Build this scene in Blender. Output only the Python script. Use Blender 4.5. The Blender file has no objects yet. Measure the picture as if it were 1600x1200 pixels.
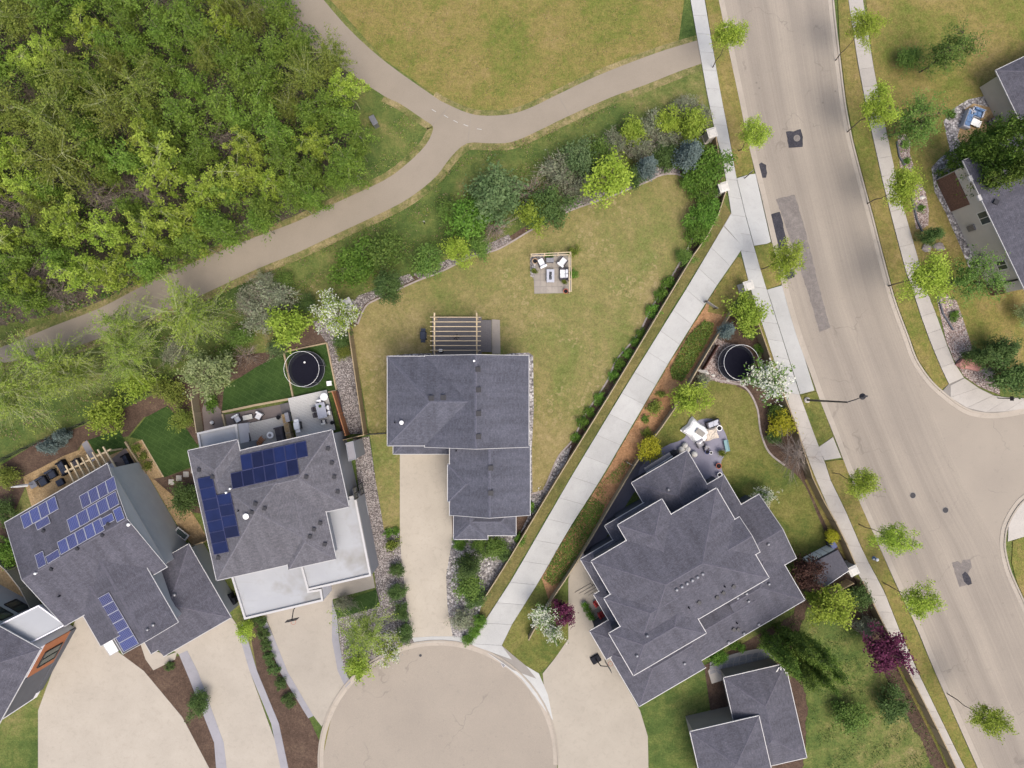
import bpy, bmesh, math, random
import numpy as np
from mathutils import Vector, Matrix
random.seed(7)
# ------------------------------------------------------------------ camera, sky, sun, exposure
H = 71.0            # flying height of the camera, metres
F = 1065.0          # focal length in pixels of a 1600 px wide picture
scene = bpy.context.scene
cam_data = bpy.data.cameras.new('drone_camera')
cam_data.sensor_fit = 'HORIZONTAL'
cam_data.sensor_width = 36.0
cam_data.lens = 36.0 * F / 1600.0
cam_data.clip_start = 0.5
cam_data.clip_end = 3000.0
cam = bpy.data.objects.new('drone_camera', cam_data)
cam.location = (0, 0, H)
scene.collection.objects.link(cam)
scene.camera = cam
SUN_EL, SUN_AZ = math.radians(63), math.radians(150)      # azimuth clockwise from +Y (top of the picture)
world = bpy.data.worlds.new('World')
scene.world = world
world.use_nodes = True
wn = world.node_tree
wn.nodes.clear()
sky = wn.nodes.new('ShaderNodeTexSky')
sky.sky_type = 'NISHITA'
sky.sun_disc = False
sky.sun_elevation = SUN_EL
sky.sun_rotation = SUN_AZ
sky.air_density = 1.0
sky.dust_density = 6.0
sky.ozone_density = 1.0
bg = wn.nodes.new('ShaderNodeBackground')
bg.inputs['Strength'].default_value = 0.15
wo = wn.nodes.new('ShaderNodeOutputWorld')
wn.links.new(sky.outputs[0], bg.inputs[0])
wn.links.new(bg.outputs[0], wo.inputs[0])
sun_data = bpy.data.lights.new('sun', 'SUN')
sun_data.energy = 1.05
sun_data.angle = math.radians(28)
sun_data.color = (1.0, 0.98, 0.95)
sun = bpy.data.objects.new('sun', sun_data)
sun.rotation_euler = (math.pi / 2 - SUN_EL, 0, math.pi - SUN_AZ)
scene.collection.objects.link(sun)
sv = scene.view_settings
sv.view_transform = 'Standard'
sv.look = 'None'
sv.gamma = 1.0
sv.exposure = 0.8
sv.use_curve_mapping = False
scene.cycles.max_bounces = 5
scene.cycles.diffuse_bounces = 3
scene.cycles.transparent_max_bounces = 6

# ------------------------------------------------------------------ helpers
COL = scene.collection

def W(px, py, z=0.0):
    """survey point: where a pixel of the nadir photograph lies at height z"""
    k = (H - z) / F
    return Vector(((px - 800.0) * k, (600.0 - py) * k, z))

def link(o):
    COL.objects.link(o)
    return o

def tag(o, label=None, cat=None, group=None, kind=None):
    if label: o['label'] = label
    if cat: o['category'] = cat
    if group: o['group'] = group
    if kind: o['kind'] = kind
    return o

def thing(name, loc, label, cat, rz=0.0, group=None):
    o = link(bpy.data.objects.new(name, None))
    o.empty_display_size = 0.3
    o.location = loc
    o.rotation_euler = (0, 0, rz)
    return tag(o, label, cat, group)

class MB:
    def __init__(s):
        s.v, s.f, s.m = [], [], []
    def add(s, vs, fs, mi=0):
        b = len(s.v)
        s.v += [tuple(v) for v in vs]
        s.f += [tuple(b + i for i in f) for f in fs]
        s.m += [mi] * len(fs)
        return s
    def box(s, c, d, rz=0.0, mi=0, taper=1.0):
        cx, cy, cz = c
        x, y, z = d[0] / 2, d[1] / 2, d[2] / 2
        co, si = math.cos(rz), math.sin(rz)
        vs = []
        for (a, b, e) in ((-1,-1,-1),(1,-1,-1),(1,1,-1),(-1,1,-1),(-1,-1,1),(1,-1,1),(1,1,1),(-1,1,1)):
            t = taper if e > 0 else 1.0
            lx, ly = a * x * t, b * y * t
            vs.append((cx + lx * co - ly * si, cy + lx * si + ly * co, cz + e * z))
        return s.add(vs, [(0,3,2,1),(4,5,6,7),(0,1,5,4),(1,2,6,5),(2,3,7,6),(3,0,4,7)], mi)
    def cushion(s, c, d, r=0.06, mi=0, n=3):
        cx, cy, cz = c
        def ring(ins, z):
            x, y = d[0] / 2 - ins, d[1] / 2 - ins
            rr = max(r - ins * 0.3, 0.01)
            out = []
            for (sx, sy, a0) in ((1,1,0),(-1,1,90),(-1,-1,180),(1,-1,270)):
                for k in range(n + 1):
                    a = math.radians(a0 + 90 * k / n)
                    out.append((cx + sx * (x - rr) + rr * math.cos(a), cy + sy * (y - rr) + rr * math.sin(a), z))
            return out
        z0, z1 = cz - d[2] / 2, cz + d[2] / 2
        rings = [ring(r * .35, z0), ring(0, z0 + r * .4), ring(0, z1 - r * .5), ring(r * .5, z1)]
        L = len(rings[0])
        vs = [p for q in rings for p in q]
        fs = [tuple(range(L - 1, -1, -1)), tuple(range(3 * L, 4 * L))]
        for q in range(3):
            for i in range(L):
                j = (i + 1) % L
                fs.append((q * L + i, q * L + j, (q + 1) * L + j, (q + 1) * L + i))
        return s.add(vs, fs, mi)
    def lathe(s, c, prof, n=16, mi=0, caps=True):
        vs, fs = [], []
        for (r, z) in prof:
            for i in range(n):
                a = 2 * math.pi * i / n
                vs.append((c[0] + r * math.cos(a), c[1] + r * math.sin(a), c[2] + z))
        for q in range(len(prof) - 1):
            for i in range(n):
                j = (i + 1) % n
                fs.append((q * n + i, q * n + j, (q + 1) * n + j, (q + 1) * n + i))
        if caps:
            fs.append(tuple(range(n - 1, -1, -1)))
            k = (len(prof) - 1) * n
            fs.append(tuple(range(k, k + n)))
        return s.add(vs, fs, mi)
    def tube(s, p, q, r0, r1=None, n=6, mi=0):
        p, q = Vector(p), Vector(q)
        r1 = r0 if r1 is None else r1
        d = q - p
        if d.length < 1e-6: return s
        d.normalize()
        a = d.orthogonal().normalized(); b = d.cross(a)
        vs = []
        for (o, r) in ((p, r0), (q, r1)):
            for i in range(n):
                t = 2 * math.pi * i / n
                vs.append(o + a * (r * math.cos(t)) + b * (r * math.sin(t)))
        fs = [(i, (i + 1) % n, n + (i + 1) % n, n + i) for i in range(n)]
        fs += [tuple(range(n - 1, -1, -1)), tuple(range(n, 2 * n))]
        return s.add(vs, fs, mi)
    def ring(s, c, R, r, n=28, m=6, mi=0):
        vs, fs = [], []
        for i in range(n):
            a = 2 * math.pi * i / n
            for j in range(m):
                b = 2 * math.pi * j / m
                vs.append((c[0] + (R + r * math.cos(b)) * math.cos(a), c[1] + (R + r * math.cos(b)) * math.sin(a), c[2] + r * math.sin(b)))
        for i in range(n):
            for j in range(m):
                i2, j2 = (i + 1) % n, (j + 1) % m
                fs.append((i * m + j, i2 * m + j, i2 * m + j2, i * m + j2))
        return s.add(vs, fs, mi)
    def mesh(s, name, mats, smooth=False):
        me = bpy.data.meshes.new(name)
        me.from_pydata(s.v, [], s.f)
        for m in (mats if isinstance(mats, (list, tuple)) else [mats]):
            me.materials.append(M[m] if isinstance(m, str) else m)
        me.polygons.foreach_set('material_index', s.m)
        if smooth: me.polygons.foreach_set('use_smooth', [True] * len(s.f))
        me.update()
        return me
    def build(s, name, mats, parent=None, loc=(0, 0, 0), rz=0.0, smooth=False):
        o = link(bpy.data.objects.new(name, s.mesh(name, mats, smooth)))
        o.location = loc
        o.rotation_euler = (0, 0, rz)
        if parent is not None: o.parent = parent
        return o

def part(name, mats, parent, fn, **k):
    m = MB(); fn(m)
    return m.build(name, mats, parent, **k)

def boxp(name, mat, parent, c, d, rz=0.0, **k):
    return MB().box(c, d, rz, **k).build(name, mat, parent)

def catmull(pts, n=6, closed=False):
    pts = [Vector((p[0], p[1])) for p in pts]
    out, N = [], len(pts)
    for i in range(N if closed else N - 1):
        g = (lambda k: pts[k % N]) if closed else (lambda k: pts[min(max(k, 0), N - 1)])
        p0, p1, p2, p3 = g(i - 1), g(i), g(i + 1), g(i + 2)
        for k in range(n):
            t = k / n
            out.append(0.5 * ((2 * p1) + (p2 - p0) * t + (2 * p0 - 5 * p1 + 4 * p2 - p3) * t * t + (3 * p1 - p0 - 3 * p2 + p3) * t ** 3))
    if not closed: out.append(pts[-1])
    return [(p.x, p.y) for p in out]

_zn = [0]
def poly_mesh(name, pts_px, z, thick, mat):
    bm = bmesh.new()
    top = [bm.verts.new(W(x, y).xy.to_3d() + Vector((0, 0, z))) for (x, y) in pts_px]
    f = bm.faces.new(top)
    f.normal_update()
    if f.normal.z < 0: f.normal_flip(); top.reverse()
    n = len(top)
    if thick > 0:
        bot = [bm.verts.new(v.co - Vector((0, 0, thick))) for v in top]
        for i in range(n):
            j = (i + 1) % n
            bm.faces.new((top[j], top[i], bot[i], bot[j]))
    bmesh.ops.triangulate(bm, faces=[f])
    me = bpy.data.meshes.new(name)
    bm.to_mesh(me); bm.free()
    me.materials.append(M[mat])
    return me

def sheet(name, pts, z, mat, label, cat, kind='structure', smooth=0, thick=0.03, parent=None, rough=0.0):
    if smooth: pts = catmull(pts, smooth, True)
    if rough:
        pp = []
        for i, (x, y) in enumerate(pts):
            x2, y2 = pts[(i + 1) % len(pts)]
            k = max(1, int(math.hypot(x2 - x, y2 - y) / 5))
            for q in range(k):
                pp.append((x + (x2 - x) * q / k + random.uniform(-rough, rough), y + (y2 - y) * q / k + random.uniform(-rough, rough)))
        pts = pp
    _zn[0] += 1
    zz = z + 0.0003 * (_zn[0] % 40)
    o = link(bpy.data.objects.new(name, poly_mesh(name, pts, zz, min(thick, zz + .02), mat)))
    if parent is not None: o.parent = parent
    else: tag(o, label, cat, kind=kind)
    return o

def offset_line(P, d):
    out = []
    for i, p in enumerate(P):
        a = P[max(i - 1, 0)]; b = P[min(i + 1, len(P) - 1)]
        t = Vector((b[0] - a[0], b[1] - a[1])).normalized()
        out.append((p[0] - t.y * d, p[1] + t.x * d))
    return out

def strip(name, pts_px, d0, d1, z0, z1, mat, label=None, cat=None, parent=None, smooth=4, kind='structure'):
    """raised band that follows a line, from offset d0 to d1 (metres, to the left of travel in world space)"""
    pts = catmull(pts_px, smooth) if smooth else pts_px
    P = [tuple(W(x, y).xy) for (x, y) in pts]
    A, B = offset_line(P, d0), offset_line(P, d1)
    m = MB(); n = len(P)
    vs = []
    for i in range(n):
        vs += [(A[i][0], A[i][1], z0), (A[i][0], A[i][1], z1), (B[i][0], B[i][1], z1), (B[i][0], B[i][1], z0)]
    fs = []
    for i in range(n - 1):
        a, b = 4 * i, 4 * (i + 1)
        fs += [(a, a + 1, b + 1, b), (a + 1, a + 2, b + 2, b + 1), (a + 2, a + 3, b + 3, b + 2)]
    fs += [(0, 3, 2, 1), (4*n-4, 4*n-3, 4*n-2, 4*n-1)]
    m.add(vs, fs)
    o = m.build(name, mat, parent)
    if parent is None: tag(o, label, cat, kind=kind)
    return o

def slabs(parent, left, right, step, z, mat, gap=0.012, name='slab', thick=.1):
    """concrete slabs between two edge lines (pixels), one object each"""
    def resample(pts, n):
        P = [W(x, y).xy for (x, y) in pts]
        L = [0]
        for i in range(1, len(P)): L.append(L[-1] + (P[i] - P[i-1]).length)
        out = []
        for k in range(n + 1):
            t = L[-1] * k / n
            i = 1
            while i < len(P) - 1 and L[i] < t: i += 1
            f = (t - L[i-1]) / max(L[i] - L[i-1], 1e-6)
            out.append(P[i-1].lerp(P[i], f))
        return out, L[-1]
    n = max(1, round(resample(left, 1)[1] / step))
    A, _ = resample(left, n); B, _ = resample(right, n)
    for k in range(n):
        a0, a1, b0, b1 = A[k], A[k+1], B[k], B[k+1]
        ga = (a1 - a0).normalized() * gap; gb = (b1 - b0).normalized() * gap
        a0, a1, b0, b1 = a0 + ga, a1 - ga, b0 + gb, b1 - gb
        dz = random.uniform(-.006, .006)
        vs = [(p.x, p.y, z + dz) for p in (a0, b0, b1, a1)] + [(p.x, p.y, z - thick) for p in (a0, b0, b1, a1)]
        q = (b0 - a0).x * (a1 - a0).y - (b0 - a0).y * (a1 - a0).x
        fs = [(0,1,2,3),(0,4,5,1),(1,5,6,2),(2,6,7,3),(3,7,4,0)]
        if q < 0: fs = [tuple(reversed(f)) for f in fs]
        MB().add(vs, fs).build(name, mat, parent)

# ------------------------------------------------------------------ materials
M = {}
class NT:
    def __init__(s, name):
        s.mat = bpy.data.materials.new(name); s.mat.use_nodes = True
        s.t = s.mat.node_tree; s.t.nodes.clear()
        M[name] = s.mat
        s._pos = None
    def node(s, ty, **k):
        n = s.t.nodes.new(ty)
        for a, b in k.items(): setattr(n, a, b)
        return n
    def lk(s, a, b): s.t.links.new(a, b)
    def pos(s, mode='world'):
        if s._pos is None:
            s._pos = s.node('ShaderNodeNewGeometry').outputs['Position'] if mode == 'world' else s.node('ShaderNodeTexCoord').outputs['Object']
        return s._pos
    def noise(s, scale, detail=3, rough=.55, vec=None, dist=0.0):
        n = s.node('ShaderNodeTexNoise')
        s.lk(vec or s.pos(), n.inputs['Vector'])
        n.inputs['Scale'].default_value = scale; n.inputs['Detail'].default_value = detail
        n.inputs['Roughness'].default_value = rough; n.inputs['Distortion'].default_value = dist
        return n.outputs['Fac']
    def voro(s, scale, out='Distance', feature='F1', vec=None):
        n = s.node('ShaderNodeTexVoronoi', feature=feature)
        s.lk(vec or s.pos(), n.inputs['Vector'])
        n.inputs['Scale'].default_value = scale
        return n.outputs[out]
    def scaled(s, sc, rz=0.0, loc=(0, 0, 0), vec=None):
        n = s.node('ShaderNodeMapping')
        s.lk(vec or s.pos(), n.inputs['Vector'])
        n.inputs['Scale'].default_value = sc; n.inputs['Rotation'].default_value = (0, 0, rz); n.inputs['Location'].default_value = loc
        return n.outputs[0]
    def ramp(s, fac, stops, interp='LINEAR'):
        n = s.node('ShaderNodeValToRGB')
        n.color_ramp.interpolation = interp
        e = n.color_ramp.elements
        while len(e) < len(stops): e.new(0.5)
        for i, (p, c) in enumerate(stops):
            e[i].position = p
            e[i].color = (c, c, c, 1) if isinstance(c, (int, float)) else (*c, 1)
        s.lk(fac, n.inputs[0])
        return n.outputs[0]
    def mix(s, fac, a, b, mode='MIX'):
        n = s.node('ShaderNodeMix', data_type='RGBA', blend_type=mode)
        for sock, v in ((n.inputs['Factor'], fac), (n.inputs['A'], a), (n.inputs['B'], b)):
            if isinstance(v, (int, float)) and sock == n.inputs['Factor']: sock.default_value = v
            elif isinstance(v, tuple): sock.default_value = (*v, 1) if len(v) == 3 else v
            elif isinstance(v, (int, float)): sock.default_value = (v, v, v, 1)
            else: s.lk(v, sock)
        return n.outputs['Result']
    def math(s, op, a, b=0.0, c=None):
        n = s.node('ShaderNodeMath', operation=op)
        for i, v in enumerate((a, b, c)):
            if v is None: continue
            if isinstance(v, (int, float)): n.inputs[i].default_value = v
            else: s.lk(v, n.inputs[i])
        return n.outputs[0]
    def out(s, col, rough=.8, bump=None, bs=.3, bd=.05, metal=0.0, spec=.3):
        p = s.node('ShaderNodeBsdfPrincipled')
        if isinstance(col, tuple): p.inputs['Base Color'].default_value = (*col, 1)
        else: s.lk(col, p.inputs['Base Color'])
        p.inputs['Roughness'].default_value = rough
        p.inputs['Metallic'].default_value = metal
        p.inputs['Specular IOR Level'].default_value = spec
        if bump is not None:
            b = s.node('ShaderNodeBump')
            b.inputs['Strength'].default_value = bs; b.inputs['Distance'].default_value = bd
            s.lk(bump, b.inputs['Height']); s.lk(b.outputs[0], p.inputs['Normal'])
        o = s.node('ShaderNodeOutputMaterial')
        s.lk(p.outputs[0], o.inputs[0])
        return s.mat

def vary(c, k): return tuple(max(0.0, x * k) for x in c)

def m_plain(name, c, rough=.6, var=.12, scale=4.0, metal=0.0, spec=.3, mode='world', bump=0.0):
    n = NT(name); n.pos(mode)
    a = n.noise(scale, 4)
    col = n.ramp(a, [(.25, vary(c, 1 - var)), (.75, vary(c, 1 + var))])
    return n.out(col, rough, a if bump else None, bump, .02, metal, spec)

def m_ground(name, stops, s1=.12, s2=.9, s3=9.0, w=(.48, .32, .2), rough=.95, bs=.6, extra=None, grit=(.62, 1.38)):
    """mottled ground: stops is a colour ramp from one state of the ground to the other"""
    n = NT(name)
    a, b, c = n.noise(s1, 5, .65, dist=.8), n.noise(s2 * 1.3, 6, .72, dist=.5), n.noise(4.2, 4, .75)
    f = n.math('ADD', n.math('ADD', n.math('MULTIPLY', a, w[0]), n.math('MULTIPLY', b, w[1])), n.math('MULTIPLY', c, w[2]))
    col = n.ramp(f, stops)
    fine = n.noise(6.5, 4, .85)
    col = n.mix(1.0, col, n.ramp(fine, [(.3, grit[0]), (.7, grit[1])]), 'MULTIPLY')
    mid = n.noise(1.9, 4, .7, dist=.3)
    col = n.mix(1.0, col, n.ramp(mid, [(.3, .84), (.7, 1.16)]), 'MULTIPLY')
    if extra: col = extra(n, col)
    return n.out(col, rough, n.math('ADD', c, fine), bs, .08, spec=.1)

def rings(n, col):
    # pale dry rings and spots that winter left in the lawn
    v = n.node('ShaderNodeTexVoronoi', feature='F1'); n.lk(n.pos(), v.inputs['Vector']); v.inputs['Scale'].default_value = 1.1
    d = v.outputs['Distance']
    ring = n.ramp(d, [(.0, 0.15), (.12, .1), (.2, .75), (.27, 0.0), (1, 0.0)])
    mask = n.ramp(n.noise(.16, 2), [(.47, 0.0), (.58, 1.0)])
    spot = n.ramp(n.noise(2.3, 3), [(.56, 0.0), (.68, .8)])
    f = n.math('MULTIPLY', n.math('MAXIMUM', ring, spot), mask)
    return n.mix(f, col, (.27, .215, .115))

m_ground('wild_grass', [(.36, (.03, .055, .014)), (.46, (.062, .092, .024)), (.53, (.098, .118, .033)), (.6, (.15, .14, .052)), (.68, (.22, .178, .092))], .1, .5, 5)
m_ground('lawn_dry', [(.34, (.082, .112, .028)), (.42, (.122, .135, .04)), (.49, (.162, .147, .055)), (.56, (.208, .172, .076)), (.65, (.262, .207, .108))], .08, .35, 6, extra=rings, grit=(.7, 1.3))
m_ground('lawn_green', [(.34, (.04, .062, .014)), (.43, (.07, .092, .022)), (.52, (.115, .117, .032)), (.63, (.175, .15, .055))], .13, .6, 6)
m_ground('verge_grass', [(.3, (.065, .095, .02)), (.42, (.11, .125, .028)), (.52, (.165, .14, .045)), (.66, (.225, .165, .075))], .16, .9, 7)
m_ground('dry_grass', [(.38, (.06, .085, .022)), (.47, (.125, .125, .045)), (.55, (.2, .165, .08)), (.64, (.26, .21, .115))], .45, 1.0, 6)
m_ground('side_lawn', [(.34, (.06, .072, .02)), (.46, (.098, .095, .033)), (.6, (.15, .125, .05))], .13, .7, 7)
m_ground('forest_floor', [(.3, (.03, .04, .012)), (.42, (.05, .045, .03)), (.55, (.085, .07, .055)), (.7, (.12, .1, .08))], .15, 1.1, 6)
m_ground('soil', [(.3, (.04, .028, .02)), (.5, (.075, .05, .037)), (.7, (.12, .085, .06))], .3, 1.6, 9)
m_ground('sand_gravel', [(.3, (.21, .14, .068)), (.5, (.285, .2, .105)), (.7, (.34, .255, .15))], .3, 2.0, 14)
m_ground('wood_chip', [(.3, (.16, .08, .038)), (.5, (.27, .15, .075)), (.7, (.37, .235, .13))], .3, 2.2, 12)

def m_turf():
    n = NT('turf')
    f = n.noise(.6, 4); g = n.noise(18, 2, .7)
    col = n.ramp(f, [(.3, (.02, .042, .010)), (.7, (.036, .066, .016))])
    col = n.mix(1.0, col, n.ramp(g, [(.3, .6), (.7, 1.4)]), 'MULTIPLY')
    br = n.node('ShaderNodeTexBrick'); n.lk(n.scaled((.5, .5, .5), .52), br.inputs['Vector'])
    br.inputs['Scale'].default_value = 1.0; br.inputs['Mortar Size'].default_value = .02; br.inputs['Mortar Smooth'].default_value = .6
    br.inputs['Color1'].default_value = (0, 0, 0, 1); br.inputs['Color2'].default_value = (0, 0, 0, 1); br.inputs['Mortar'].default_value = (1, 1, 1, 1)
    col = n.mix(n.math('MULTIPLY', br.outputs['Color'], .3), col, (.07, .11, .035))
    n.out(col, .9, g, .6, .05, spec=.1)
m_turf()

def m_stones(name, c0, c1, c2, scale=9.0, bs=.8):
    n = NT(name)
    v = n.node('ShaderNodeTexVoronoi', feature='F1'); n.lk(n.pos(), v.inputs['Vector']); v.inputs['Scale'].default_value = scale
    rnd = n.node('ShaderNodeSeparateColor'); n.lk(v.outputs['Color'], rnd.inputs[0])
    big = n.noise(.5, 3)
    col = n.ramp(rnd.outputs[0], [(0, c0), (.5, c1), (1, c2)])
    col = n.mix(1.0, col, n.ramp(v.outputs['Distance'], [(0, 1.15), (.45, .9), (.75, .45)]), 'MULTIPLY')
    col = n.mix(1.0, col, n.ramp(big, [(.3, .85), (.7, 1.15)]), 'MULTIPLY')
    n.out(col, .9, n.math('SUBTRACT', 1.0, v.outputs['Distance']), bs, .05, spec=.2)
m_stones('gravel_grey', (.10, .085, .08), (.20, .175, .165), (.36, .33, .31))
m_stones('gravel_pink', (.16, .11, .095), (.30, .235, .21), (.45, .39, .36))
m_stones('rock_pale', (.13, .12, .12), (.27, .25, .245), (.47, .45, .44), 5.0)

def m_concrete(name, c, var=.1, stain=.25):
    n = NT(name)
    oi = n.node('ShaderNodeObjectInfo')
    big, mid, fine = n.noise(.35, 4, .6), n.noise(2.2, 4, .65, dist=.8), n.noise(30, 2, .7)
    col = n.ramp(big, [(.25, vary(c, 1 - var)), (.75, vary(c, 1 + var))])
    col = n.mix(1.0, col, n.ramp(oi.outputs['Random'], [(0, .93), (1, 1.06)]), 'MULTIPLY')
    col = n.mix(n.math('MULTIPLY', n.ramp(mid, [(.52, 0.0), (.75, 1.0)]), stain), col, vary(c, .62))
    col = n.mix(1.0, col, n.ramp(fine, [(.3, .9), (.7, 1.08)]), 'MULTIPLY')
    return n.out(col, .85, fine, .15, .02, spec=.2)
m_concrete('concrete_walk', (.345, .345, .33))
m_concrete('concrete_side', (.335, .312, .28), .1, .3)
m_concrete('concrete_kerb', (.30, .265, .22), .12, .4)
m_concrete('driveway_tan', (.315, .283, .232), .08, .35)
m_concrete('driveway_warm', (.305, .275, .23), .08, .3)
m_concrete('paver_grey', (.22, .215, .23), .1, .3)
m_concrete('paver_brown', (.15, .125, .115), .12, .4)
m_concrete('joint_dark', (.2, .185, .165), .1)
m_concrete('patio_violet', (.195, .19, .235), .12, .4)
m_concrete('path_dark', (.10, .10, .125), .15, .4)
m_concrete('stone_patio', (.25, .225, .195), .15, .5)
m_concrete('flagstone', (.24, .235, .24), .2, .5)
m_concrete('pillar_stone', (.40, .375, .335), .08, .3)
m_concrete('cap_stone', (.44, .425, .39), .05, .15)

def m_road(name, uv):
    n = NT(name)
    big, mid, fine = n.noise(.12, 4, .6), n.noise(1.3, 4, .65), n.noise(22, 3, .75)
    base = n.ramp(big, [(.3, (.232, .203, .168)), (.7, (.268, .235, .192))])
    if uv:
        u = n.node('ShaderNodeTexCoord').outputs['UV']
        sep = n.node('ShaderNodeSeparateXYZ'); n.lk(u, sep.inputs[0])
        st = n.noise(1.0, 4, .6, n.scaled((9.0, .28, 1), vec=u), .3)
        wob = n.noise(.9, 2, .5, n.scaled((0.0, .6, 1), vec=u))
        x = n.math('ADD', sep.outputs[0], n.math('MULTIPLY', n.math('SUBTRACT', wob, .5), .10))
        band = n.ramp(x, [(0, 0), (.10, .05), (.22, .75), (.30, .45), (.40, .65), (.47, .05), (.53, .0), (.62, .5), (.72, .35), (.80, .55), (.92, .1), (1, 0)])
        f = n.math('MULTIPLY', band, n.ramp(st, [(.3, .25), (.7, 1.0)]))
        base = n.mix(n.math('MULTIPLY', f, .95), base, (.15, .131, .113))
        streak = n.ramp(n.noise(1.0, 5, .7, n.scaled((60, .5, 1), vec=u)), [(.35, .93), (.65, 1.06)])
        base = n.mix(1.0, base, streak, 'MULTIPLY')
    base = n.mix(n.math('MULTIPLY', n.ramp(mid, [(.6, 0.0), (.78, 1.0)]), .3), base, (.13, .115, .10))
    base = n.mix(1.0, base, n.ramp(fine, [(.3, .84), (.7, 1.14)]), 'MULTIPLY')
    cr = n.node('ShaderNodeTexVoronoi', feature='DISTANCE_TO_EDGE')
    warp = n.node('ShaderNodeTexNoise'); n.lk(n.pos(), warp.inputs['Vector']); warp.inputs['Scale'].default_value = .8
    vv = n.node('ShaderNodeVectorMath', operation='MULTIPLY_ADD'); n.lk(warp.outputs['Color'], vv.inputs[0]); vv.inputs[1].default_value = (2.2, 2.2, 0); n.lk(n.pos(), vv.inputs[2])
    n.lk(vv.outputs[0], cr.inputs['Vector']); cr.inputs['Scale'].default_value = .13
    crack = n.math('MULTIPLY', n.ramp(cr.outputs['Distance'], [(0, 1.0), (.004, .8), (.009, 0.0)]), n.ramp(n.noise(.25, 2), [(.5, 0.0), (.62, .3)]))
    base = n.mix(crack, base, (.07, .06, .055))
    dv = n.node('ShaderNodeTexVoronoi', feature='F1'); n.lk(n.pos(), dv.inputs['Vector']); dv.inputs['Scale'].default_value = .9
    dots = n.math('MULTIPLY', n.ramp(dv.outputs['Distance'], [(0, .8), (.07, .6), (.12, 0.0)]), n.ramp(n.noise(.22, 2), [(.55, 0.0), (.65, .7)]))
    base = n.mix(dots, base, (.09, .08, .075))
    n.out(base, .9, fine, .25, .02, spec=.15)
m_road('asphalt_road', True)
m_road('asphalt_side', False)
def m_path():
    n = NT('asphalt_path')
    big, mid, fine = n.noise(.15, 4, .6), n.noise(1.5, 4, .65), n.noise(25, 3, .75)
    c = n.ramp(big, [(.3, (.205, .177, .14)), (.7, (.24, .207, .165))])
    c = n.mix(n.math('MULTIPLY', n.ramp(mid, [(.55, 0.0), (.8, 1.0)]), .25), c, (.17, .145, .115))
    c = n.mix(1.0, c, n.ramp(fine, [(.3, .87), (.7, 1.12)]), 'MULTIPLY')
    n.out(c, .92, fine, .2, .02, spec=.1)
m_path()
m_ground('patch_dark', [(.35, (.03, .03, .037)), (.65, (.055, .053, .06))], .6, 3, 12)
m_ground('patch_grey', [(.35, (.14, .125, .115)), (.65, (.175, .157, .144))], .4, 2, 12, grit=(.85, 1.15))

def m_shingle(name, c, rz=0.0):
    n = NT(name)
    big, mid = n.noise(.3, 4, .6), n.noise(1.6, 3, .6)
    sp = n.noise(5.5, 5, .9)
    tab = n.node('ShaderNodeTexBrick')
    tc = n.node('ShaderNodeTexCoord'); n.lk(n.scaled((1, 1, 1), 0, vec=tc.outputs['UV']), tab.inputs['Vector'])
    tab.inputs['Scale'].default_value = 1.0; tab.inputs['Brick Width'].default_value = .33; tab.inputs['Row Height'].default_value = .145
    tab.inputs['Mortar Size'].default_value = .012; tab.inputs['Mortar Smooth'].default_value = .3; tab.inputs['Bias'].default_value = 0
    tab.inputs['Color1'].default_value = (.9, .9, .9, 1); tab.inputs['Color2'].default_value = (1.12, 1.12, 1.12, 1); tab.inputs['Mortar'].default_value = (.78, .78, .78, 1)
    col = n.ramp(big, [(.3, vary(c, .9)), (.7, vary(c, 1.1))])
    col = n.mix(1.0, col, tab.outputs['Color'], 'MULTIPLY')
    col = n.mix(1.0, col, n.ramp(sp, [(.32, .7), (.68, 1.34)]), 'MULTIPLY')
    run = n.noise(1.0, 4, .6, n.scaled((1.1, .12, 1), vec=tc.outputs['UV']))
    col = n.mix(1.0, col, n.ramp(run, [(.3, .84), (.7, 1.15)]), 'MULTIPLY')
    col = n.mix(n.math('MULTIPLY', n.ramp(mid, [(.55, 0.0), (.8, 1.0)]), .18), col, vary((c[0] * 1.1, c[1], c[2] * .92), 1.35))
    n.out(col, .9, n.math('ADD', sp, tab.outputs['Fac']), .4, .03, spec=.15)
m_shingle('shingle_slate', (.074, .076, .094))
m_shingle('shingle_grey', (.093, .091, .102))
m_shingle('shingle_violet', (.072, .071, .086))
m_shingle('shingle_dark', (.075, .074, .089))

for _k, _c in (('slate', (.079, .081, .103)), ('grey', (.101, .098, .112)), ('violet', (.078, .076, .094)), ('dark', (.078, .076, .094))): m_plain('ridge_' + _k, _c, .9, .3, 6)
def m_membrane():
    n = NT('membrane_white')
    a, b = n.noise(.35, 4, .6), n.noise(1.0, 5, .65, n.scaled((.5, 3.0, 1), .22), .8)
    col = n.ramp(a, [(.3, (.268, .276, .288)), (.7, (.302, .31, .32))])
    dirt = n.math('MULTIPLY', n.ramp(n.noise(.26, 4, .55, dist=.3), [(.5, 0.0), (.66, 1.0)]), .62)
    col = n.mix(dirt, col, (.16, .145, .115))
    col = n.mix(n.math('MULTIPLY', n.ramp(b, [(.56, 0.0), (.66, 1.0)]), .3), col, (.25, .25, .24))
    n.out(col, .6, b, .1, .01)
m_membrane()
m_plain('membrane_grey', (.115, .123, .128), .5, .1, .5)
m_plain('white_trim', (.37, .365, .36), .4, .05)
m_plain('white_paint', (.76, .75, .73), .5, .06)
m_plain('cream_paint', (.55, .53, .47), .5, .06)
m_plain('wall_grey', (.20, .208, .228), .7, .06, 1.5)
m_plain('wall_beige', (.44, .40, .34), .8, .06, 1.0)
m_plain('wall_stucco', (.34, .35, .355), .8, .05, 1.0)
m_plain('wall_lavender', (.64, .63, .67), .8, .05, 1.0)
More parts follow.
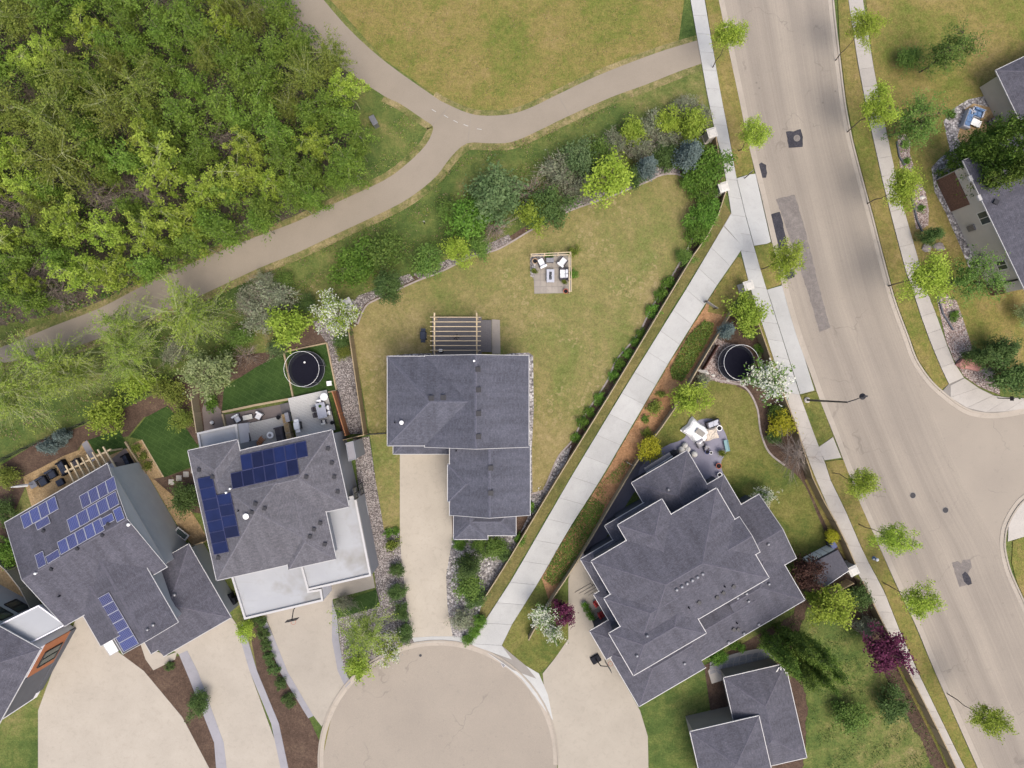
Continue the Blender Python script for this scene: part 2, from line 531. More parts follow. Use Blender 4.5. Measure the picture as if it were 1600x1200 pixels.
m_plain('wall_dark', (.075, .078, .09), .7, .1, 1.0)
m_plain('wall_tan', (.25, .225, .19), .8, .08, 1.0)
m_plain('brick_wall', (.12, .065, .045), .85, .35, 6)
m_plain('trim_dark', (.02, .02, .024), .5, .15)
m_plain('metal_black', (.018, .018, .022), .45, .2, 6, .3)
m_plain('metal_grey', (.20, .20, .215), .4, .15, 5, .6)
m_plain('plastic_black', (.012, .013, .017), .75, .2, 4, 0, .1)
m_plain('fabric_navy', (.028, .034, .052), .9, .2, 12)
m_plain('fabric_charcoal', (.06, .055, .062), .9, .2, 12)
m_plain('fabric_white', (.66, .66, .66), .8, .07, 6, bump=.3)
m_plain('fabric_beige', (.47, .41, .34), .85, .1, 5, bump=.4)
m_plain('fabric_red', (.40, .05, .045), .8, .12)
m_plain('fabric_blue', (.10, .17, .30), .8, .3, 4)
m_plain('blue_plastic', (.015, .03, .13), .4, .1)
m_plain('teal_plastic', (.13, .23, .24), .5, .15)
m_plain('clay', (.33, .10, .06), .8, .15, 8)
m_plain('clay_tan', (.33, .23, .14), .8, .15, 8)
m_plain('trampoline_mat', (.010, .010, .016), .95, .15, 6, 0, .03)
m_plain('table_grey', (.33, .34, .38), .4, .08)
m_plain('rock_red', (.30, .15, .125), .85, .25, 2.5, bump=.6)
m_plain('rock_grey', (.26, .225, .21), .85, .25, 2.5, bump=.6)
m_plain('dark_hole', (.008, .008, .01), .9, .1)
m_plain('pane', (.035, .05, .048), .08, .15, 1.0, 0, .6)
m_plain('yellow_well', (.24, .20, .09), .8, .2)

def m_wood(name, c, scale=1.0, var=.25, rz=0.0):
    n = NT(name)
    oi = n.node('ShaderNodeObjectInfo')
    g = n.noise(3.0, 4, .6, n.scaled((1, 9, 9), rz))
    k = n.noise(14, 3, .7)
    col = n.ramp(g, [(.3, vary(c, 1 - var)), (.7, vary(c, 1 + var * .6))])
    col = n.mix(1.0, col, n.ramp(k, [(.3, .85), (.7, 1.12)]), 'MULTIPLY')
    col = n.mix(1.0, col, n.ramp(oi.outputs['Random'], [(0, .88), (1, 1.1)]), 'MULTIPLY')
    n.out(col, .8, g, .2, .01, spec=.2)
m_wood('fence_tan', (.285, .235, .155), var=.12)
m_wood('fence_side', (.26, .20, .12), var=.15)
m_wood('fence_cedar', (.33, .15, .07))
m_wood('pergola_wood', (.47, .38, .25), var=.12)
m_wood('deck_grey', (.125, .117, .118), var=.15)
m_wood('deck_pale', (.42, .41, .385), var=.08)
m_wood('deck_red', (.065, .03, .025))
m_wood('wood_orange', (.42, .23, .09), var=.2)
m_wood('clad_orange', (.27, .105, .05), var=.2)
m_wood('timber_edge', (.33, .26, .165), var=.15)
m_wood('weathered', (.25, .235, .21), var=.2)
m_wood('bark_pale', (.21, .205, .13), var=.2)
m_wood('bark_aspen', (.27, .29, .14), var=.15)
m_wood('bark_brown', (.085, .065, .05), var=.3)
m_wood('bark_twig', (.20, .165, .14), var=.3)

def m_solar(name, cell, cell2, line, lw):
    n = NT(name)
    uv = n.node('ShaderNodeTexCoord').outputs['UV']
    oi = n.node('ShaderNodeObjectInfo')
    sep = n.node('ShaderNodeSeparateXYZ'); n.lk(uv, sep.inputs[0])
    def grid(s, k):
        fr = n.math('FRACT', n.math('MULTIPLY', s, k))
        e = n.math('MINIMUM', fr, n.math('SUBTRACT', 1.0, fr))
        return n.ramp(e, [(0, 1.0), (lw, 1.0), (lw + .03, 0.0)])
    g = n.math('MAXIMUM', grid(sep.outputs[0], 6.0), grid(sep.outputs[1], 10.0))
    col = n.mix(oi.outputs['Random'], cell, cell2)
    col = n.mix(1.0, col, n.ramp(n.noise(1.2, 2), [(.3, .85), (.7, 1.15)]), 'MULTIPLY')
    col = n.mix(g, col, line)
    n.out(col, .3, spec=.2)
m_solar('solar_cells', (.022, .022, .062), (.03, .045, .16), (.15, .16, .26), .055)
m_solar('solar_black', (.009, .011, .032), (.012, .02, .075), (.010, .014, .045), .02)
m_plain('solar_frame', (.36, .36, .39), .35, .05, metal=.3)
m_plain('solar_frame_dark', (.03, .035, .09), .4, .05)

def m_net():
    n = NT('net')
    t = n.node('ShaderNodeBsdfTransparent')
    d = n.node('ShaderNodeBsdfDiffuse'); d.inputs[0].default_value = (.03, .03, .035, 1)
    mx = n.node('ShaderNodeMixShader'); mx.inputs[0].default_value = .13
    n.lk(t.outputs[0], mx.inputs[1]); n.lk(d.outputs[0], mx.inputs[2])
    o = n.node('ShaderNodeOutputMaterial'); n.lk(mx.outputs[0], o.inputs[0])
m_net()

def m_leaf(name, a, b, trans=.35, hue=.03):
    n = NT(name)
    at = n.node('ShaderNodeAttribute'); at.attribute_name = 'tint'
    oi = n.node('ShaderNodeObjectInfo')
    col = n.mix(at.outputs['Fac'], a, b)
    hs = n.node('ShaderNodeHueSaturation')
    n.lk(col, hs.inputs['Color'])
    n.lk(n.math('MULTIPLY_ADD', oi.outputs['Random'], hue * .5, .5 - hue * .25), hs.inputs['Hue'])
    n.lk(n.math('MULTIPLY_ADD', oi.outputs['Random'], .35, .83), hs.inputs['Value'])
    d = n.node('ShaderNodeBsdfPrincipled'); n.lk(hs.outputs[0], d.inputs['Base Color'])
    d.inputs['Roughness'].default_value = .65; d.inputs['Specular IOR Level'].default_value = .2
    t = n.node('ShaderNodeBsdfTranslucent'); n.lk(hs.outputs[0], t.inputs[0])
    mx = n.node('ShaderNodeMixShader'); mx.inputs[0].default_value = trans
    n.lk(d.outputs[0], mx.inputs[1]); n.lk(t.outputs[0], mx.inputs[2])
    o = n.node('ShaderNodeOutputMaterial'); n.lk(mx.outputs[0], o.inputs[0])
# ------------------------------------------------------------------ the setting
def big_ground():
    m = MB()
    s = 900.0
    n = 24
    vs = [(-s + 2 * s * i / n, -s + 2 * s * j / n, 0) for j in range(n + 1) for i in range(n + 1)]
    fs = [(j * (n + 1) + i, j * (n + 1) + i + 1, (j + 1) * (n + 1) + i + 1, (j + 1) * (n + 1) + i) for j in range(n) for i in range(n)]
    m.add(vs, fs)
    tag(m.build('ground', 'wild_grass'), 'rough green and straw coloured grass of the greenway', 'ground', kind='structure')
big_ground()

L_K = [(1100,-110),(1125,0),(1140,75),(1157,155),(1172,227),(1190,300),(1205,365),(1227,457),(1247,525),(1267,580),(1282,622),(1305,680),(1327,737),(1342,777),(1370,840),(1402,912),(1432,975),(1462,1047),(1530,1200),(1575,1300)]
R_K = [(1292,-110),(1300,0),(1308,75),(1317,150),(1322,182),(1330,222),(1345,280),(1360,335),(1372,382),(1390,450),(1400,482),(1417,527),(1430,562),(1480,690),(1528,790),(1566,855),(1578,890),(1600,945),(1640,1040),(1700,1180),(1745,1300)]
def at_y(P, y):
    for a, b in zip(P, P[1:]):
        if a[1] <= y <= b[1]: return a[0] + (b[0] - a[0]) * (y - a[1]) / max(b[1] - a[1], 1e-6)
    return P[-1][0]
def main_road():
    Ls, Rs = catmull(L_K, 5), catmull(R_K, 5)
    ys = list(range(-100, 1300, 20))
    bm = bmesh.new(); uvl = bm.loops.layers.uv.new('UVMap')
    rows = []
    for y in ys:
        a, b = W(at_y(Ls, y), y), W(at_y(Rs, y), y)
        rows.append([bm.verts.new((a.x + (b.x - a.x) * k / 8, a.y, .016)) for k in range(9)])
    for i in range(len(rows) - 1):
        for k in range(8):
            q = [(i, k), (i + 1, k), (i + 1, k + 1), (i, k + 1)]
            f = bm.faces.new([rows[a][b] for a, b in q])
            for lp, (a, b) in zip(f.loops, q): lp[uvl].uv = (b / 8, (ys[a]) / 150.0)
    me = bpy.data.meshes.new('road'); bm.normal_update(); bm.to_mesh(me); bm.free()
    me.materials.append(M['asphalt_road'])
    tag(link(bpy.data.objects.new('road', me)), 'wide worn tan grey asphalt street running down the picture', 'road', kind='structure')
main_road()
RET = [(1390,450),(1400,482),(1417,527),(1430,562),(1450,592),(1470,612),(1500,635),(1525,645),(1557,647),(1600,640),(1680,620),(1780,596)]
SRET = [(1780,726),(1690,752),(1625,768),(1600,780),(1585,797),(1572,822),(1568,848),(1570,867),(1576,890),(1585,912),(1600,945),(1640,1040),(1700,1180),(1745,1300)]
sheet('road', catmull(RET, 4) + catmull(SRET[:9], 4) + [(1480,790),(1400,600),(1370,460)], .002, 'asphalt_side', 'side street that joins the wide street from the east', 'road')
# cul-de-sac bulb
CX, CY, CR = 685.0, 1188.0, 186.0
circ = [(CX + CR * math.cos(a), CY + CR * math.sin(a)) for a in [2 * math.pi * i / 60 for i in range(60)]]
sheet('road', circ, .014, 'asphalt_side', 'round asphalt turning circle of the cul-de-sac below the tan driveway', 'road')
arc = [(CX + CR * math.cos(math.radians(a)), CY + CR * math.sin(math.radians(a))) for a in range(176, 365, 6)]
def kerb(pts, side, label, smooth=4):
    k = strip('kerb', pts, 0.0, .17 * side, 0.0, .112, 'concrete_kerb', label, 'kerb', smooth=smooth)
    strip('gutter', pts, -.42 * side, -.004 * side, 0.0, .0335, 'concrete_kerb', parent=k, smooth=smooth)
    return k
kerb(L_K, -1, 'long concrete kerb along the west side of the wide street')
kerb(R_K[:10] + RET[1:], 1, 'concrete kerb curving from the wide street into the side street')
kerb(list(reversed(SRET)), -1, 'concrete kerb on the south corner of the side street')
kerb(arc, 1, 'curved concrete kerb round the turning circle', 0)

# asphalt greenway path
P_LOW = [(-90,590),(0,568),(62,557),(135,536),(200,510),(300,468),(400,421),(462,396),(525,366),(612,325),(650,302),(682,275),(705,245),(730,224),(765,224),(800,222),(842,204),(887,182),(955,152),(1010,132),(1060,112),(1100,98)]
P_UP = [(-90,562),(0,543),(82,510),(155,482),(217,450),(275,422),(350,390),(400,370),(462,347),(525,317),(600,282),(637,255),(665,227),(676,205),(675,196),(662,187),(625,162),(600,150),(540,110),(470,62),(400,10),(330,-50),(270,-110)]
P_IS = [(400,-110),(480,-30),(540,40),(600,95),(677,150),(695,161),(732,177),(762,181),(800,178),(832,167),(865,151),(930,120),(990,96),(1040,78),(1094,62)]
path_poly = catmull(P_LOW, 3) + list(reversed(catmull(P_IS, 3))) + list(reversed(catmull(P_UP, 3)))
sheet('path', path_poly, .03, 'asphalt_path', 'beige asphalt walking path that forks beside the wood', 'path')
strip('path_fringe', P_LOW[1:], -.75, .1, 0, .0265, 'dry_grass', 'straw coloured worn grass along the lower side of the path', 'grass')
strip('path_fringe', P_UP[1:18], -.1, .65, 0, .0262, 'dry_grass', 'straw coloured worn grass along the upper side of the path', 'grass')
strip('path_fringe', P_IS[4:], -.1, .55, 0, .0268, 'dry_grass', 'straw coloured worn grass along the island between the path arms', 'grass')
for (a, b) in (((675,197),(702,166)), ((731,224),(736,178)), ((873,151),(890,181))):
    A, B = W(*a), W(*b)
    m = MB(); d = (B - A); c = (A + B) / 2
    m.box((c.x, c.y, .047), (d.length, .03, .006), math.atan2(d.y, d.x))
    tag(m.build('path_joint', 'joint_dark'), {675: 'thin dark seam across the upper left arm of the path fork', 731: 'thin dark seam across the right arm where the path forks', 873: 'thin dark seam across the path near its right end'}[a[0]], 'seam', kind='structure')
for i, (x, y, a) in enumerate([(678,173,-.55),(697,182,-.55),(712,190,-.5),(728,196,-.35),(749,202,-.15)]):
    p = W(x, y)
    tag(MB().box((p.x, p.y, .047), (.5, .06, .006), a).build('path_marking', 'concrete_walk'), 'faded white dash of the centre line at the path fork', 'marking', 'dashes at the path fork', 'structure')

FOREST = [(-160,-160),(330,-130),(440,-20),(545,110),(560,190),(545,250),(510,295),(470,340),(400,365),(330,398),(270,422),(215,448),(150,475),(90,490),(30,505),(-160,530)]
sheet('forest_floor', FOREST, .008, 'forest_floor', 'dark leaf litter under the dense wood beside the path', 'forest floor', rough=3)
sheet('lawn', [(690,156),(735,172),(800,172),(860,148),(930,112),(1000,86),(1060,66),(1072,-20),(1060,-110),(420,-110),(480,-40),(600,92)], .01, 'verge_grass', 'grass island between the two arms of the forked path', 'grass')

# concrete walkway and sidewalks
WK_L = [(1142,333),(1075,447),(1070,455),(980,600),(890,749),(800,905),(735,1005)]
WK_R = [(1152,400),(1117,450),(1050,557),(1012,622),(940,746),(885,832),(847,900),(800,975),(784,1008)]
wk = sheet('pavement', [(1142,333)] + WK_L[1:] + [(742,1008),(760,1018),(784,1034),(800,1046),(838,1060),(822,1040),(800,1022)] + list(reversed(WK_R)) + [(1156,368)], .075, 'joint_dark', 'pale concrete walkway cutting diagonally between two yards', 'walkway', thick=.09)
slabs(wk, [(1130,354),(1075,447),(980,600),(890,749),(800,905),(735,1005)], [(1161,386),(1117,450),(1050,557),(940,746),(885,832),(847,900),(800,975),(784,1008)], 2.55, .115, 'concrete_walk')
slabs(wk, [(1142,334),(1131,353)], [(1160,372),(1160,386)], 9, .1145, 'concrete_walk')
slabs(wk, [(735,1005),(742,1009)], [(784,1008),(800,1030)], .9, .114, 'concrete_walk')
SL_L = [(1068,-60),(1105,150),(1115,197),(1130,255),(1142,333),(1158,395),(1169,440),(1180,475),(1200,535),(1225,612),(1247,675),(1265,725),(1275,750),(1300,807),(1325,867),(1345,905),(1380,985),(1410,1040),(1478,1180),(1530,1290)]
SL_R = [(1090,-60),(1126,150),(1137,205),(1150,278),(1163,333),(1177,384),(1190,430),(1203,470),(1222,530),(1249,617),(1270,675),(1287,719),(1297,750),(1320,797),(1350,867),(1380,922),(1407,990),(1433,1049),(1502,1190),(1552,1290)]
sw = sheet('pavement', SL_L + list(reversed(SL_R)), .073, 'joint_dark', 'concrete sidewalk along the west side of the wide street', 'sidewalk', thick=.09)
slabs(sw, SL_L[:10], SL_R[:10], 1.9, .113, 'concrete_walk')
slabs(sw, SL_L[9:], SL_R[9:], 1.9, .113, 'concrete_side')
def apron(pts, label, splits=None):
    return sheet('pavement', pts, .09, 'concrete_walk', label, 'apron', thick=.09)
ap = apron([(1151,279),(1170,273),(1180,272),(1204,378),(1198,381),(1178,384),(1164,333)], 'pale concrete apron where the walkway meets the wide street')
apron([(1198,453),(1222,446),(1272,610),(1250,616),(1223,530),(1204,470)], 'long pale concrete apron beside the sidewalk above the street lamp')
sheet('pavement', [(1278,699),(1301,683),(1314,715),(1288,719)], .09, 'concrete_side', 'short concrete ramp from the sidewalk to the kerb below the street lamp', 'apron', thick=.09)
SR_L = [(1316,-60),(1340,100),(1356,182),(1380,290),(1397,357),(1415,425),(1426,455),(1437,490),(1452,532),(1470,575),(1482,600)]
SR_R = [(1338,-60),(1363,100),(1379,182),(1395,257),(1410,322),(1430,392),(1450,462),(1462,492),(1477,535),(1487,562),(1505,590)]
sr = sheet('pavement', SR_L + [(1470,613),(1500,634),(1525,644),(1557,646),(1600,639),(1680,619),(1780,595),(1780,575),(1680,600),(1600,622),(1557,620),(1530,607)] + list(reversed(SR_R)), .071, 'joint_dark', 'concrete sidewalk along the east side of the wide street with its corner', 'sidewalk', thick=.09)
slabs(sr, SR_L, SR_R, 1.9, .112, 'concrete_side')
slabs(sr, [(1484,602),(1472,612),(1500,633),(1525,643),(1557,645),(1600,638),(1680,618),(1780,594)], [(1506,591),(1512,596),(1530,608),(1543,614),(1557,621),(1600,623),(1680,601),(1780,576)], 2.0, .111, 'concrete_side')

def verge(pts, label, mat='verge_grass'): return sheet('verge', pts, .085, mat, label, 'verge', thick=.095)
verge([(1092,-60),(1126,150),(1138,205),(1150,277),(1178,271),(1172,232),(1155,150),(1124,2),(1112,-60)], 'grass verge beside the walkway, upper one west of the street')
verge([(1178,385),(1206,380),(1224,443),(1198,452),(1190,430)], 'small scuffed grass verge holding one bright tree, west of the dark patches')
verge([(1250,618),(1277,611),(1301,681),(1279,698),(1270,675)], 'dark green grass verge at the foot of the tall street lamp', 'lawn_green')
verge([(1289,721),(1317,718),(1338,772),(1366,838),(1398,912),(1428,975),(1458,1047),(1526,1200),(1570,1300),(1554,1290),(1503,1190),(1434,1049),(1408,990),(1381,922),(1351,867),(1321,797),(1298,750)], 'long grass verge with small trees down to the lower right')
verge([(1306,-60),(1312,75),(1321,150),(1334,222),(1349,280),(1364,335),(1376,382),(1394,450),(1404,482),(1421,527),(1434,562),(1453,590),(1468,611),(1481,600),(1469,575),(1451,532),(1436,490),(1414,425),(1396,357),(1379,290),(1355,182),(1339,100),(1316,-60)], 'dry grass verge along the east side of the wide street')
verge([(1582,845),(1600,838),(1780,800),(1780,1300),(1750,1300),(1704,1180),(1644,1040),(1604,945),(1588,908),(1580,880)], 'grass corner south of the side street')
sheet('pavement', [(1600,780),(1586,799),(1575,820),(1574,846),(1600,838),(1660,825),(1780,797),(1780,728),(1690,754)], .088, 'concrete_side', 'concrete corner ramp on the south side of the side street', 'sidewalk', thick=.09)
sheet('lawn', [(1142,334),(1130,314),(1112,348),(1085,398),(1055,450),(960,602),(870,750),(800,866),(757,932),(735,1003),(740,998),(800,900),(888,748),(978,600),(1068,453),(1073,446)], .05, 'side_lawn', 'narrow strip of mown grass between the west fence and the walkway', 'grass', thick=.05)
sheet('lawn', [(1158,402),(1169,440),(1160,452),(1138,488),(1125,478),(1118,452),(1152,402)], .05, 'verge_grass', 'grass triangle between the walkway and the sidewalk', 'grass', thick=.05)

# central yard
CLAWN = [(560,507),(572,480),(587,470),(605,462),(650,441),(687,427),(732,405),(775,392),(800,379),(837,357),(892,330),(950,310),(1012,285),(1030,276),(1050,273),(1066,277),(1080,295),(1090,315),(1086,350),(1077,380),(1060,412),(1037,450),(1017,480),(1000,515),(985,535),(962,562),(950,590),(935,615),(910,652),(895,685),(872,712),(857,745),(848,765),(830,770)]
sheet('garden_bed', [(540,485),(560,462),(585,455),(600,445),(645,432),(684,418),(730,396),(770,383),(795,370),(835,345),(890,318),(948,298),(1010,272),(1030,264),(1055,262),(1090,268),(1108,240),(1125,262),(1130,305),(1112,350),(1085,398),(1055,450),(960,602),(870,750),(845,790),(800,866),(757,930),(735,1000),(690,1000),(690,840),(600,760),(580,680),(550,512)], .012, 'soil', 'dark planting soil round the central yard', 'garden bed')
cl = sheet('lawn', [(550,513),(556,509)] + catmull(CLAWN, 4) + [(812,790),(640,790),(626,828),(613,824),(600,828),(594,790),(587,750),(580,690),(576,670)], .03, 'lawn_dry', 'big dry olive lawn of the central yard', 'lawn')
strip('lawn_edging', CLAWN, 0.0, .16, 0.0, .075, 'rock_grey', 'thin grey stone edging curving round the big dry lawn', 'edging')
sheet('gravel', [(551,505),(558,500),(570,475),(585,466),(603,457),(648,437),(640,428),(600,440),(580,455),(560,462),(545,480)], .022, 'gravel_grey', 'grey gravel corner behind the white blossom tree by the lawn', 'gravel')
sheet('gravel', [(655,436),(687,424),(732,402),(775,389),(800,376),(795,366),(770,378),(730,391),(684,412),(645,428)], .023, 'gravel_grey', 'grey gravel strip along the top left edge of the big lawn', 'gravel')
sheet('gravel', [(890,329),(950,307),(1012,282),(1030,273),(1052,270),(1064,274),(1060,262),(1030,260),(1005,268),(945,292),(885,316),(860,330)], .024, 'gravel_grey', 'grey gravel strip along the top right edge of the big lawn', 'gravel')
sheet('gravel', [(1062,412),(1078,382),(1088,388),(1050,450),(955,602),(866,748),(850,770),(858,745),(873,712),(896,685),(911,652),(936,615),(951,590),(963,562),(986,535),(1001,515),(1018,480),(1038,450)], .025, 'soil', 'dark planted strip between the big lawn and the walkway fence', 'garden bed')
sheet('gravel', [(873,712),(858,745),(848,765),(828,772),(828,800),(812,835),(845,788),(885,722),(893,695)], .04, 'rock_pale', 'pale rocks in the corner by the walkway fence and the house', 'gravel')
sheet('gravel', [(604,556),(640,553),(674,552),(674,564),(604,566)], .041, 'rock_pale', 'pale stones along the north wall left of the deck', 'gravel')
sheet('gravel', [(780,556),(800,552),(826,551),(833,556),(834,640),(831,700),(832,770),(822,770),(822,560),(780,562)], .042, 'rock_pale', 'narrow pale stone strip along the east wall of the central house', 'gravel')
sheet('gravel', [(487,502),(510,535),(526,608),(545,678),(574,678),(550,514),(520,500)], .03, 'gravel_grey', 'grey gravel side yard inside the tan fence, left of the big lawn', 'gravel')
GL = [(552,685),(577,682),(587,750),(600,828),(614,824),(626,830),(628,880),(634,930),(641,980),(650,1004),(622,1014),(585,1034),(556,1050),(538,1048),(531,1000),(528,962),(594,946),(588,920),(580,850),(560,760)]
sheet('gravel', GL, .035, 'gravel_grey', 'grey gravel bed between the middle left house and the tan driveway', 'gravel')
sheet('gravel', [(707,842),(702,870),(697,900),(699,945),(706,987),(709,1001),(735,1002),(757,930),(800,862),(812,838),(800,830),(720,830)], .036, 'rock_pale', 'pale rock bed between the tan driveway and the walkway', 'gravel')
dw = sheet('driveway', [(625,700),(706,700),(706,810),(707,842),(702,870),(697,900),(699,945),(706,987),(709,1002),(675,1002),(648,1006),(641,980),(634,930),(628,880),(625,840)], .048, 'driveway_tan', 'long tan concrete driveway of the central house', 'driveway', thick=.04)
sheet('pavement', [(648,1006),(675,1003),(709,1003),(735,1008),(736,998),(709,994),(675,994),(644,996)], .057, 'concrete_walk', 'pale concrete band where the tan driveway meets the turning circle', 'apron')

# middle-left yard
sheet('garden_bed', [(250,600),(330,560),(440,548),(488,502),(512,534),(350,600),(352,640),(318,676),(306,700),(290,690),(262,634)], .013, 'soil', 'brown soil round the blossom tree behind the middle left house', 'garden bed')
sheet('lawn', [(347,642),(350,606),(372,592),(400,574),(443,551),(459,622),(400,633)], .03, 'turf', 'deep green artificial turf left of the trampoline', 'turf')
sheet('lawn', [(446,551),(511,537),(525,609),(461,622)], .031, 'turf', 'square of deep green turf under the trampoline on the left', 'turf')
sheet('lawn', [(203,683),(228,652),(262,634),(285,660),(310,697),(304,727),(257,746),(222,687)], .03, 'turf', 'deep green turf with faint lines between the two left houses', 'turf')
sheet('lawn', [(137,688),(186,671),(198,694),(204,700),(150,709)], .031, 'turf', 'small deep green turf behind the left pergola', 'turf')
sheet('lawn', [(521,944),(588,921),(594,947),(528,966)], .05, 'turf', 'small deep green turf beside the silver shrub in front', 'turf')
sheet('sand', [(206,694),(222,687),(257,746),(300,800),(326,842),(300,851),(280,825),(239,755),(229,740)], .032, 'sand_gravel', 'sandy tan gravel path between the two left houses', 'gravel')
sheet('sand', [(-40,880),(0,862),(38,895),(60,935),(66,948),(30,935),(-40,912)], .033, 'sand_gravel', 'sandy tan strip between the two houses at the far left', 'gravel')
sheet('garden_bed', [(-60,720),(0,728),(60,690),(130,665),(190,640),(250,612),(265,640),(225,652),(200,682),(130,690),(110,720),(40,760),(10,830),(40,900),(0,870),(-60,860)], .011, 'soil', 'brown soil and bark behind the far left house', 'garden bed')
sheet('garden_bed', [(240,748),(262,744),(306,728),(312,745),(330,805),(300,800)], .034, 'soil', 'brown soil with a dark shrub between the two left houses', 'garden bed')
sheet('patio', [(36,745),(60,733),(100,712),(124,703),(130,690),(150,688),(170,712),(200,700),(222,740),(180,762),(110,800),(52,800)], .036, 'sand_gravel', 'tan gravel patio with navy seats behind the far left house', 'patio')
sheet('patio', [(128,694),(136,688),(152,716),(144,722)], .05, 'paver_grey', 'narrow pale paver walk beside the left pergola', 'path')
sheet('patio', [(152,735),(196,700),(214,728),(226,742),(185,760),(165,762)], .05, 'paver_brown', 'brown paver patio under the left pergola', 'patio')
for (x, y) in ((268,753),(280,747),(291,741),(303,735)):
    p = W(x, y)
    tag(MB().cushion((p.x, p.y, .06), (.58, .58, .07), .05).build('stepping_stone', 'concrete_side', rz=0), 'square pale stepping stone, %s in the row by the green turf' % {268:'first from the sand path',280:'second from the sand path',291:'third from the sand path',303:'nearest the roof'}[x], 'stone', 'stepping stones')
# driveways of the left houses
sheet('driveway', [(125,952),(160,1000),(190,1022),(225,1048),(285,1120),(330,1205),(330,1290),(60,1290),(60,1110),(83,1047),(112,985)], .048, 'driveway_warm', 'warm tan driveway of the far left house at the bottom', 'driveway', thick=.04)
sheet('driveway', [(355,955),(370,975),(390,1047),(420,1130),(450,1210),(460,1290),(360,1290),(345,1160),(308,1049),(275,1018),(225,1000),(225,975)], .049, 'driveway_warm', 'warm tan driveway below the lower left garage roof', 'driveway', thick=.04)
sheet('driveway', [(405,955),(415,962),(430,1000),(450,1050),(490,1118),(503,1135),(520,1103),(540,1075),(531,1048),(522,1000),(520,936),(586,918),(582,895),(500,905)], .047, 'driveway_warm', 'warm tan driveway below the white flat garage roof', 'driveway', thick=.04)
sheet('pavement', [(414,963),(430,1000),(450,1050),(490,1118),(482,1122),(438,1050),(418,1000),(407,968)], .061, 'paver_grey', 'grey paver border left of the driveway with the basketball hoop', 'border')
sheet('pavement', [(519,937),(527,964),(530,1000),(538,1045),(548,1066),(540,1074),(528,1048),(519,1000)], .062, 'paver_grey', 'grey paver border right of the driveway with the basketball hoop', 'border')
sheet('pavement', [(280,1022),(293,1016),(310,1050),(350,1160),(365,1290),(345,1290),(335,1160),(296,1060)], .063, 'paver_grey', 'grey paver border left of the driveway under the lower left garage', 'border')
sheet('pavement', [(379,975),(387,997),(402,1048),(436,1130),(470,1290),(458,1290),(424,1130),(390,1047),(372,985)], .064, 'paver_grey', 'grey paver border right of the driveway under the lower left garage', 'border')
sheet('garden_bed', [(388,975),(408,968),(420,1003),(440,1050),(484,1124),(500,1160),(505,1290),(470,1290),(436,1130),(402,1048)], .02, 'soil', 'brown bed of round shrubs between two left driveways', 'garden bed')
sheet('garden_bed', [(190,1025),(225,1002),(245,1020),(262,1030),(282,1024),(296,1060),(335,1160),(345,1290),(330,1290),(330,1205),(285,1120),(225,1048)], .021, 'soil', 'brown bed between the two lower left driveways', 'garden bed')
sheet('pavement', [(218,1000),(233,1000),(246,1018),(262,1024),(277,1018),(274,1030),(240,1047),(228,1030)], .06, 'driveway_warm', 'tan stepped landing below the lower left garage roof', 'step', thick=.05)
sheet('lawn', [(500,1160),(503,1137),(518,1105),(545,1070),(560,1050),(520,1110),(505,1180),(505,1290)], .022, 'verge_grass', 'thin grass strip beside the turning circle, lower left', 'grass')

# right-hand yard
sheet('garden_bed', [(1139,488),(1172,496),(1193,557),(1212,612),(1234,665),(1260,748),(1300,822),(1325,878),(1335,902),(1378,990),(1410,1050),(1470,1170),(1500,1250),(1130,1250),(1100,1040),(1240,960),(1255,880),(1130,780),(975,752),(990,722),(1047,642)], .014, 'soil', 'brown soil of the yard right of the walkway', 'garden bed')
RLAWN = [(1047,645),(1065,635),(1085,612),(1100,602),(1112,594),(1125,597),(1155,603),(1170,615),(1182,640),(1187,675),(1200,707),(1225,728),(1240,738),(1258,760),(1275,800),(1292,845),(1278,862),(1257,872),(1240,880),(1200,860),(1130,780),(1040,760),(985,760),(990,724)]
sheet('lawn', RLAWN, .032, 'lawn_green', 'green curved lawn of the yard right of the walkway', 'lawn', smooth=3)
strip('lawn_edging', [(1085,610),(1112,593),(1125,596),(1155,602),(1170,614),(1182,640),(1187,675),(1200,707),(1225,728)], 0.0, .18, 0.0, .09, 'rock_grey', 'curved grey edging between the green lawn and the trampoline bed', 'edging')
sheet('garden_bed', [(1150,603),(1172,614),(1186,640),(1190,675),(1203,705),(1228,726),(1258,752),(1236,668),(1214,614),(1195,560),(1170,590)], .05, 'soil', 'brown bed with shrubs along the right sidewalk fence', 'garden bed')
sheet('gravel', [(1118,528),(1135,535),(1165,542),(1180,575),(1165,604),(1125,598),(1100,590),(1092,578)], .048, 'gravel_pink', 'pinkish gravel round the right trampoline', 'gravel')
sheet('patio', [(1040,697),(1058,690),(1070,683),(1077,668),(1088,658),(1102,654),(1116,656),(1128,668),(1135,682),(1137,696),(1133,710),(1127,720),(1128,735),(1140,760),(1150,790),(1090,790),(1010,760),(1000,730)], .06, 'patio_violet', 'rounded violet grey patio behind the right house', 'patio', smooth=3, thick=.05)
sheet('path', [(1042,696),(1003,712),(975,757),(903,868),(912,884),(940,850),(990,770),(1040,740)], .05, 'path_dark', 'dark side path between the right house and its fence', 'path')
sheet('wood_chips', [(1118,452),(1138,488),(1047,642),(990,722),(905,865),(857,937),(846,903),(886,834),(941,748),(1013,624),(1051,559)], .04, 'wood_chip', 'orange wood chips between the walkway and the right fence', 'mulch', rough=.6)
sheet('lawn', [(1120,452),(1140,486),(1128,492),(1106,488),(1108,470)], .056, 'verge_grass', 'grass beside the walkway at the top of the wood chips', 'grass', rough=1)
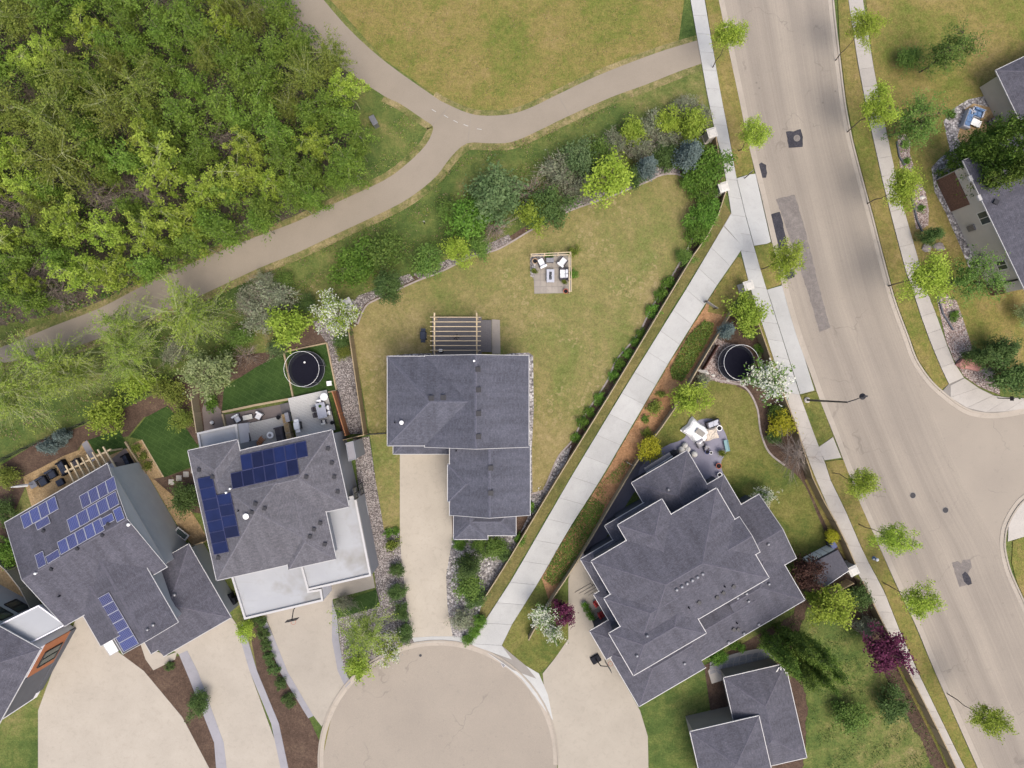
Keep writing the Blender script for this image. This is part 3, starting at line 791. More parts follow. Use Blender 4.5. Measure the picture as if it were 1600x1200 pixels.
sheet('lawn', [(846,903),(858,938),(888,952),(888,998),(868,1027),(842,1052),(820,1040),(800,1022),(784,1008),(800,976)], .046, 'lawn_green', 'front lawn with the white and purple trees by the walkway', 'lawn', rough=.8)
sheet('driveway', [(905,872),(893,887),(888,905),(888,950),(888,998),(868,1027),(848,1052),(850,1075),(862,1125),(872,1190),(868,1290),(1015,1290),(1012,1150),(1000,1110),(960,1040),(945,960),(930,900)], .055, 'driveway_tan', 'tan driveway of the right house at the bottom', 'driveway', thick=.05)
sheet('pavement', [(784,1008),(800,1022),(822,1040),(842,1052),(856,1085),(864,1125),(845,1100),(815,1060),(790,1040),(762,1020)], .066, 'concrete_walk', 'pale concrete edge curving along the turning circle', 'apron')
sheet('lawn', [(1257,750),(1262,748),(1302,822),(1327,878),(1318,872),(1295,830)], .05, 'verge_grass', 'thin grass inside the right sidewalk fence', 'grass')
sheet('lawn', [(1172,478),(1182,478),(1203,535),(1226,612),(1248,675),(1266,725),(1275,750),(1300,808),(1326,868),(1344,905),(1379,985),(1409,1040),(1477,1180),(1528,1290),(1515,1290),(1470,1180),(1395,1030),(1335,900),(1318,866),(1260,748),(1230,660),(1195,557)], .036, 'verge_grass', 'thin grass line between the right fence and the sidewalk', 'grass')
sheet('lawn', [(1262,948),(1300,965),(1340,985),(1362,1020),(1395,1080),(1440,1160),(1480,1250),(1250,1250),(1262,1100),(1240,1010)], .033, 'wild_grass', 'shaded lawn at the lower right behind the columnar aspens', 'lawn', rough=2)  # shade on this lawn is put into its colour by the darker grass material
# flagstone walk of the lowest right house
fl = sheet('patio', [(1106,1048),(1120,1030),(1150,1020),(1180,1014),(1200,1011),(1212,1022),(1210,1036),(1170,1046),(1130,1062),(1112,1068)], .06, 'concrete_side', 'flagstone path with pale mortar below the right house', 'path')
gx, gy = 11, 4
def fp(i, j):
    rr = random.Random(i * 31 + j * 7)
    x = 1108 + i * 9.6 + rr.uniform(-2.4, 2.4) * (0 < i < gx)
    y = 1034 - 2.0 * i + j * (8.2 if i > 1 else 6.5) + rr.uniform(-2, 2) * (0 < j < gy)
    return W(x, y)
for i in range(gx - 1):
    for j in range(3):
        q = [fp(i, j), fp(i + 1, j), fp(i + 1, j + 1), fp(i, j + 1)]
        c = sum(q, Vector()) / 4
        q = [c + (p - c) * .84 for p in q]
        vs = [(p.x, p.y, .095) for p in q] + [(p.x, p.y, .05) for p in q]
        MB().add(vs, [(3, 2, 1, 0), (0, 1, 5, 4), (1, 2, 6, 5), (2, 3, 7, 6), (3, 0, 4, 7)]).build('flagstone', 'flagstone', fl)

# far right yard
sheet('lawn', [(1364,100),(1380,182),(1396,257),(1411,322),(1431,392),(1451,462),(1463,492),(1490,520),(1560,600),(1620,615),(1780,570),(1780,-120),(1340,-120)], .028, 'verge_grass', 'olive lawn of the far right yard', 'lawn')
sheet('gravel', [(1402,212),(1414,210),(1422,222),(1421,240),(1428,262),(1425,268),(1414,266),(1406,262)], .045, 'gravel_pink', 'upper pink gravel strip in the far right front yard', 'gravel')
sheet('gravel', [(1422,305),(1436,283),(1446,300),(1451,330),(1450,352),(1440,358),(1431,358)], .046, 'gravel_pink', 'middle pink gravel strip in the far right front yard', 'gravel')
sheet('gravel', [(1463,465),(1475,458),(1494,470),(1502,492),(1517,538),(1520,548),(1560,600),(1562,617),(1531,605),(1506,588),(1489,560),(1478,533)], .047, 'gravel_pink', 'large pink gravel corner with red boulders by the side street', 'gravel')
sheet('gravel', [(1455,262),(1468,248),(1484,235),(1478,210),(1474,190),(1486,172),(1512,156),(1540,150),(1560,170),(1530,240),(1480,280),(1470,285),(1480,300),(1500,335),(1520,390),(1530,430),(1520,435),(1500,385),(1476,330),(1460,300)], .048, 'rock_pale', 'pale rock border curving beside the far right house', 'gravel')
sheet('patio', [(1495,215),(1508,170),(1520,162),(1545,168),(1562,178),(1560,195),(1545,225),(1510,240)], .066, 'sand_gravel', 'tan patio with blue seats beside the far right house', 'patio')
sheet('garden_bed', [(1470,285),(1500,285),(1530,335),(1560,400),(1600,470),(1600,500),(1560,470),(1540,440),(1510,360),(1480,310)], .03, 'soil', 'brown soil along the wall of the far right house', 'garden bed')
# road patches and covers
def patch(pts, mat, label): sheet('road_patch', pts, .022 if mat == 'patch_grey' else .026, mat, label, 'patch', rough=.7, thick=.01)
patch([(1228,206),(1240,205),(1251,202),(1254,214),(1254,229),(1243,230),(1232,231)], 'patch_dark', 'square black asphalt patch round a manhole near the top of the street')
patch([(1183,258),(1190,254),(1197,258),(1198,270),(1197,278),(1185,279),(1183,270)], 'patch_dark', 'small rounded black asphalt patch at the kerb by the apron')
patch([(1201,336),(1219,331),(1225,360),(1231,388),(1218,390),(1208,366)], 'patch_dark', 'tall black asphalt patch beside the verge tree')
patch([(1226,424),(1240,420),(1242,433),(1230,437)], 'patch_dark', 'small black asphalt patch just below the verge tree')
patch([(1212,311),(1242,304),(1256,352),(1280,448),(1297,512),(1281,519),(1260,450),(1242,398),(1225,345)], 'patch_grey', 'long grey repaired strip in the left lane of the street')
patch([(1487,879),(1497,876),(1502,880),(1504,875),(1516,873),(1518,886),(1512,896),(1518,910),(1508,914),(1499,917)], 'patch_grey', 'broken grey repair patch in the lower right of the street')
patch([(1503,897),(1508,893),(1516,903),(1518,912),(1512,915),(1506,909)], 'patch_dark', 'black oval inside the broken repair patch, lower right')
for (x, y, lab) in ((1245,216,'round manhole cover inside the square black patch'), (1426,774,'upper round manhole cover in the street beside the lawn shed'), (1477,797,'lower round manhole cover in the street junction'), (657,1024,'small round cover in the turning circle')):
    p = W(x, y); r = .34 if x != 657 else .16
    t = thing('manhole_cover', (p.x, p.y, .016), lab, 'manhole')
    part('rim', 'joint_dark', t, lambda m: m.lathe((0, 0, 0), [(r, 0), (r, .022), (r * .86, .022)], 20, caps=False))
    part('cover', 'patch_grey' if x == 1245 else 'metal_black', t, lambda m: m.lathe((0, 0, 0), [(r * .85, 0), (r * .85, .018)], 20))
p = W(788, 1037)
t = thing('storm_drain', (p.x, p.y, .016), 'dark square drain grate at the kerb of the turning circle', 'drain', .6)
part('frame', 'metal_grey', t, lambda m: m.box((0, 0, .02), (.62, .5, .04)))
for k in range(5): boxp('bar', 'metal_black', t, (-.22 + .11 * k, 0, .045), (.07, .42, .02))

# ------------------------------------------------------------------ trees and shrubs
m_leaf('leaf_lime', (.19, .28, .025), (.37, .46, .07))
m_leaf('leaf_bright', (.11, .18, .012), (.31, .385, .06), .25)
m_leaf('leaf_poplar', (.11, .175, .02), (.27, .33, .06), .25)
m_leaf('leaf_olive', (.085, .125, .016), (.22, .25, .05), .25)
m_leaf('leaf_green', (.055, .115, .018), (.16, .24, .05), .25)
m_leaf('leaf_wood', (.06, .115, .012), (.185, .27, .042), .25)
m_leaf('leaf_vivid', (.05, .12, .014), (.14, .245, .035), .25)
m_leaf('leaf_dark', (.04, .078, .02), (.105, .165, .044), .25)
m_leaf('leaf_bluegreen', (.07, .125, .042), (.17, .235, .10))
m_leaf('leaf_spruce', (.085, .125, .115), (.17, .215, .20))
m_leaf('leaf_silver', (.14, .165, .095), (.30, .32, .21))
m_leaf('leaf_pale', (.15, .21, .06), (.36, .40, .20))
m_leaf('leaf_yellow', (.24, .24, .014), (.38, .36, .03))
m_leaf('leaf_purple', (.055, .012, .028), (.19, .04, .10))
m_leaf('leaf_brownred', (.035, .017, .013), (.10, .05, .035))
m_leaf('petal_white', (.38, .41, .30), (.62, .62, .54), .25, .02)
m_leaf('leaf_dry', (.17, .115, .07), (.33, .25, .16))

def np_mesh(name, verts, quads, mats, mi=None, tint=None, tris=None):
    me = bpy.data.meshes.new(name)
    nv, nf = len(verts), len(quads)
    me.vertices.add(nv); me.vertices.foreach_set('co', np.asarray(verts, dtype=np.float32).ravel())
    k = quads.shape[1]
    me.loops.add(nf * k); me.loops.foreach_set('vertex_index', quads.astype(np.int32).ravel())
    me.polygons.add(nf); me.polygons.foreach_set('loop_start', np.arange(0, nf * k, k, dtype=np.int32))
    for m in mats: me.materials.append(M[m])
    if mi is not None: me.polygons.foreach_set('material_index', mi.astype(np.int32))
    if tint is not None:
        a = me.attributes.new('tint', 'FLOAT', 'POINT'); a.data.foreach_set('value', tint.astype(np.float32))
    me.update(calc_edges=True)
    return me

def leaf_quads(rng, C, size, up=.55, aspect=.62, flat=None):
    n = len(C)
    nrm = rng.normal(size=(n, 3)); nrm[:, 2] = np.abs(nrm[:, 2]) + up
    nrm /= np.linalg.norm(nrm, axis=1)[:, None]
    a = np.cross(nrm, rng.normal(size=(n, 3))); a /= np.linalg.norm(a, axis=1)[:, None]
    b = np.cross(nrm, a)
    s = (size * rng.uniform(.6, 1.35, n))[:, None]
    a *= s; b *= s * aspect
    V = np.stack([C - a, C - b * .9 + a * .1, C + a, C + b * .9 + a * .1], 1).reshape(-1, 3)
    return V, np.arange(4 * n).reshape(n, 4)

SP = {}
def make_species(key, h, r, z0, z1, leaf, bark, nclump, per, size, clump=.42, trunk=.1, nlimb=9, along=0.0, lobes=.25, up=.55, power=2.2, petal=None, pfrac=.5, twigs=True, flatten=.75, variants=3, cone=0.0, stems=1, tw=.012):
    """builds 'variants' of a species: woody skeleton + leaves; SP[key] = list of (wood mesh, leaf mesh)"""
    out = []
    for v in range(variants):
        rng = np.random.default_rng(hash_key(key) + 17 * v)
        zc, hz = (z0 + z1) / 2, (z1 - z0) / 2
        d = rng.normal(size=(nclump, 3)); d /= np.linalg.norm(d, axis=1)[:, None]
        ph = rng.uniform(0, 6.28, 4)
        az = np.arctan2(d[:, 1], d[:, 0])
        lob = 1 + lobes * (np.sin(2 * az + ph[0]) * .4 + np.sin(3 * az + ph[1] + d[:, 2] * 2) * .6 + np.sin(5 * az + ph[2]) * .35 + np.sin(d[:, 2] * 4 + ph[3]) * .3)
        rad = rng.uniform(0.02, 1, nclump) ** (1 / power) * lob
        C = d * rad[:, None] * np.array([r, r, hz])
        if cone: 
            t = (C[:, 2] + hz) / (2 * hz)
            k = np.clip(1.15 - cone * t, .08, 2)
            C[:, 0] *= k; C[:, 1] *= k
        C[:, 2] += zc
        # limbs
        idx = rng.choice(nclump, min(nlimb, nclump), replace=False)
        nodes = C[idx].copy(); nodes[:, :2] *= .5
        wob = rng.normal(size=(6, 2)) * r * .05; wob[0] = 0
        w = MB()
        tops = np.array([(wob[i][0], wob[i][1], (h * .86) * i / 5) for i in range(6)])
        if stems == 1:
            for i in range(5):
                w.tube(tops[i], tops[i + 1], trunk * (1 - .17 * i), trunk * (1 - .17 * (i + 1)), 7)
            def root(p):
                zt = max(min(p[2] - .55 * math.hypot(p[0], p[1]), h * .84), z0 * .55)
                k = min(int(zt / (h * .86) * 5), 4); f = zt / (h * .86) * 5 - k
                return tops[k] * (1 - f) + tops[k + 1] * f
        else:
            def root(p):
                a = math.atan2(p[1], p[0]); return np.array([.12 * r * math.cos(a), .12 * r * math.sin(a), 0.0])
        for p in nodes:
            q = root(p); mid = (q + p) / 2 + rng.normal(size=3) * .08 * r
            rr = trunk * (.42 if stems == 1 else .55)
            w.tube(q, mid, rr, rr * .7, 5); w.tube(mid, p, rr * .7, rr * .38, 5)
        near = np.argmin(((C[:, None, :] - nodes[None]) ** 2).sum(2), 1)
        if twigs:
            for c, k in zip(C, near):
                w.tube(nodes[k], c, trunk * .16 + tw * .4, tw * .6, 3)
                if twigs == 2:
                    for _ in range(3):
                        e = c + rng.normal(size=3) * np.array([.3, .3, .22]) * r * .6 + (c - nodes[k]) * .35
                        s = c + (nodes[k] - c) * rng.uniform(0, .6)
                        w.tube(s, e, tw, tw * .5, 3)
        wood = w.mesh(key + '_wood', bark)
        # leaves
        if per:
            n = nclump * per
            ci = np.repeat(np.arange(nclump), per)
            base = C[ci]
            if along:
                t = rng.uniform(.25, 1.0 + along, n)[:, None]
                base = nodes[near[ci]] * (1 - t) + base * t
                base[:, 2] += (rng.uniform(0, 1, n) ** 2) * along * .8
            L = base + rng.normal(size=(n, 3)) * np.array([clump, clump, clump * flatten])
            L[:, 2] = np.maximum(L[:, 2], .06)
            V, Q = leaf_quads(rng, L, size, up)
            tint = np.clip(.6 * rng.uniform(0, 1, nclump)[ci] + .4 * rng.uniform(0, 1, n), 0, 1)
            mi = None; mats = [leaf]
            if petal:
                mats = [leaf, petal]
                pc = rng.uniform(0, 1, nclump) < .8
                mi = ((rng.uniform(0, 1, n) < pfrac) & pc[ci]).astype(int)
            lm = np_mesh(key + '_leaves', V, Q, mats, mi, np.repeat(tint, 4))
        else: lm = None
        out.append((wood, lm))
    SP[key] = out
    SPD[key] = dict(h=h, r=r, zc=(z0 + z1) / 2, z1=z1)
SPD = {}
def hash_key(k): return sum(ord(c) * (i + 3) for i, c in enumerate(k)) * 13

make_species('street', 7.6, 1.6, 4.5, 7.7, 'leaf_lime', 'bark_brown', 80, 62, .085, .25, .06, 9, lobes=.38, variants=5)
make_species('poplar', 9.5, 2.9, 3.2, 9.8, 'leaf_poplar', 'bark_aspen', 140, 46, .085, .14, .11, 15, along=.5, lobes=.4, twigs=2, power=2.4, variants=4, up=.25, tw=.014)
make_species('woodbright', 8.5, 2.3, 3.4, 9.0, 'leaf_bright', 'bark_aspen', 80, 48, .12, .2, .09, 10, lobes=.5, twigs=1, variants=4, tw=.014)
make_species('woodgreen', 8.5, 2.1, 2.6, 9.2, 'leaf_wood', 'bark_pale', 85, 46, .12, .22, .09, 10, lobes=.45, variants=4, along=.25)
make_species('woodolive', 9.0, 2.6, 3.0, 9.2, 'leaf_olive', 'bark_aspen', 150, 46, .09, .14, .09, 14, along=.5, lobes=.4, twigs=1, variants=3, up=.3, tw=.015)
make_species('bare', 5.5, 2.0, .8, 5.6, None, 'bark_twig', 130, 0, .1, .2, .07, 12, lobes=.4, twigs=2, variants=2, tw=.017)
make_species('twigbush', 1.9, 1.2, .3, 2.0, 'leaf_dry', 'bark_twig', 70, 5, .06, .2, .045, 10, lobes=.4, twigs=2, variants=2, stems=5, tw=.014)
make_species('blossom', 4.4, 1.7, 1.5, 4.6, 'leaf_bright', 'bark_brown', 75, 52, .085, .2, .09, 9, lobes=.3, petal='petal_white', pfrac=.55, variants=3)
make_species('blossomwhite', 3.6, 1.3, .9, 3.8, 'leaf_green', 'bark_brown', 70, 46, .085, .14, .07, 9, lobes=.45, petal='petal_white', pfrac=.68, variants=2, along=.3)
make_species('paletree', 4.6, 2.0, 1.4, 4.8, 'leaf_pale', 'bark_brown', 80, 55, .10, .25, .09, 9, lobes=.25, variants=2)
make_species('limetree', 3.8, 1.6, 1.2, 4.0, 'leaf_lime', 'bark_brown', 62, 52, .105, .26, .07, 9, lobes=.35, variants=3)
make_species('yellowball', 1.9, 1.0, .5, 2.1, 'leaf_yellow', 'bark_brown', 50, 45, .075, .18, .05, 7, lobes=.2, variants=2)
make_species('yellowlime', 3.0, 1.5, .6, 3.2, 'leaf_bright', 'bark_brown', 65, 48, .095, .2, .06, 9, lobes=.35, variants=3, along=.3)
make_species('purple', 3.8, 1.5, 1.0, 4.1, 'leaf_purple', 'bark_brown', 65, 48, .10, .22, .07, 9, lobes=.4, variants=2)
make_species('brownred', 3.8, 1.6, .8, 4.0, 'leaf_brownred', 'bark_brown', 70, 48, .10, .25, .07, 9, lobes=.3, variants=2)
make_species('shrubgreen', 1.9, 1.3, .15, 2.1, 'leaf_green', 'bark_brown', 75, 44, .075, .2, .05, 9, lobes=.3, variants=3, stems=5, along=.2)
make_species('shrubvivid', 2.0, 1.3, .15, 2.2, 'leaf_vivid', 'bark_brown', 75, 48, .08, .2, .05, 9, lobes=.25, variants=3, stems=5)
make_species('shrubdark', 1.9, 1.25, .15, 2.1, 'leaf_dark', 'bark_brown', 75, 50, .07, .17, .05, 9, lobes=.3, variants=3, stems=5, along=.2)
make_species('shrubsilver', 1.9, 1.3, .15, 2.0, 'leaf_silver', 'bark_twig', 80, 34, .07, .17, .045, 9, lobes=.35, variants=3, stems=5, twigs=2, along=.2, tw=.013)
make_species('shrubolive', 2.0, 1.3, .15, 2.1, 'leaf_olive', 'bark_brown', 70, 38, .075, .2, .045, 9, lobes=.35, variants=3, stems=5, along=.25)
make_species('shrubblue', 2.2, 1.3, .1, 2.4, 'leaf_bluegreen', 'bark_brown', 85, 48, .075, .18, .05, 9, lobes=.25, variants=2, stems=5, along=.2)
make_species('spruce', 3.2, 1.05, .15, 3.4, 'leaf_spruce', 'bark_brown', 110, 44, .07, .12, .07, 26, lobes=.15, variants=2, cone=1.0, along=.25)
make_species('pine', 4.2, 1.5, .3, 4.4, 'leaf_dark', 'bark_brown', 120, 46, .075, .16, .08, 26, lobes=.25, variants=3, cone=.75, along=.3)
make_species('feather', 7.0, 2.2, 1.2, 7.2, 'leaf_green', 'bark_brown', 130, 40, .085, .2, .1, 22, lobes=.25, variants=2, along=.5)
m_leaf('leaf_column', (.035, .08, .01), (.14, .2, .03), .2)
make_species('column', 11.5, 1.05, .4, 12.0, 'leaf_column', 'bark_pale', 240, 40, .095, .15, .12, 48, lobes=.25, variants=4, along=.6, power=3.0, up=.15, cone=.35)
make_species('roundball', .85, .72, .05, .95, 'leaf_dark', 'bark_brown', 55, 40, .05, .09, .03, 7, lobes=.15, variants=3, stems=5, power=3.0)
make_species('tuft', .7, .6, .02, .6, 'leaf_olive', 'bark_twig', 30, 26, .07, .12, .02, 5, lobes=.3, variants=2, stems=5, along=.4, up=.1)
make_species('smallgreen', .7, .55, .03, .65, 'leaf_vivid', 'bark_brown', 28, 28, .06, .11, .02, 5, lobes=.35, variants=3, stems=5)

_vi = [0]
def plant(key, px, py, rpx, label, cat='tree', name=None, zs=1.0, group=None, zc=None, sz=None):
    d = SPD[key]
    # size: crown radius from the photograph, height scaled with it (sz overrides)
    zc0 = d['zc']
    s = 1.0
    for _ in range(4):
        zz = (sz if sz else s) * zs * zc0
        s = rpx * (H - zz) / F / d['r']
    hz = (sz if sz else s) * zs
    p = W(px, py, hz * zc0)
    _vi[0] += 1
    wood, lm = SP[key][_vi[0] % len(SP[key])]
    rr = random.Random(_vi[0] * 7)
    t = thing(name or ('shrub' if cat == 'shrub' else 'tree'), (p.x, p.y, 0), label, cat, rr.uniform(0, 6.28), group)
    t.scale = (s * rr.uniform(.9, 1.1), s * rr.uniform(.9, 1.1), hz)
    if cat == 'tree': t.rotation_euler = (rr.uniform(-.05, .05), rr.uniform(-.05, .05), rr.uniform(0, 6.28))
    w = link(bpy.data.objects.new('trunk' if cat == 'tree' else 'stems', wood)); w.parent = t
    if lm:
        c = link(bpy.data.objects.new('crown', lm)); c.parent = t
    return t

# street trees
for (x, y, r, lab) in [
    (1183,206,22,'small lime green street tree on the verge beside the upper sidewalk apron'),
    (1225,404,24,'lime green street tree between the two black patches on the small verge'),
    (1375,168,26,'lime green street tree at the top of the east sidewalk'),
    (1409,291,28,'lime green street tree shading the middle of the east sidewalk'),
    (1454,430,31,'largest lime green street tree, lowest on the east sidewalk'),
    (1348,752,23,'lime green street tree on the verge just below the short concrete ramp'),
    (1397,841,24,'lime green street tree over the street beside the shed, with a leaning trunk'),
    (1435,940,25,'lowest lime green street tree on the long verge'),
    (1144,58,22,'lime green street tree at the top of the west verge'),
    (1352,48,24,'lime green street tree above the east sidewalk, topmost'),
    (1545,1130,25,'lime green street tree at the bottom corner of the long verge')]:
    plant('street', x, y, r, lab, name='street_tree', group='street trees', sz=r / 25 * .4 + .52 + (x * 7 % 10) * .02)
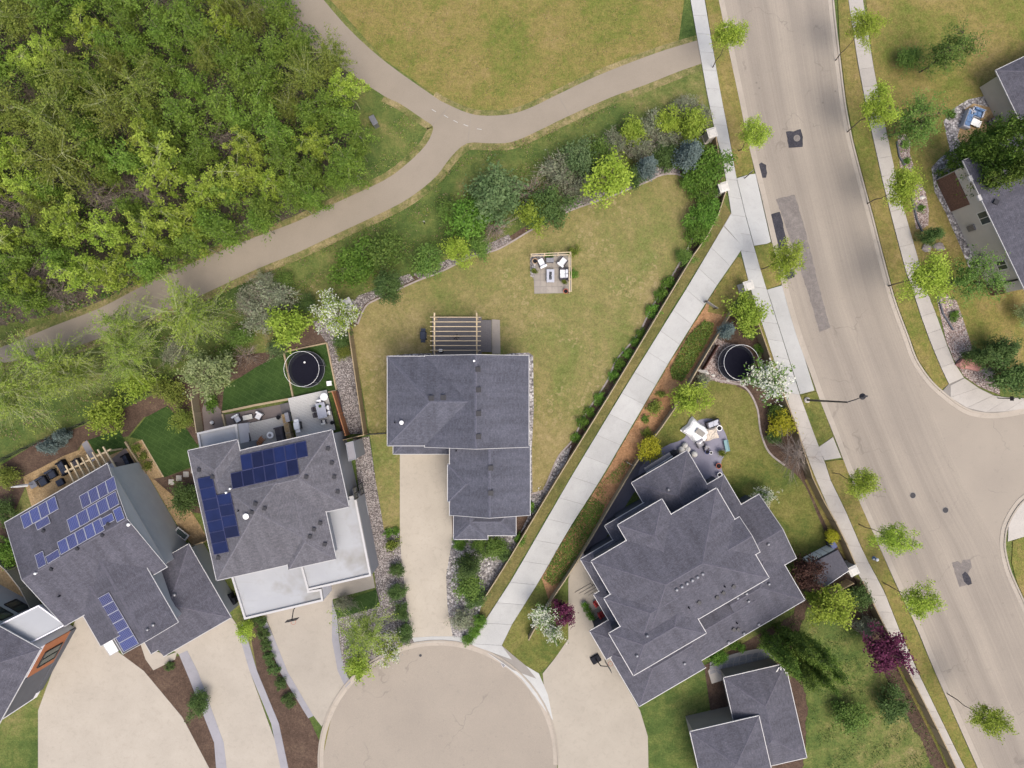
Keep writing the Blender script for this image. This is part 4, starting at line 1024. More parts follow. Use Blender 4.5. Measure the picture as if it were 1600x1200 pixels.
# aspens along the path
for (x, y, r, lab) in [
    (298,490,54,'biggest airy aspen over the path, with pale spreading branches'),
    (188,515,40,'airy aspen touching the path left of the biggest one'),
    (200,556,36,'airy aspen just below the path, above the grey shrubs'),
    (112,583,46,'airy aspen with a pale sideways trunk, left of the round shrub tree'),
    (70,562,44,'airy aspen between path and meadow near the left edge'),
    (22,612,48,'airy aspen at the left edge of the picture'),
    (-30,580,44,'airy aspen cut by the left edge')]:
    plant('poplar', x, y, r, lab, name='aspen_tree', group='aspens along the path', sz=.85)
V = [
 # key, x, y, r, label, cat
 ('yellowlime',167,653,29,'dense yellow green bushy tree by the small turf at the left','tree'),
 ('yellowlime',212,604,27,'yellow green bushy tree beside the black fence','tree'),
 ('shrubolive',268,610,25,'olive bush left of the pale blossom tree','shrub'),
 ('shrubolive',285,655,18,'thin brownish bush above the green turf','shrub'),
 ('paletree',325,588,40,'pale green blossoming tree behind the white flat roof','tree'),
 ('smallgreen',331,630,12,'small green bush below the pale blossoming tree','shrub'),
 ('shrubgreen',350,562,20,'green bush right of the pale blossoming tree','shrub'),
 ('shrubsilver',272,548,20,'grey shrub below the biggest aspen','shrub'),
 ('shrubsilver',430,466,30,'big silvery shrub beside the path, centre left','shrub'),
 ('shrubsilver',405,495,30,'grey green shrub left of the yellow green tree','shrub'),
 ('shrubsilver',388,470,22,'grey shrub on the slope under the path','shrub'),
 ('shrubgreen',445,441,16,'small green bush close to the path bend','shrub'),
 ('shrubsilver',415,440,18,'thin grey shrub next to the path edge','shrub'),
 ('yellowlime',454,511,35,'large yellow green bush above the left trampoline','shrub'),
 ('shrubblue',433,541,17,'blue green bush at the corner of the trampoline turf','shrub'),
 ('shrubgreen',377,528,20,'green bush above the bare brown shrub','shrub'),
 ('twigbush',384,556,18,'bare brown twiggy shrub beside the turf','shrub'),
 ('shrubdark',480,475,18,'dark green bush right of the big silvery shrub','shrub'),
 ('blossom',523,491,33,'white and green blossom tree at the gravel corner','tree'),
 ('shrubdark',536,532,15,'narrow dark green shrub in the grey gravel yard','shrub'),
 ('shrubolive',537,552,13,'brown green shrub at the end of the gravel yard row','shrub'),
 ('shrubvivid',557,413,29,'bright green spiky bush, leftmost above the big lawn','shrub'),
 ('shrubgreen',603,391,31,'dark green bush right of the bright spiky bush','shrub'),
 ('pine',607,447,26,'low dark pine on the corner of the big lawn','tree'),
 ('shrubgreen',665,408,24,'green bush with yellow tips on the top left lawn edge','shrub'),
 ('limetree',714,392,19,'small bright lime tree on the lawn edge','tree'),
 ('shrubgreen',749,383,18,'green bush just right of the small bright lime tree','shrub'),
 ('shrubblue',776,305,40,'largest blue green bush above the lawn','shrub'),
 ('shrubvivid',735,340,31,'green bush left of the bare beige shrub','shrub'),
 ('twigbush',774,357,20,'bare beige twiggy shrub in the hedge row','shrub'),
 ('yellowlime',832,335,21,'yellow green bush on the lawn edge, left of a dark one','shrub'),
 ('shrubdark',858,325,30,'round dark green bush on the lawn edge','shrub'),
 ('twigbush',830,300,20,'bare brown twiggy shrub above the yellow green bush','shrub'),
 ('shrubsilver',870,268,27,'grey shrub left of centre in the top hedge','shrub'),
 ('shrubsilver',903,292,24,'grey green shrub just left of the lime tree','shrub'),
 ('shrubblue',905,252,28,'soft grey green bush in the top hedge','shrub'),
 ('shrubgreen',940,243,24,'green bush above the lime tree in the top hedge','shrub'),
 ('limetree',951,281,31,'bright lime tree standing on the top edge of the lawn','tree'),
 ('shrubdark',988,276,18,'dark bush between the lime tree and the blue spruce','shrub'),
 ('spruce',1013,262,19,'blue grey spruce on the top lawn edge','tree'),
 ('shrubdark',1041,246,19,'dark bush between the two blue grey conifers','shrub'),
 ('spruce',1075,240,24,'silver blue spruce beside the vivid green tree','tree'),
 ('shrubvivid',1103,260,28,'vivid deep green tree next to the stone pillar','shrub'),
 ('shrubvivid',1085,284,18,'vivid green bush in the lawn corner','shrub'),
 ('shrubvivid',1104,306,17,'vivid green bush below the stone pillar','shrub'),
 ('shrubvivid',1099,338,22,'long vivid green hedge bush, upper half','shrub'),
 ('shrubvivid',1092,364,17,'long vivid green hedge bush, lower half','shrub'),
 ('shrubgreen',1071,402,13,'dark green bush at the lower end of the hedge','shrub'),
 ('limetree',1043,190,17,'small lime tree in the top right hedge','tree'),
 ('shrubsilver',1018,194,19,'silvery shrub left of the small lime tree','shrub'),
 ('yellowlime',990,209,19,'yellow green bush in the upper hedge row','shrub'),
 ('shrubsilver',960,224,20,'silvery brown shrub at the left of the upper hedge row','shrub'),
 ('shrubsilver',1002,232,20,'grey brown shrub in the middle of the upper hedge','shrub'),
 ('shrubsilver',1038,219,20,'grey shrub under the small lime tree','shrub'),
 ('yellowlime',1080,193,24,'yellow olive bush left of the upper pillar','shrub'),
 ('shrubsilver',1068,168,18,'silvery shrub at the top of the right hedge','shrub'),
 ('shrubsilver',1098,180,16,'pale grey shrub beside the sidewalk above the upper pillar','shrub'),
 ('shrubgreen',700,327,18,'green bush at the left foot of the large bushes','shrub'),
 # far left
 ('shrubolive',10,745,18,'olive bush by the left edge next to the umbrella','shrub'),
 ('shrubdark',6,797,20,'dark round bush at the left edge beside the solar house','shrub'),
 ('shrubvivid',10,860,22,'bright green hedge bush at the left edge','shrub'),
 ('spruce',75,697,18,'drooping green conifer behind the navy seats','tree'),
 ('spruce',96,682,14,'smaller conifer next to the drooping one','tree'),
 ('shrubdark',292,780,26,'dark shrub between the sand path and the middle left roof','shrub'),
 ('tuft',214,700,8,'topmost of three grass clumps in the sand bed','shrub'),
 ('tuft',224,714,8,'middle one of three grass clumps in the sand bed','shrub'),
 ('tuft',231,727,8,'lowest of three grass clumps in the sand bed','shrub'),
 # between the driveways
 ('limetree',384,985,14,'lime bush at the corner of the white garage roof','tree'),
 ('roundball',406,973,10,'first round shrub below the white garage roof','shrub'),
 ('roundball',412,991,10,'second round shrub between the driveways','shrub'),
 ('roundball',416,1009,10,'third round shrub between the driveways','shrub'),
 ('roundball',421,1029,10,'fourth round shrub between the driveways','shrub'),
 ('roundball',428,1046,10,'fifth round shrub between the driveways','shrub'),
 ('roundball',438,1068,10,'sixth round shrub between the driveways','shrub'),
 ('roundball',452,1094,11,'last round shrub between the driveways','shrub'),
 ('roundball',265,1041,8,'small round green shrub by the stepped landing','shrub'),
 ('shrubdark',310,1100,20,'dark bush at the bottom between the left driveways','shrub'),
 ('shrubsilver',538,940,16,'silver shrub beside the small turf in front','shrub'),
 ('poplar',572,982,36,'loose olive tree in the gravel bed by the turning circle','tree'),
 ('blossom',607,1013,24,'white flecked tree at the kerb of the turning circle','tree'),
 ('yellowlime',560,1042,22,'yellow green bush at the bottom of the gravel bed','shrub'),
 ('tuft',614,850,12,'grassy clump at the left edge of the tan driveway','shrub'),
 ('smallgreen',607,833,7,'small yellow green plant at the lawn tip','shrub'),
 ('smallgreen',619,830,7,'small plant between the lawn tip and tan driveway','shrub'),
 ('shrubdark',620,891,12,'first dark shrub beside the tan driveway','shrub'),
 ('shrubdark',621,925,15,'second dark shrub beside the tan driveway','shrub'),
 ('shrubdark',628,957,15,'third dark shrub beside the tan driveway','shrub'),
 ('shrubdark',634,990,15,'last dark shrub beside the tan driveway, nearest the circle','shrub'),
 ('pine',731,885,25,'dark pine in the pale rock bed below the porch roof','tree'),
 ('shrubgreen',733,915,25,'green bush under the dark pine','shrub'),
 ('shrubdark',744,934,17,'dark bush against the walkway fence','shrub'),
 ('shrubsilver',723,967,19,'silver green bush at the end of the tan driveway','shrub'),
 ('shrubgreen',772,856,20,'green bush below the porch roof, near the fence','shrub'),
 ('shrubdark',788,866,13,'dark bush squeezed between fence and porch','shrub'),
 ('shrubvivid',718,850,11,'bright low bush at the porch corner','shrub'),
 ('shrubgreen',748,851,14,'green bush with white flowers under the porch roof','shrub'),
 ('shrubvivid',750,970,11,'upper part of the low green hedge by the walkway end','shrub'),
 ('shrubvivid',741,986,10,'middle part of the low green hedge by the walkway end','shrub'),
 ('shrubvivid',731,1000,9,'lowest part of the low green hedge by the walkway end','shrub'),
 ('smallgreen',830,793,9,'low green plant by the walkway fence beside the house','shrub'),
 ('smallgreen',812,842,9,'low dark plant right of the porch roof','shrub'),
 # right of the walkway
 ('blossomwhite',848,962,20,'white blossom tree, upper of the two beside the purple tree','tree'),
 ('blossomwhite',862,985,19,'white blossom tree, lower of the two beside the purple tree','tree'),
 ('purple',878,958,20,'dark purple tree beside the white blossom on the front lawn','tree'),
 ('yellowlime',1165,483,30,'yellow green tree behind the middle stone pillar','tree'),
 ('spruce',1136,518,16,'blue spruce above the right trampoline','tree'),
 ('limetree',1077,621,25,'bright lime tree by the right fence','tree'),
 ('yellowball',1015,701,18,'yellow globe shrub where the wood chips end','shrub'),
 ('shrubsilver',1097,595,13,'grey green shrub near the right trampoline','shrub'),
 ('smallgreen',1188,546,9,'small lime bush against the sidewalk fence','shrub'),
 ('shrubgreen',1172,522,9,'small green plant near the sidewalk fence','shrub'),
 ('blossomwhite',1197,591,32,'large white blossom tree beside the right trampoline','tree'),
 ('yellowball',1222,664,18,'yellow shrub by the sidewalk fence','shrub'),
 ('shrubgreen',1216,645,15,'green shrub above the yellow one by the fence','shrub'),
 ('shrubdark',1210,680,14,'dark shrub below the yellow one by the fence','shrub'),
 ('bare',1240,710,26,'bare purple brown tree leaning over the sidewalk','tree'),
 ('blossomwhite',1197,775,15,'thin white blossom tree at the corner of the green lawn','tree'),
 ('yellowball',1300,838,12,'small yellow shrub above the shed','shrub'),
 ('brownred',1260,895,27,'brown red tree between the right house and the shed','tree'),
 ('limetree',1301,945,30,'bright lime tree below the shed','tree'),
 ('shrubdark',1336,933,24,'dark green bush in the shade by the lower pillar','shrub'),
 ('yellowlime',1268,932,11,'thin yellow green bush left of the lower lime tree','shrub'),
 ('shrubsilver',1355,981,18,'grey green shrub above the magenta tree','shrub'),
 ('purple',1386,1019,32,'magenta purple tree at the lower right sidewalk','tree'),
 ('shrubvivid',1122,1027,14,'bright yellow green bush beside the flagstone path','shrub'),
 ('smallgreen',1145,1008,8,'small plant between right house and flagstone path','shrub'),
 ('smallgreen',1157,1013,7,'round blue green plant by the flagstone path','shrub'),
 ('shrubdark',1395,1100,26,'dark bush at the bottom inside the sidewalk fence','shrub'),
 ('shrubgreen',1330,1120,26,'green bush at the bottom near the poplars','shrub'),
 # far right
 ('feather',1428,188,36,'dark feathery tree behind the top lime street tree','tree'),
 ('pine',1457,370,18,'dark pine at the end of the middle gravel strip','tree'),
 ('feather',1520,435,36,'dark feathery tree beside the wall of the far right house','tree'),
 ('pine',1530,556,22,'dark low pine behind the red boulders','tree'),
 ('shrubdark',1577,585,36,'big dark green bush in the gravel corner','shrub'),
 ('pine',1565,548,24,'dark pine right of the boulders','tree'),
 ('paletree',1612,490,20,'pale tree cut by the right edge','tree'),
 ('smallgreen',1414,226,6,'tiny plant in the upper pink gravel strip','shrub'),
 ('smallgreen',1417,252,6,'lower tiny plant in the upper pink gravel strip','shrub'),
 ('smallgreen',1440,326,6,'tiny plant in the middle pink gravel strip','shrub'),
 ('smallgreen',1492,493,8,'dark round plant in the large gravel corner','shrub'),
 ('smallgreen',1487,178,7,'small plant in the pale rock border','shrub'),
 ('feather',1480,80,38,'dark feathery tree in the top right yard','tree'),
 ('shrubgreen',1420,90,22,'green bush in the top right yard','shrub'),
 # small plants along the walkway fence
 ('smallgreen',1046,441,10,'flowering plant by the walkway fence, topmost','shrub'),
 ('smallgreen',1033,462,11,'white flecked plant by the fence above mid lawn','shrub'),
 ('smallgreen',1020,485,11,'second white flecked plant by the fence','shrub'),
 ('smallgreen',1000,521,8,'lime plant by the fence at mid lawn','shrub'),
 ('smallgreen',993,535,8,'lime plant just below mid fence','shrub'),
 ('smallgreen',980,553,9,'green plant on the fence strip, fifth down','shrub'),
 ('smallgreen',969,569,10,'green plant on the fence strip, sixth down','shrub'),
 ('smallgreen',959,588,9,'green plant on the fence strip, seventh down','shrub'),
 ('smallgreen',937,622,9,'green plant on the fence strip, eighth down','shrub'),
 ('smallgreen',922,643,9,'dark plant on the fence strip, ninth down','shrub'),
 ('smallgreen',911,661,10,'dark plant on the fence strip, tenth down','shrub'),
 ('smallgreen',901,684,8,'lime plant at the lower end of the fence strip','shrub'),
 # wood chip bed
 ('tuft',1032,616,8,'grass clump in the wood chips, topmost','shrub'),
 ('tuft',1022,637,12,'large grass clump in the wood chips','shrub'),
 ('smallgreen',1008,654,6,'small green plant in the wood chips','shrub'),
 ('tuft',1010,676,9,'thin grass clump in the lower wood chips','shrub'),
 # patio planting
 ('tuft',896,393,9,'round green bush at the patio trellis corner','shrub'),
 ('smallgreen',896,428,6,'green bush outside the trellis of the small patio','shrub'),
 ('smallgreen',858,399,6,'green plant inside the small patio behind the bench','shrub'),
]
for (k, x, y, r, lab, cat) in V: plant(k, x, y, r * (1.12 if 540 < x < 1115 and y < 460 else 1.0), lab, cat)
# columnar aspens, placed by their feet
def column_at(x, y, r, lab, sz):
    k = H / (H - SPD['column']['zc'] * sz)
    plant('column', 800 + (x - 800) * k, 600 + (y - 600) * k, r, lab, name='columnar_aspen', group='columnar aspens', sz=sz)
for (x, y, r, lab) in [(1474,250,17,'uppermost columnar aspen leaning over the far right roof'),(1468,270,19,'second columnar aspen over the far right roof'),(1480,288,18,'third columnar aspen over the far right roof'),(1488,308,18,'lowest columnar aspen over the far right roof')]:
    column_at(x, y, r, lab, 1.08)
for (x, y, r, lab) in [(1192,992,14,'leftmost columnar aspen below the right house'),(1212,978,14,'columnar aspen closest to the corner of the right house'),(1208,1006,13,'columnar aspen beside the end of the flagstone path'),(1232,988,14,'middle columnar aspen below the right house'),(1232,1014,12,'lower middle columnar aspen below the right house'),(1254,1000,13,'rightmost columnar aspen below the right house')]:
    column_at(x, y, r, lab, .8)

# the wood: individual trees, hand placed where crowns can be told apart, filled in between
def inside(p, poly):
    x, y = p; c = False
    for (x1, y1), (x2, y2) in zip(poly, poly[1:] + poly[:1]):
        if (y1 > y) != (y2 > y) and x < (x2 - x1) * (y - y1) / (y2 - y1) + x1: c = not c
    return c
WOOD = [('woodbright',105,350,36),('woodbright',170,358,32),('woodbright',282,345,40),('woodbright',250,258,40),('woodbright',228,215,30),('woodbright',132,430,34),('woodbright',176,420,34),('woodgreen',27,402,27),('woodbright',50,298,32),('woodbright',25,250,32),
 ('woodolive',100,257,48),('woodolive',95,195,48),('woodolive',175,170,42),('woodolive',30,185,44),('woodgreen',150,232,30),('woodbright',372,270,32),('woodgreen',285,180,30),('woodgreen',350,362,28),('woodgreen',272,390,20),('bare',62,430,30),('bare',12,330,30),('bare',155,308,26),('bare',225,300,24),
 ('woodgreen',410,168,30),('woodgreen',440,215,30),('woodgreen',484,188,28),('woodgreen',548,188,26),('woodgreen',557,226,22),('woodgreen',452,256,28),('woodbright',497,234,28),('woodbright',426,290,27),('woodgreen',457,292,26),('woodgreen',490,272,24),('woodgreen',524,282,18),('woodgreen',410,320,26),('woodgreen',463,313,24),('woodgreen',490,310,18),('woodgreen',402,348,20),('woodgreen',340,170,30),('woodbright',392,228,28),('woodbright',320,300,30),('woodgreen',320,235,28),('bare',345,222,24),('woodgreen',60,470,22),('woodgreen',5,450,28),('bare',95,460,20),('woodolive',225,150,36)]
pts = [(x, y, r) for (_, x, y, r) in WOOD]
rr = random.Random(11)
CROWN_AREA = [(-120,-110),(335,-110),(430,-15),(560,120),(575,230),(500,310),(400,345),(270,400),(200,445),(100,470),(-120,500)]
tries = 0
while tries < 2500 and len(pts) < 160:
    tries += 1
    x, y = rr.uniform(-110, 580), rr.uniform(-110, 470)
    r = rr.uniform(20, 34)
    if not inside((x, y), CROWN_AREA): continue
    if any(math.hypot(x - a, y - b) < .62 * (r + c) for (a, b, c) in pts): continue
    pts.append((x, y, r))
    k = rr.random()
    WOOD.append((('woodgreen' if k < .5 else 'woodbright' if k < .76 else 'woodolive' if k < .96 else 'bare'), x, y, r))
WL = {'woodbright': 'bright yellow green woodland tree', 'woodgreen': 'mid green leafy woodland tree', 'woodolive': 'olive feathery woodland tree with pale branches', 'bare': 'leafless grey brown woodland tree'}
WG = {'woodbright': 'bright trees of the wood', 'woodgreen': 'green trees of the wood', 'woodolive': 'olive trees of the wood', 'bare': 'leafless trees of the wood'}
for (k, x, y, r) in WOOD:
    zone = ('at the top of the picture' if y < 90 else 'by the grass near the litter bin' if x > 470 else 'at the left picture edge' if x < 45 else 'on its edge along the path' if y > 300 + max(0, 260 - x) * .45 else 'in the upper middle of the wood' if y < 215 else 'deep inside the wood')
    plant(k, x, y, r, WL[k] + ', ' + zone, 'tree', name='woodland_tree', group=WG[k], sz=(.62 + r / 100 if k != 'bare' else .9))

# uncountable growth: undergrowth, rough grass, ground cover
def scatter(name, label, cat, polys, dens, size, zr, mats, seed, cl=.0, up=.5, mprob=None):
    rng = np.random.default_rng(seed); C = []
    for poly in polys:
        xs = [p[0] for p in poly]; ys = [p[1] for p in poly]
        area = (max(xs) - min(xs)) * (max(ys) - min(ys)) / 225.0
        n = int(area * dens)
        P = np.stack([rng.uniform(min(xs), max(xs), n), rng.uniform(min(ys), max(ys), n)], 1)
        fld = np.sin(P[:, 0] * .11 + np.sin(P[:, 1] * .07) * 2) + np.sin(P[:, 1] * .13 + P[:, 0] * .05 + 1.3) + rng.normal(size=n) * .5
        for (x, y), f in zip(P, fld):
            if f < cl: continue
            if inside((x, y), poly): 
                p = W(x, y); C.append((p.x, p.y, zr[0] + (zr[1] - zr[0]) * rng.uniform() ** 1.6))
    C = np.array(C)
    V_, Q = leaf_quads(rng, C, size, up)
    cell = np.sin(C[:, 0] * 1.3) * np.sin(C[:, 1] * 1.1 + 1) * .5 + .5
    tint = np.clip(.5 * cell + .5 * rng.uniform(0, 1, len(C)), 0, 1)
    mi = rng.choice(len(mats), len(C), p=mprob)
    me = np_mesh(name, V_, Q, mats, mi, np.repeat(tint, 4))
    tag(link(bpy.data.objects.new(name, me)), label, cat, kind='stuff')
scatter('undergrowth', 'low tangled undergrowth beneath the dense wood', 'undergrowth', [[(max(x, -60), max(y, -60)) for x, y in FOREST]], 60, .12, (.05, 1.3), ['leaf_green', 'leaf_dark', 'leaf_dry', 'leaf_olive'], 3, -.3, .4, [.32, .4, .1, .18])
scatter('weeds', 'rough weedy grass on the slope below the path', 'weeds', [[(0,575),(200,520),(400,432),(525,378),(650,312),(735,235),(842,212),(955,165),(1095,160),(1090,250),(950,250),(860,290),(700,320),(690,400),(560,460),(500,470),(430,520),(260,600),(140,650),(0,715)]], 60, .075, (.02, .32), ['leaf_green', 'leaf_olive', 'leaf_dry'], 5, .35, .3, [.4, .3, .3])
scatter('weeds', 'rough grass between the wood and the path', 'weeds', [[(-60,520),(90,486),(215,446),(330,396),(470,345),(560,295),(590,230),(600,160),(660,190),(670,215),(630,255),(525,312),(400,365),(200,452),(0,535),(-60,550)]], 55, .07, (.02, .28), ['leaf_green', 'leaf_olive', 'leaf_dry'], 6, .3, .3, [.4, .3, .3])
scatter('dandelions', 'yellow dandelions dotted over the grass near the path', 'flowers', [[(640,330),(700,255),(745,240),(850,215),(940,175),(960,190),(860,230),(760,262),(700,300),(660,350)], [(700,156),(800,172),(870,150),(820,130)]], .9, .05, (.05, .12), ['leaf_yellow'], 9, -.6, 1.5)
scatter('ground_cover', 'clump of tall ornamental grass between walkway and fence', 'grass', [[(1100,500),(1114,506),(1112,520),(1066,596),(1050,592),(1046,578),(1075,524)]], 420, .085, (.05, .55), ['leaf_green', 'leaf_olive'], 12, -9, .2, [.6, .4])
scatter('ground_cover', 'green ground cover at the lower end of the wood chips', 'ground cover', [[(905,800),(925,775),(945,790),(925,835),(880,905),(862,915),(848,902),(870,860),(890,830)]], 260, .075, (.04, .35), ['leaf_green', 'leaf_vivid'], 13, -9, .4, [.6, .4])
scatter('ground_cover', 'patchy green ground cover in the middle wood chips', 'ground cover', [[(940,752),(960,735),(975,715),(985,722),(970,748),(925,820),(910,815),(920,785)]], 160, .07, (.03, .25), ['leaf_green', 'leaf_olive'], 14, .1, .4, [.6, .4])
scatter('ground_cover', 'dark low ground cover along the lower walkway fence strip', 'ground cover', [[(1052,420),(1080,395),(1040,456),(955,598),(905,682),(895,690),(912,652),(952,590),(1002,515)]], 55, .06, (.04, .22), ['leaf_dark', 'leaf_green'], 15, -.4, .4, [.6, .4])

scatter('ground_cover', 'dark green ground cover in the shaded yard at the lower right', 'ground cover', [[(1225,960),(1330,905),(1345,930),(1380,1000),(1410,1060),(1460,1170),(1480,1210),(1290,1210),(1250,1050)]], 45, .075, (.03, .3), ['leaf_dark', 'leaf_green'], 21, .1, .4, [.6, .4])
scatter('weeds', 'short tufty grass on the island between the path arms', 'weeds', [[(690,156),(735,170),(800,170),(860,146),(930,110),(1000,84),(1060,64),(1080,-60),(500,-60),(600,92)]], 30, .06, (.01, .14), ['leaf_green', 'leaf_olive', 'leaf_dry'], 22, .4, .5, [.4, .3, .3])
# ------------------------------------------------------------------ houses
class House:
    def __init__(s, name, origin, ang, label, shingle, wall, base_px):
        s.o = origin; s.a = math.radians(ang)
        s.u = (math.cos(s.a), -math.sin(s.a)); s.v = (math.sin(s.a), math.cos(s.a))
        b = W(*base_px)
        s.root = thing(name, (b.x, b.y, 0), label, 'house')
        s.b = b
        s.sh, s.wall = shingle, wall
        s.roofs = []
        s.n = 0
    def px(s, u, v): return (s.o[0] + u * s.u[0] + v * s.v[0], s.o[1] + u * s.u[1] + v * s.v[1])
    def L(s, p): return Vector((p[0] - s.b.x, p[1] - s.b.y, p[2]))
    def roof(s, u0, u1, v0, v1, z, pitch=.33, axis=None, g0=False, g1=False, wall=True, inset=.38, shingle=None, gutter=True, wmat=None, cap=True, rk=(True, True)):
        """hip or gable roof over a rectangle of the house plan; axis = ridge direction, g0/g1 = gable at its start / end"""
        s.n += 1
        z = z + .004 * s.n
        P = [W(*s.px(a, b), z) for (a, b) in ((u0, v0), (u1, v0), (u1, v1), (u0, v1))]
        c = sum(P, Vector()) / 4
        ex = (P[1] - P[0]); ey = (P[3] - P[0])
        if axis is None: axis = 'u' if ex.length >= ey.length else 'v'
        if axis == 'v': ex, ey = ey, ex
        X, Y = ex.normalized(), ey.normalized()
        l, d = ex.length / 2, ey.length / 2
        rise = pitch * d
        i0 = 0.0 if g0 else min(d, l); i1 = 0.0 if g1 else min(d, l)
        t = .17
        zt = z + t
        def pt(a, b, zz): q = c + X * a + Y * b; return s.L((q.x, q.y, zz))
        A, B, C_, D = pt(-l, -d, zt), pt(l, -d, zt), pt(l, d, zt), pt(-l, d, zt)
        a, b, c2, d2 = pt(-l, -d, z), pt(l, -d, z), pt(l, d, z), pt(-l, d, z)
        R0, R1 = pt(-l + i0, 0, zt + rise), pt(l - i1, 0, zt + rise)
        bm = bmesh.new(); uvl = bm.loops.layers.uv.new('UVMap')
        bv = [bm.verts.new(p) for p in (A, B, C_, D, a, b, c2, d2, R0, R1)]
        flip = X.cross(Y).z < 0
        faces = []
        def face(ix, mi, eave=None):
            if flip: ix = tuple(reversed(ix))
            try: f = bm.faces.new([bv[i] for i in ix])
            except ValueError: return
            f.material_index = mi
            f.normal_update()
            if eave:
                e0 = bv[eave[0]].co; ed = (bv[eave[1]].co - e0).normalized(); up = f.normal.cross(ed)
                for lp in f.loops:
                    q = lp.vert.co - e0; lp[uvl].uv = (q.dot(ed) + 40, abs(q.dot(up)) + .03)
        face((0, 1, 9, 8), 0, (0, 1)); face((2, 3, 8, 9), 0, (2, 3))
        face((3, 0, 8), 2 if g0 else 0, (3, 0)); face((1, 2, 9), 2 if g1 else 0, (1, 2))
        for (i, j, k, m_) in ((4, 5, 1, 0), (5, 6, 2, 1), (6, 7, 3, 2), (7, 4, 0, 3)): face((i, j, k, m_), 1)
        face((7, 6, 5, 4), 1)
        me = bpy.data.meshes.new('roof'); bm.to_mesh(me); bm.free()
        for m_ in (shingle or s.sh, 'white_trim', wmat or s.wall): me.materials.append(M[m_])
        ro = link(bpy.data.objects.new('roof', me)); ro.parent = s.root
        s.roofs.append((c.copy(), X, Y, l, d, i0, i1, zt, pitch, rise))
        if gutter:
            m = MB(); gw = .06
            for (p, q) in ((A, B), (B, C_), (C_, D), (D, A)):
                e = q - p; ang = math.atan2(e.y, e.x); n = Vector((e.y, -e.x, 0)).normalized()
                if (p + q).dot(n) / 2 < (A + B + C_ + D).dot(n) / 4: n = -n
                is_g = (p is B and g1) or (p is D and g0)
                if is_g:
                    if not rk[1 if p is B else 0]: continue
                    R = R1 if p is B else R0
                    for (e0, e1) in ((p, R), (R, q)):
                        m.tube(e0 + n * .03 + Vector((0, 0, .02)), e1 + n * .03 + Vector((0, 0, .02)), .032, .032, 4)
                    continue
                mid = (p + q) / 2 + n * (gw / 2)
                m.box((mid.x, mid.y, zt - .05), (e.length + 2 * gw, gw, .12), ang)
            m.build('gutter', 'white_trim', ro)
        if cap:
            m = MB()
            segs = [(R0, R1)]
            if not g0: segs += [(A, R0), (D, R0)]
            if not g1: segs += [(B, R1), (C_, R1)]
            for (p, q) in segs:
                if (q - p).length < .2: continue
                dd = (q - p).normalized(); side = dd.cross(Vector((0, 0, 1))).normalized() * .13
                up = Vector((0, 0, .03)); dn = Vector((0, 0, -.035))
                m.add([p + side + dn, p + up, p - side + dn, q - side + dn, q + up, q + side + dn], [(0, 1, 4, 5), (1, 2, 3, 4)])
            m.build('ridge_cap', 'ridge_' + (shingle or s.sh)[8:], ro)
        if wall:
            k = inset + .006 * s.n
            m = MB()
            vs = [pt(sx * (l - k), sy * (d - k), zz) for zz in (0, z - .01) for (sx, sy) in ((-1, -1), (1, -1), (1, 1), (-1, 1))]
            fs = [(0, 1, 5, 4), (1, 2, 6, 5), (2, 3, 7, 6), (3, 0, 4, 7)]
            if flip: fs = [tuple(reversed(f)) for f in fs]
            m.add(vs, fs); m.build('wall', wmat or s.wall, s.root)
        return ro
    def flat(s, pts, z, mat, wallmat, par=.22, pw=.2, pmat='white_trim', name='flat_roof'):
        """flat roof with a raised edge and walls below, outline in pixels at roof height"""
        s.n += 1
        z = z + .004 * s.n
        Q = [s.L(W(x, y, z)) for (x, y) in pts]
        if sum(Q[i].x * Q[(i + 1) % len(Q)].y - Q[(i + 1) % len(Q)].x * Q[i].y for i in range(len(Q))) < 0: Q.reverse()
        bm = bmesh.new(); f = bm.faces.new([bm.verts.new(q) for q in Q]); bmesh.ops.triangulate(bm, faces=[f])
        me = bpy.data.meshes.new(name); bm.to_mesh(me); bm.free(); me.materials.append(M[mat])
        ro = link(bpy.data.objects.new(name, me)); ro.parent = s.root
        n = len(Q); m = MB()
        inn = []
        for i in range(n):
            e0 = (Q[i] - Q[i - 1]).normalized(); e1 = (Q[(i + 1) % n] - Q[i]).normalized()
            n0, n1 = Vector((-e0.y, e0.x, 0)), Vector((-e1.y, e1.x, 0))
            bis = (n0 + n1); bis = bis / max(bis.length_squared / 2, .3)
            inn.append(Q[i] + bis * pw)
        vs = [q + Vector((0, 0, par)) for q in Q] + [q + Vector((0, 0, par)) for q in inn] + [q - Vector((0, 0, .12)) for q in Q] + inn
        fs = []
        for i in range(n):
            j = (i + 1) % n
            fs += [(i, j, n + j, n + i), (2 * n + i, 2 * n + j, j, i), (n + i, n + j, 3 * n + j, 3 * n + i)]
        m.add(vs, fs); m.build('parapet', pmat, ro)
        wv = [q + (k - q).normalized() * .05 for q, k in zip(Q, inn)]
        m = MB(); m.add([Vector((q.x, q.y, 0)) for q in wv] + [Vector((q.x, q.y, z - .06)) for q in wv], [(i, (i + 1) % n, n + (i + 1) % n, n + i) for i in range(n)])
        m.build('wall', wallmat, s.root)
        return ro
    def height(s, x, y):
        best = (0, None)
        for (c, X, Y, l, d, i0, i1, zt, pitch, rise) in s.roofs:
            q = Vector((x - c.x, y - c.y, 0)); a, b = q.dot(X), q.dot(Y)
            if abs(a) > l or abs(b) > d: continue
            h = pitch * (d - abs(b))
            if i0: h = min(h, rise * (a + l) / i0)
            if i1: h = min(h, rise * (l - a) / i1)
            if zt + h > best[0]: best = (zt + h, 1)
        return best[0]
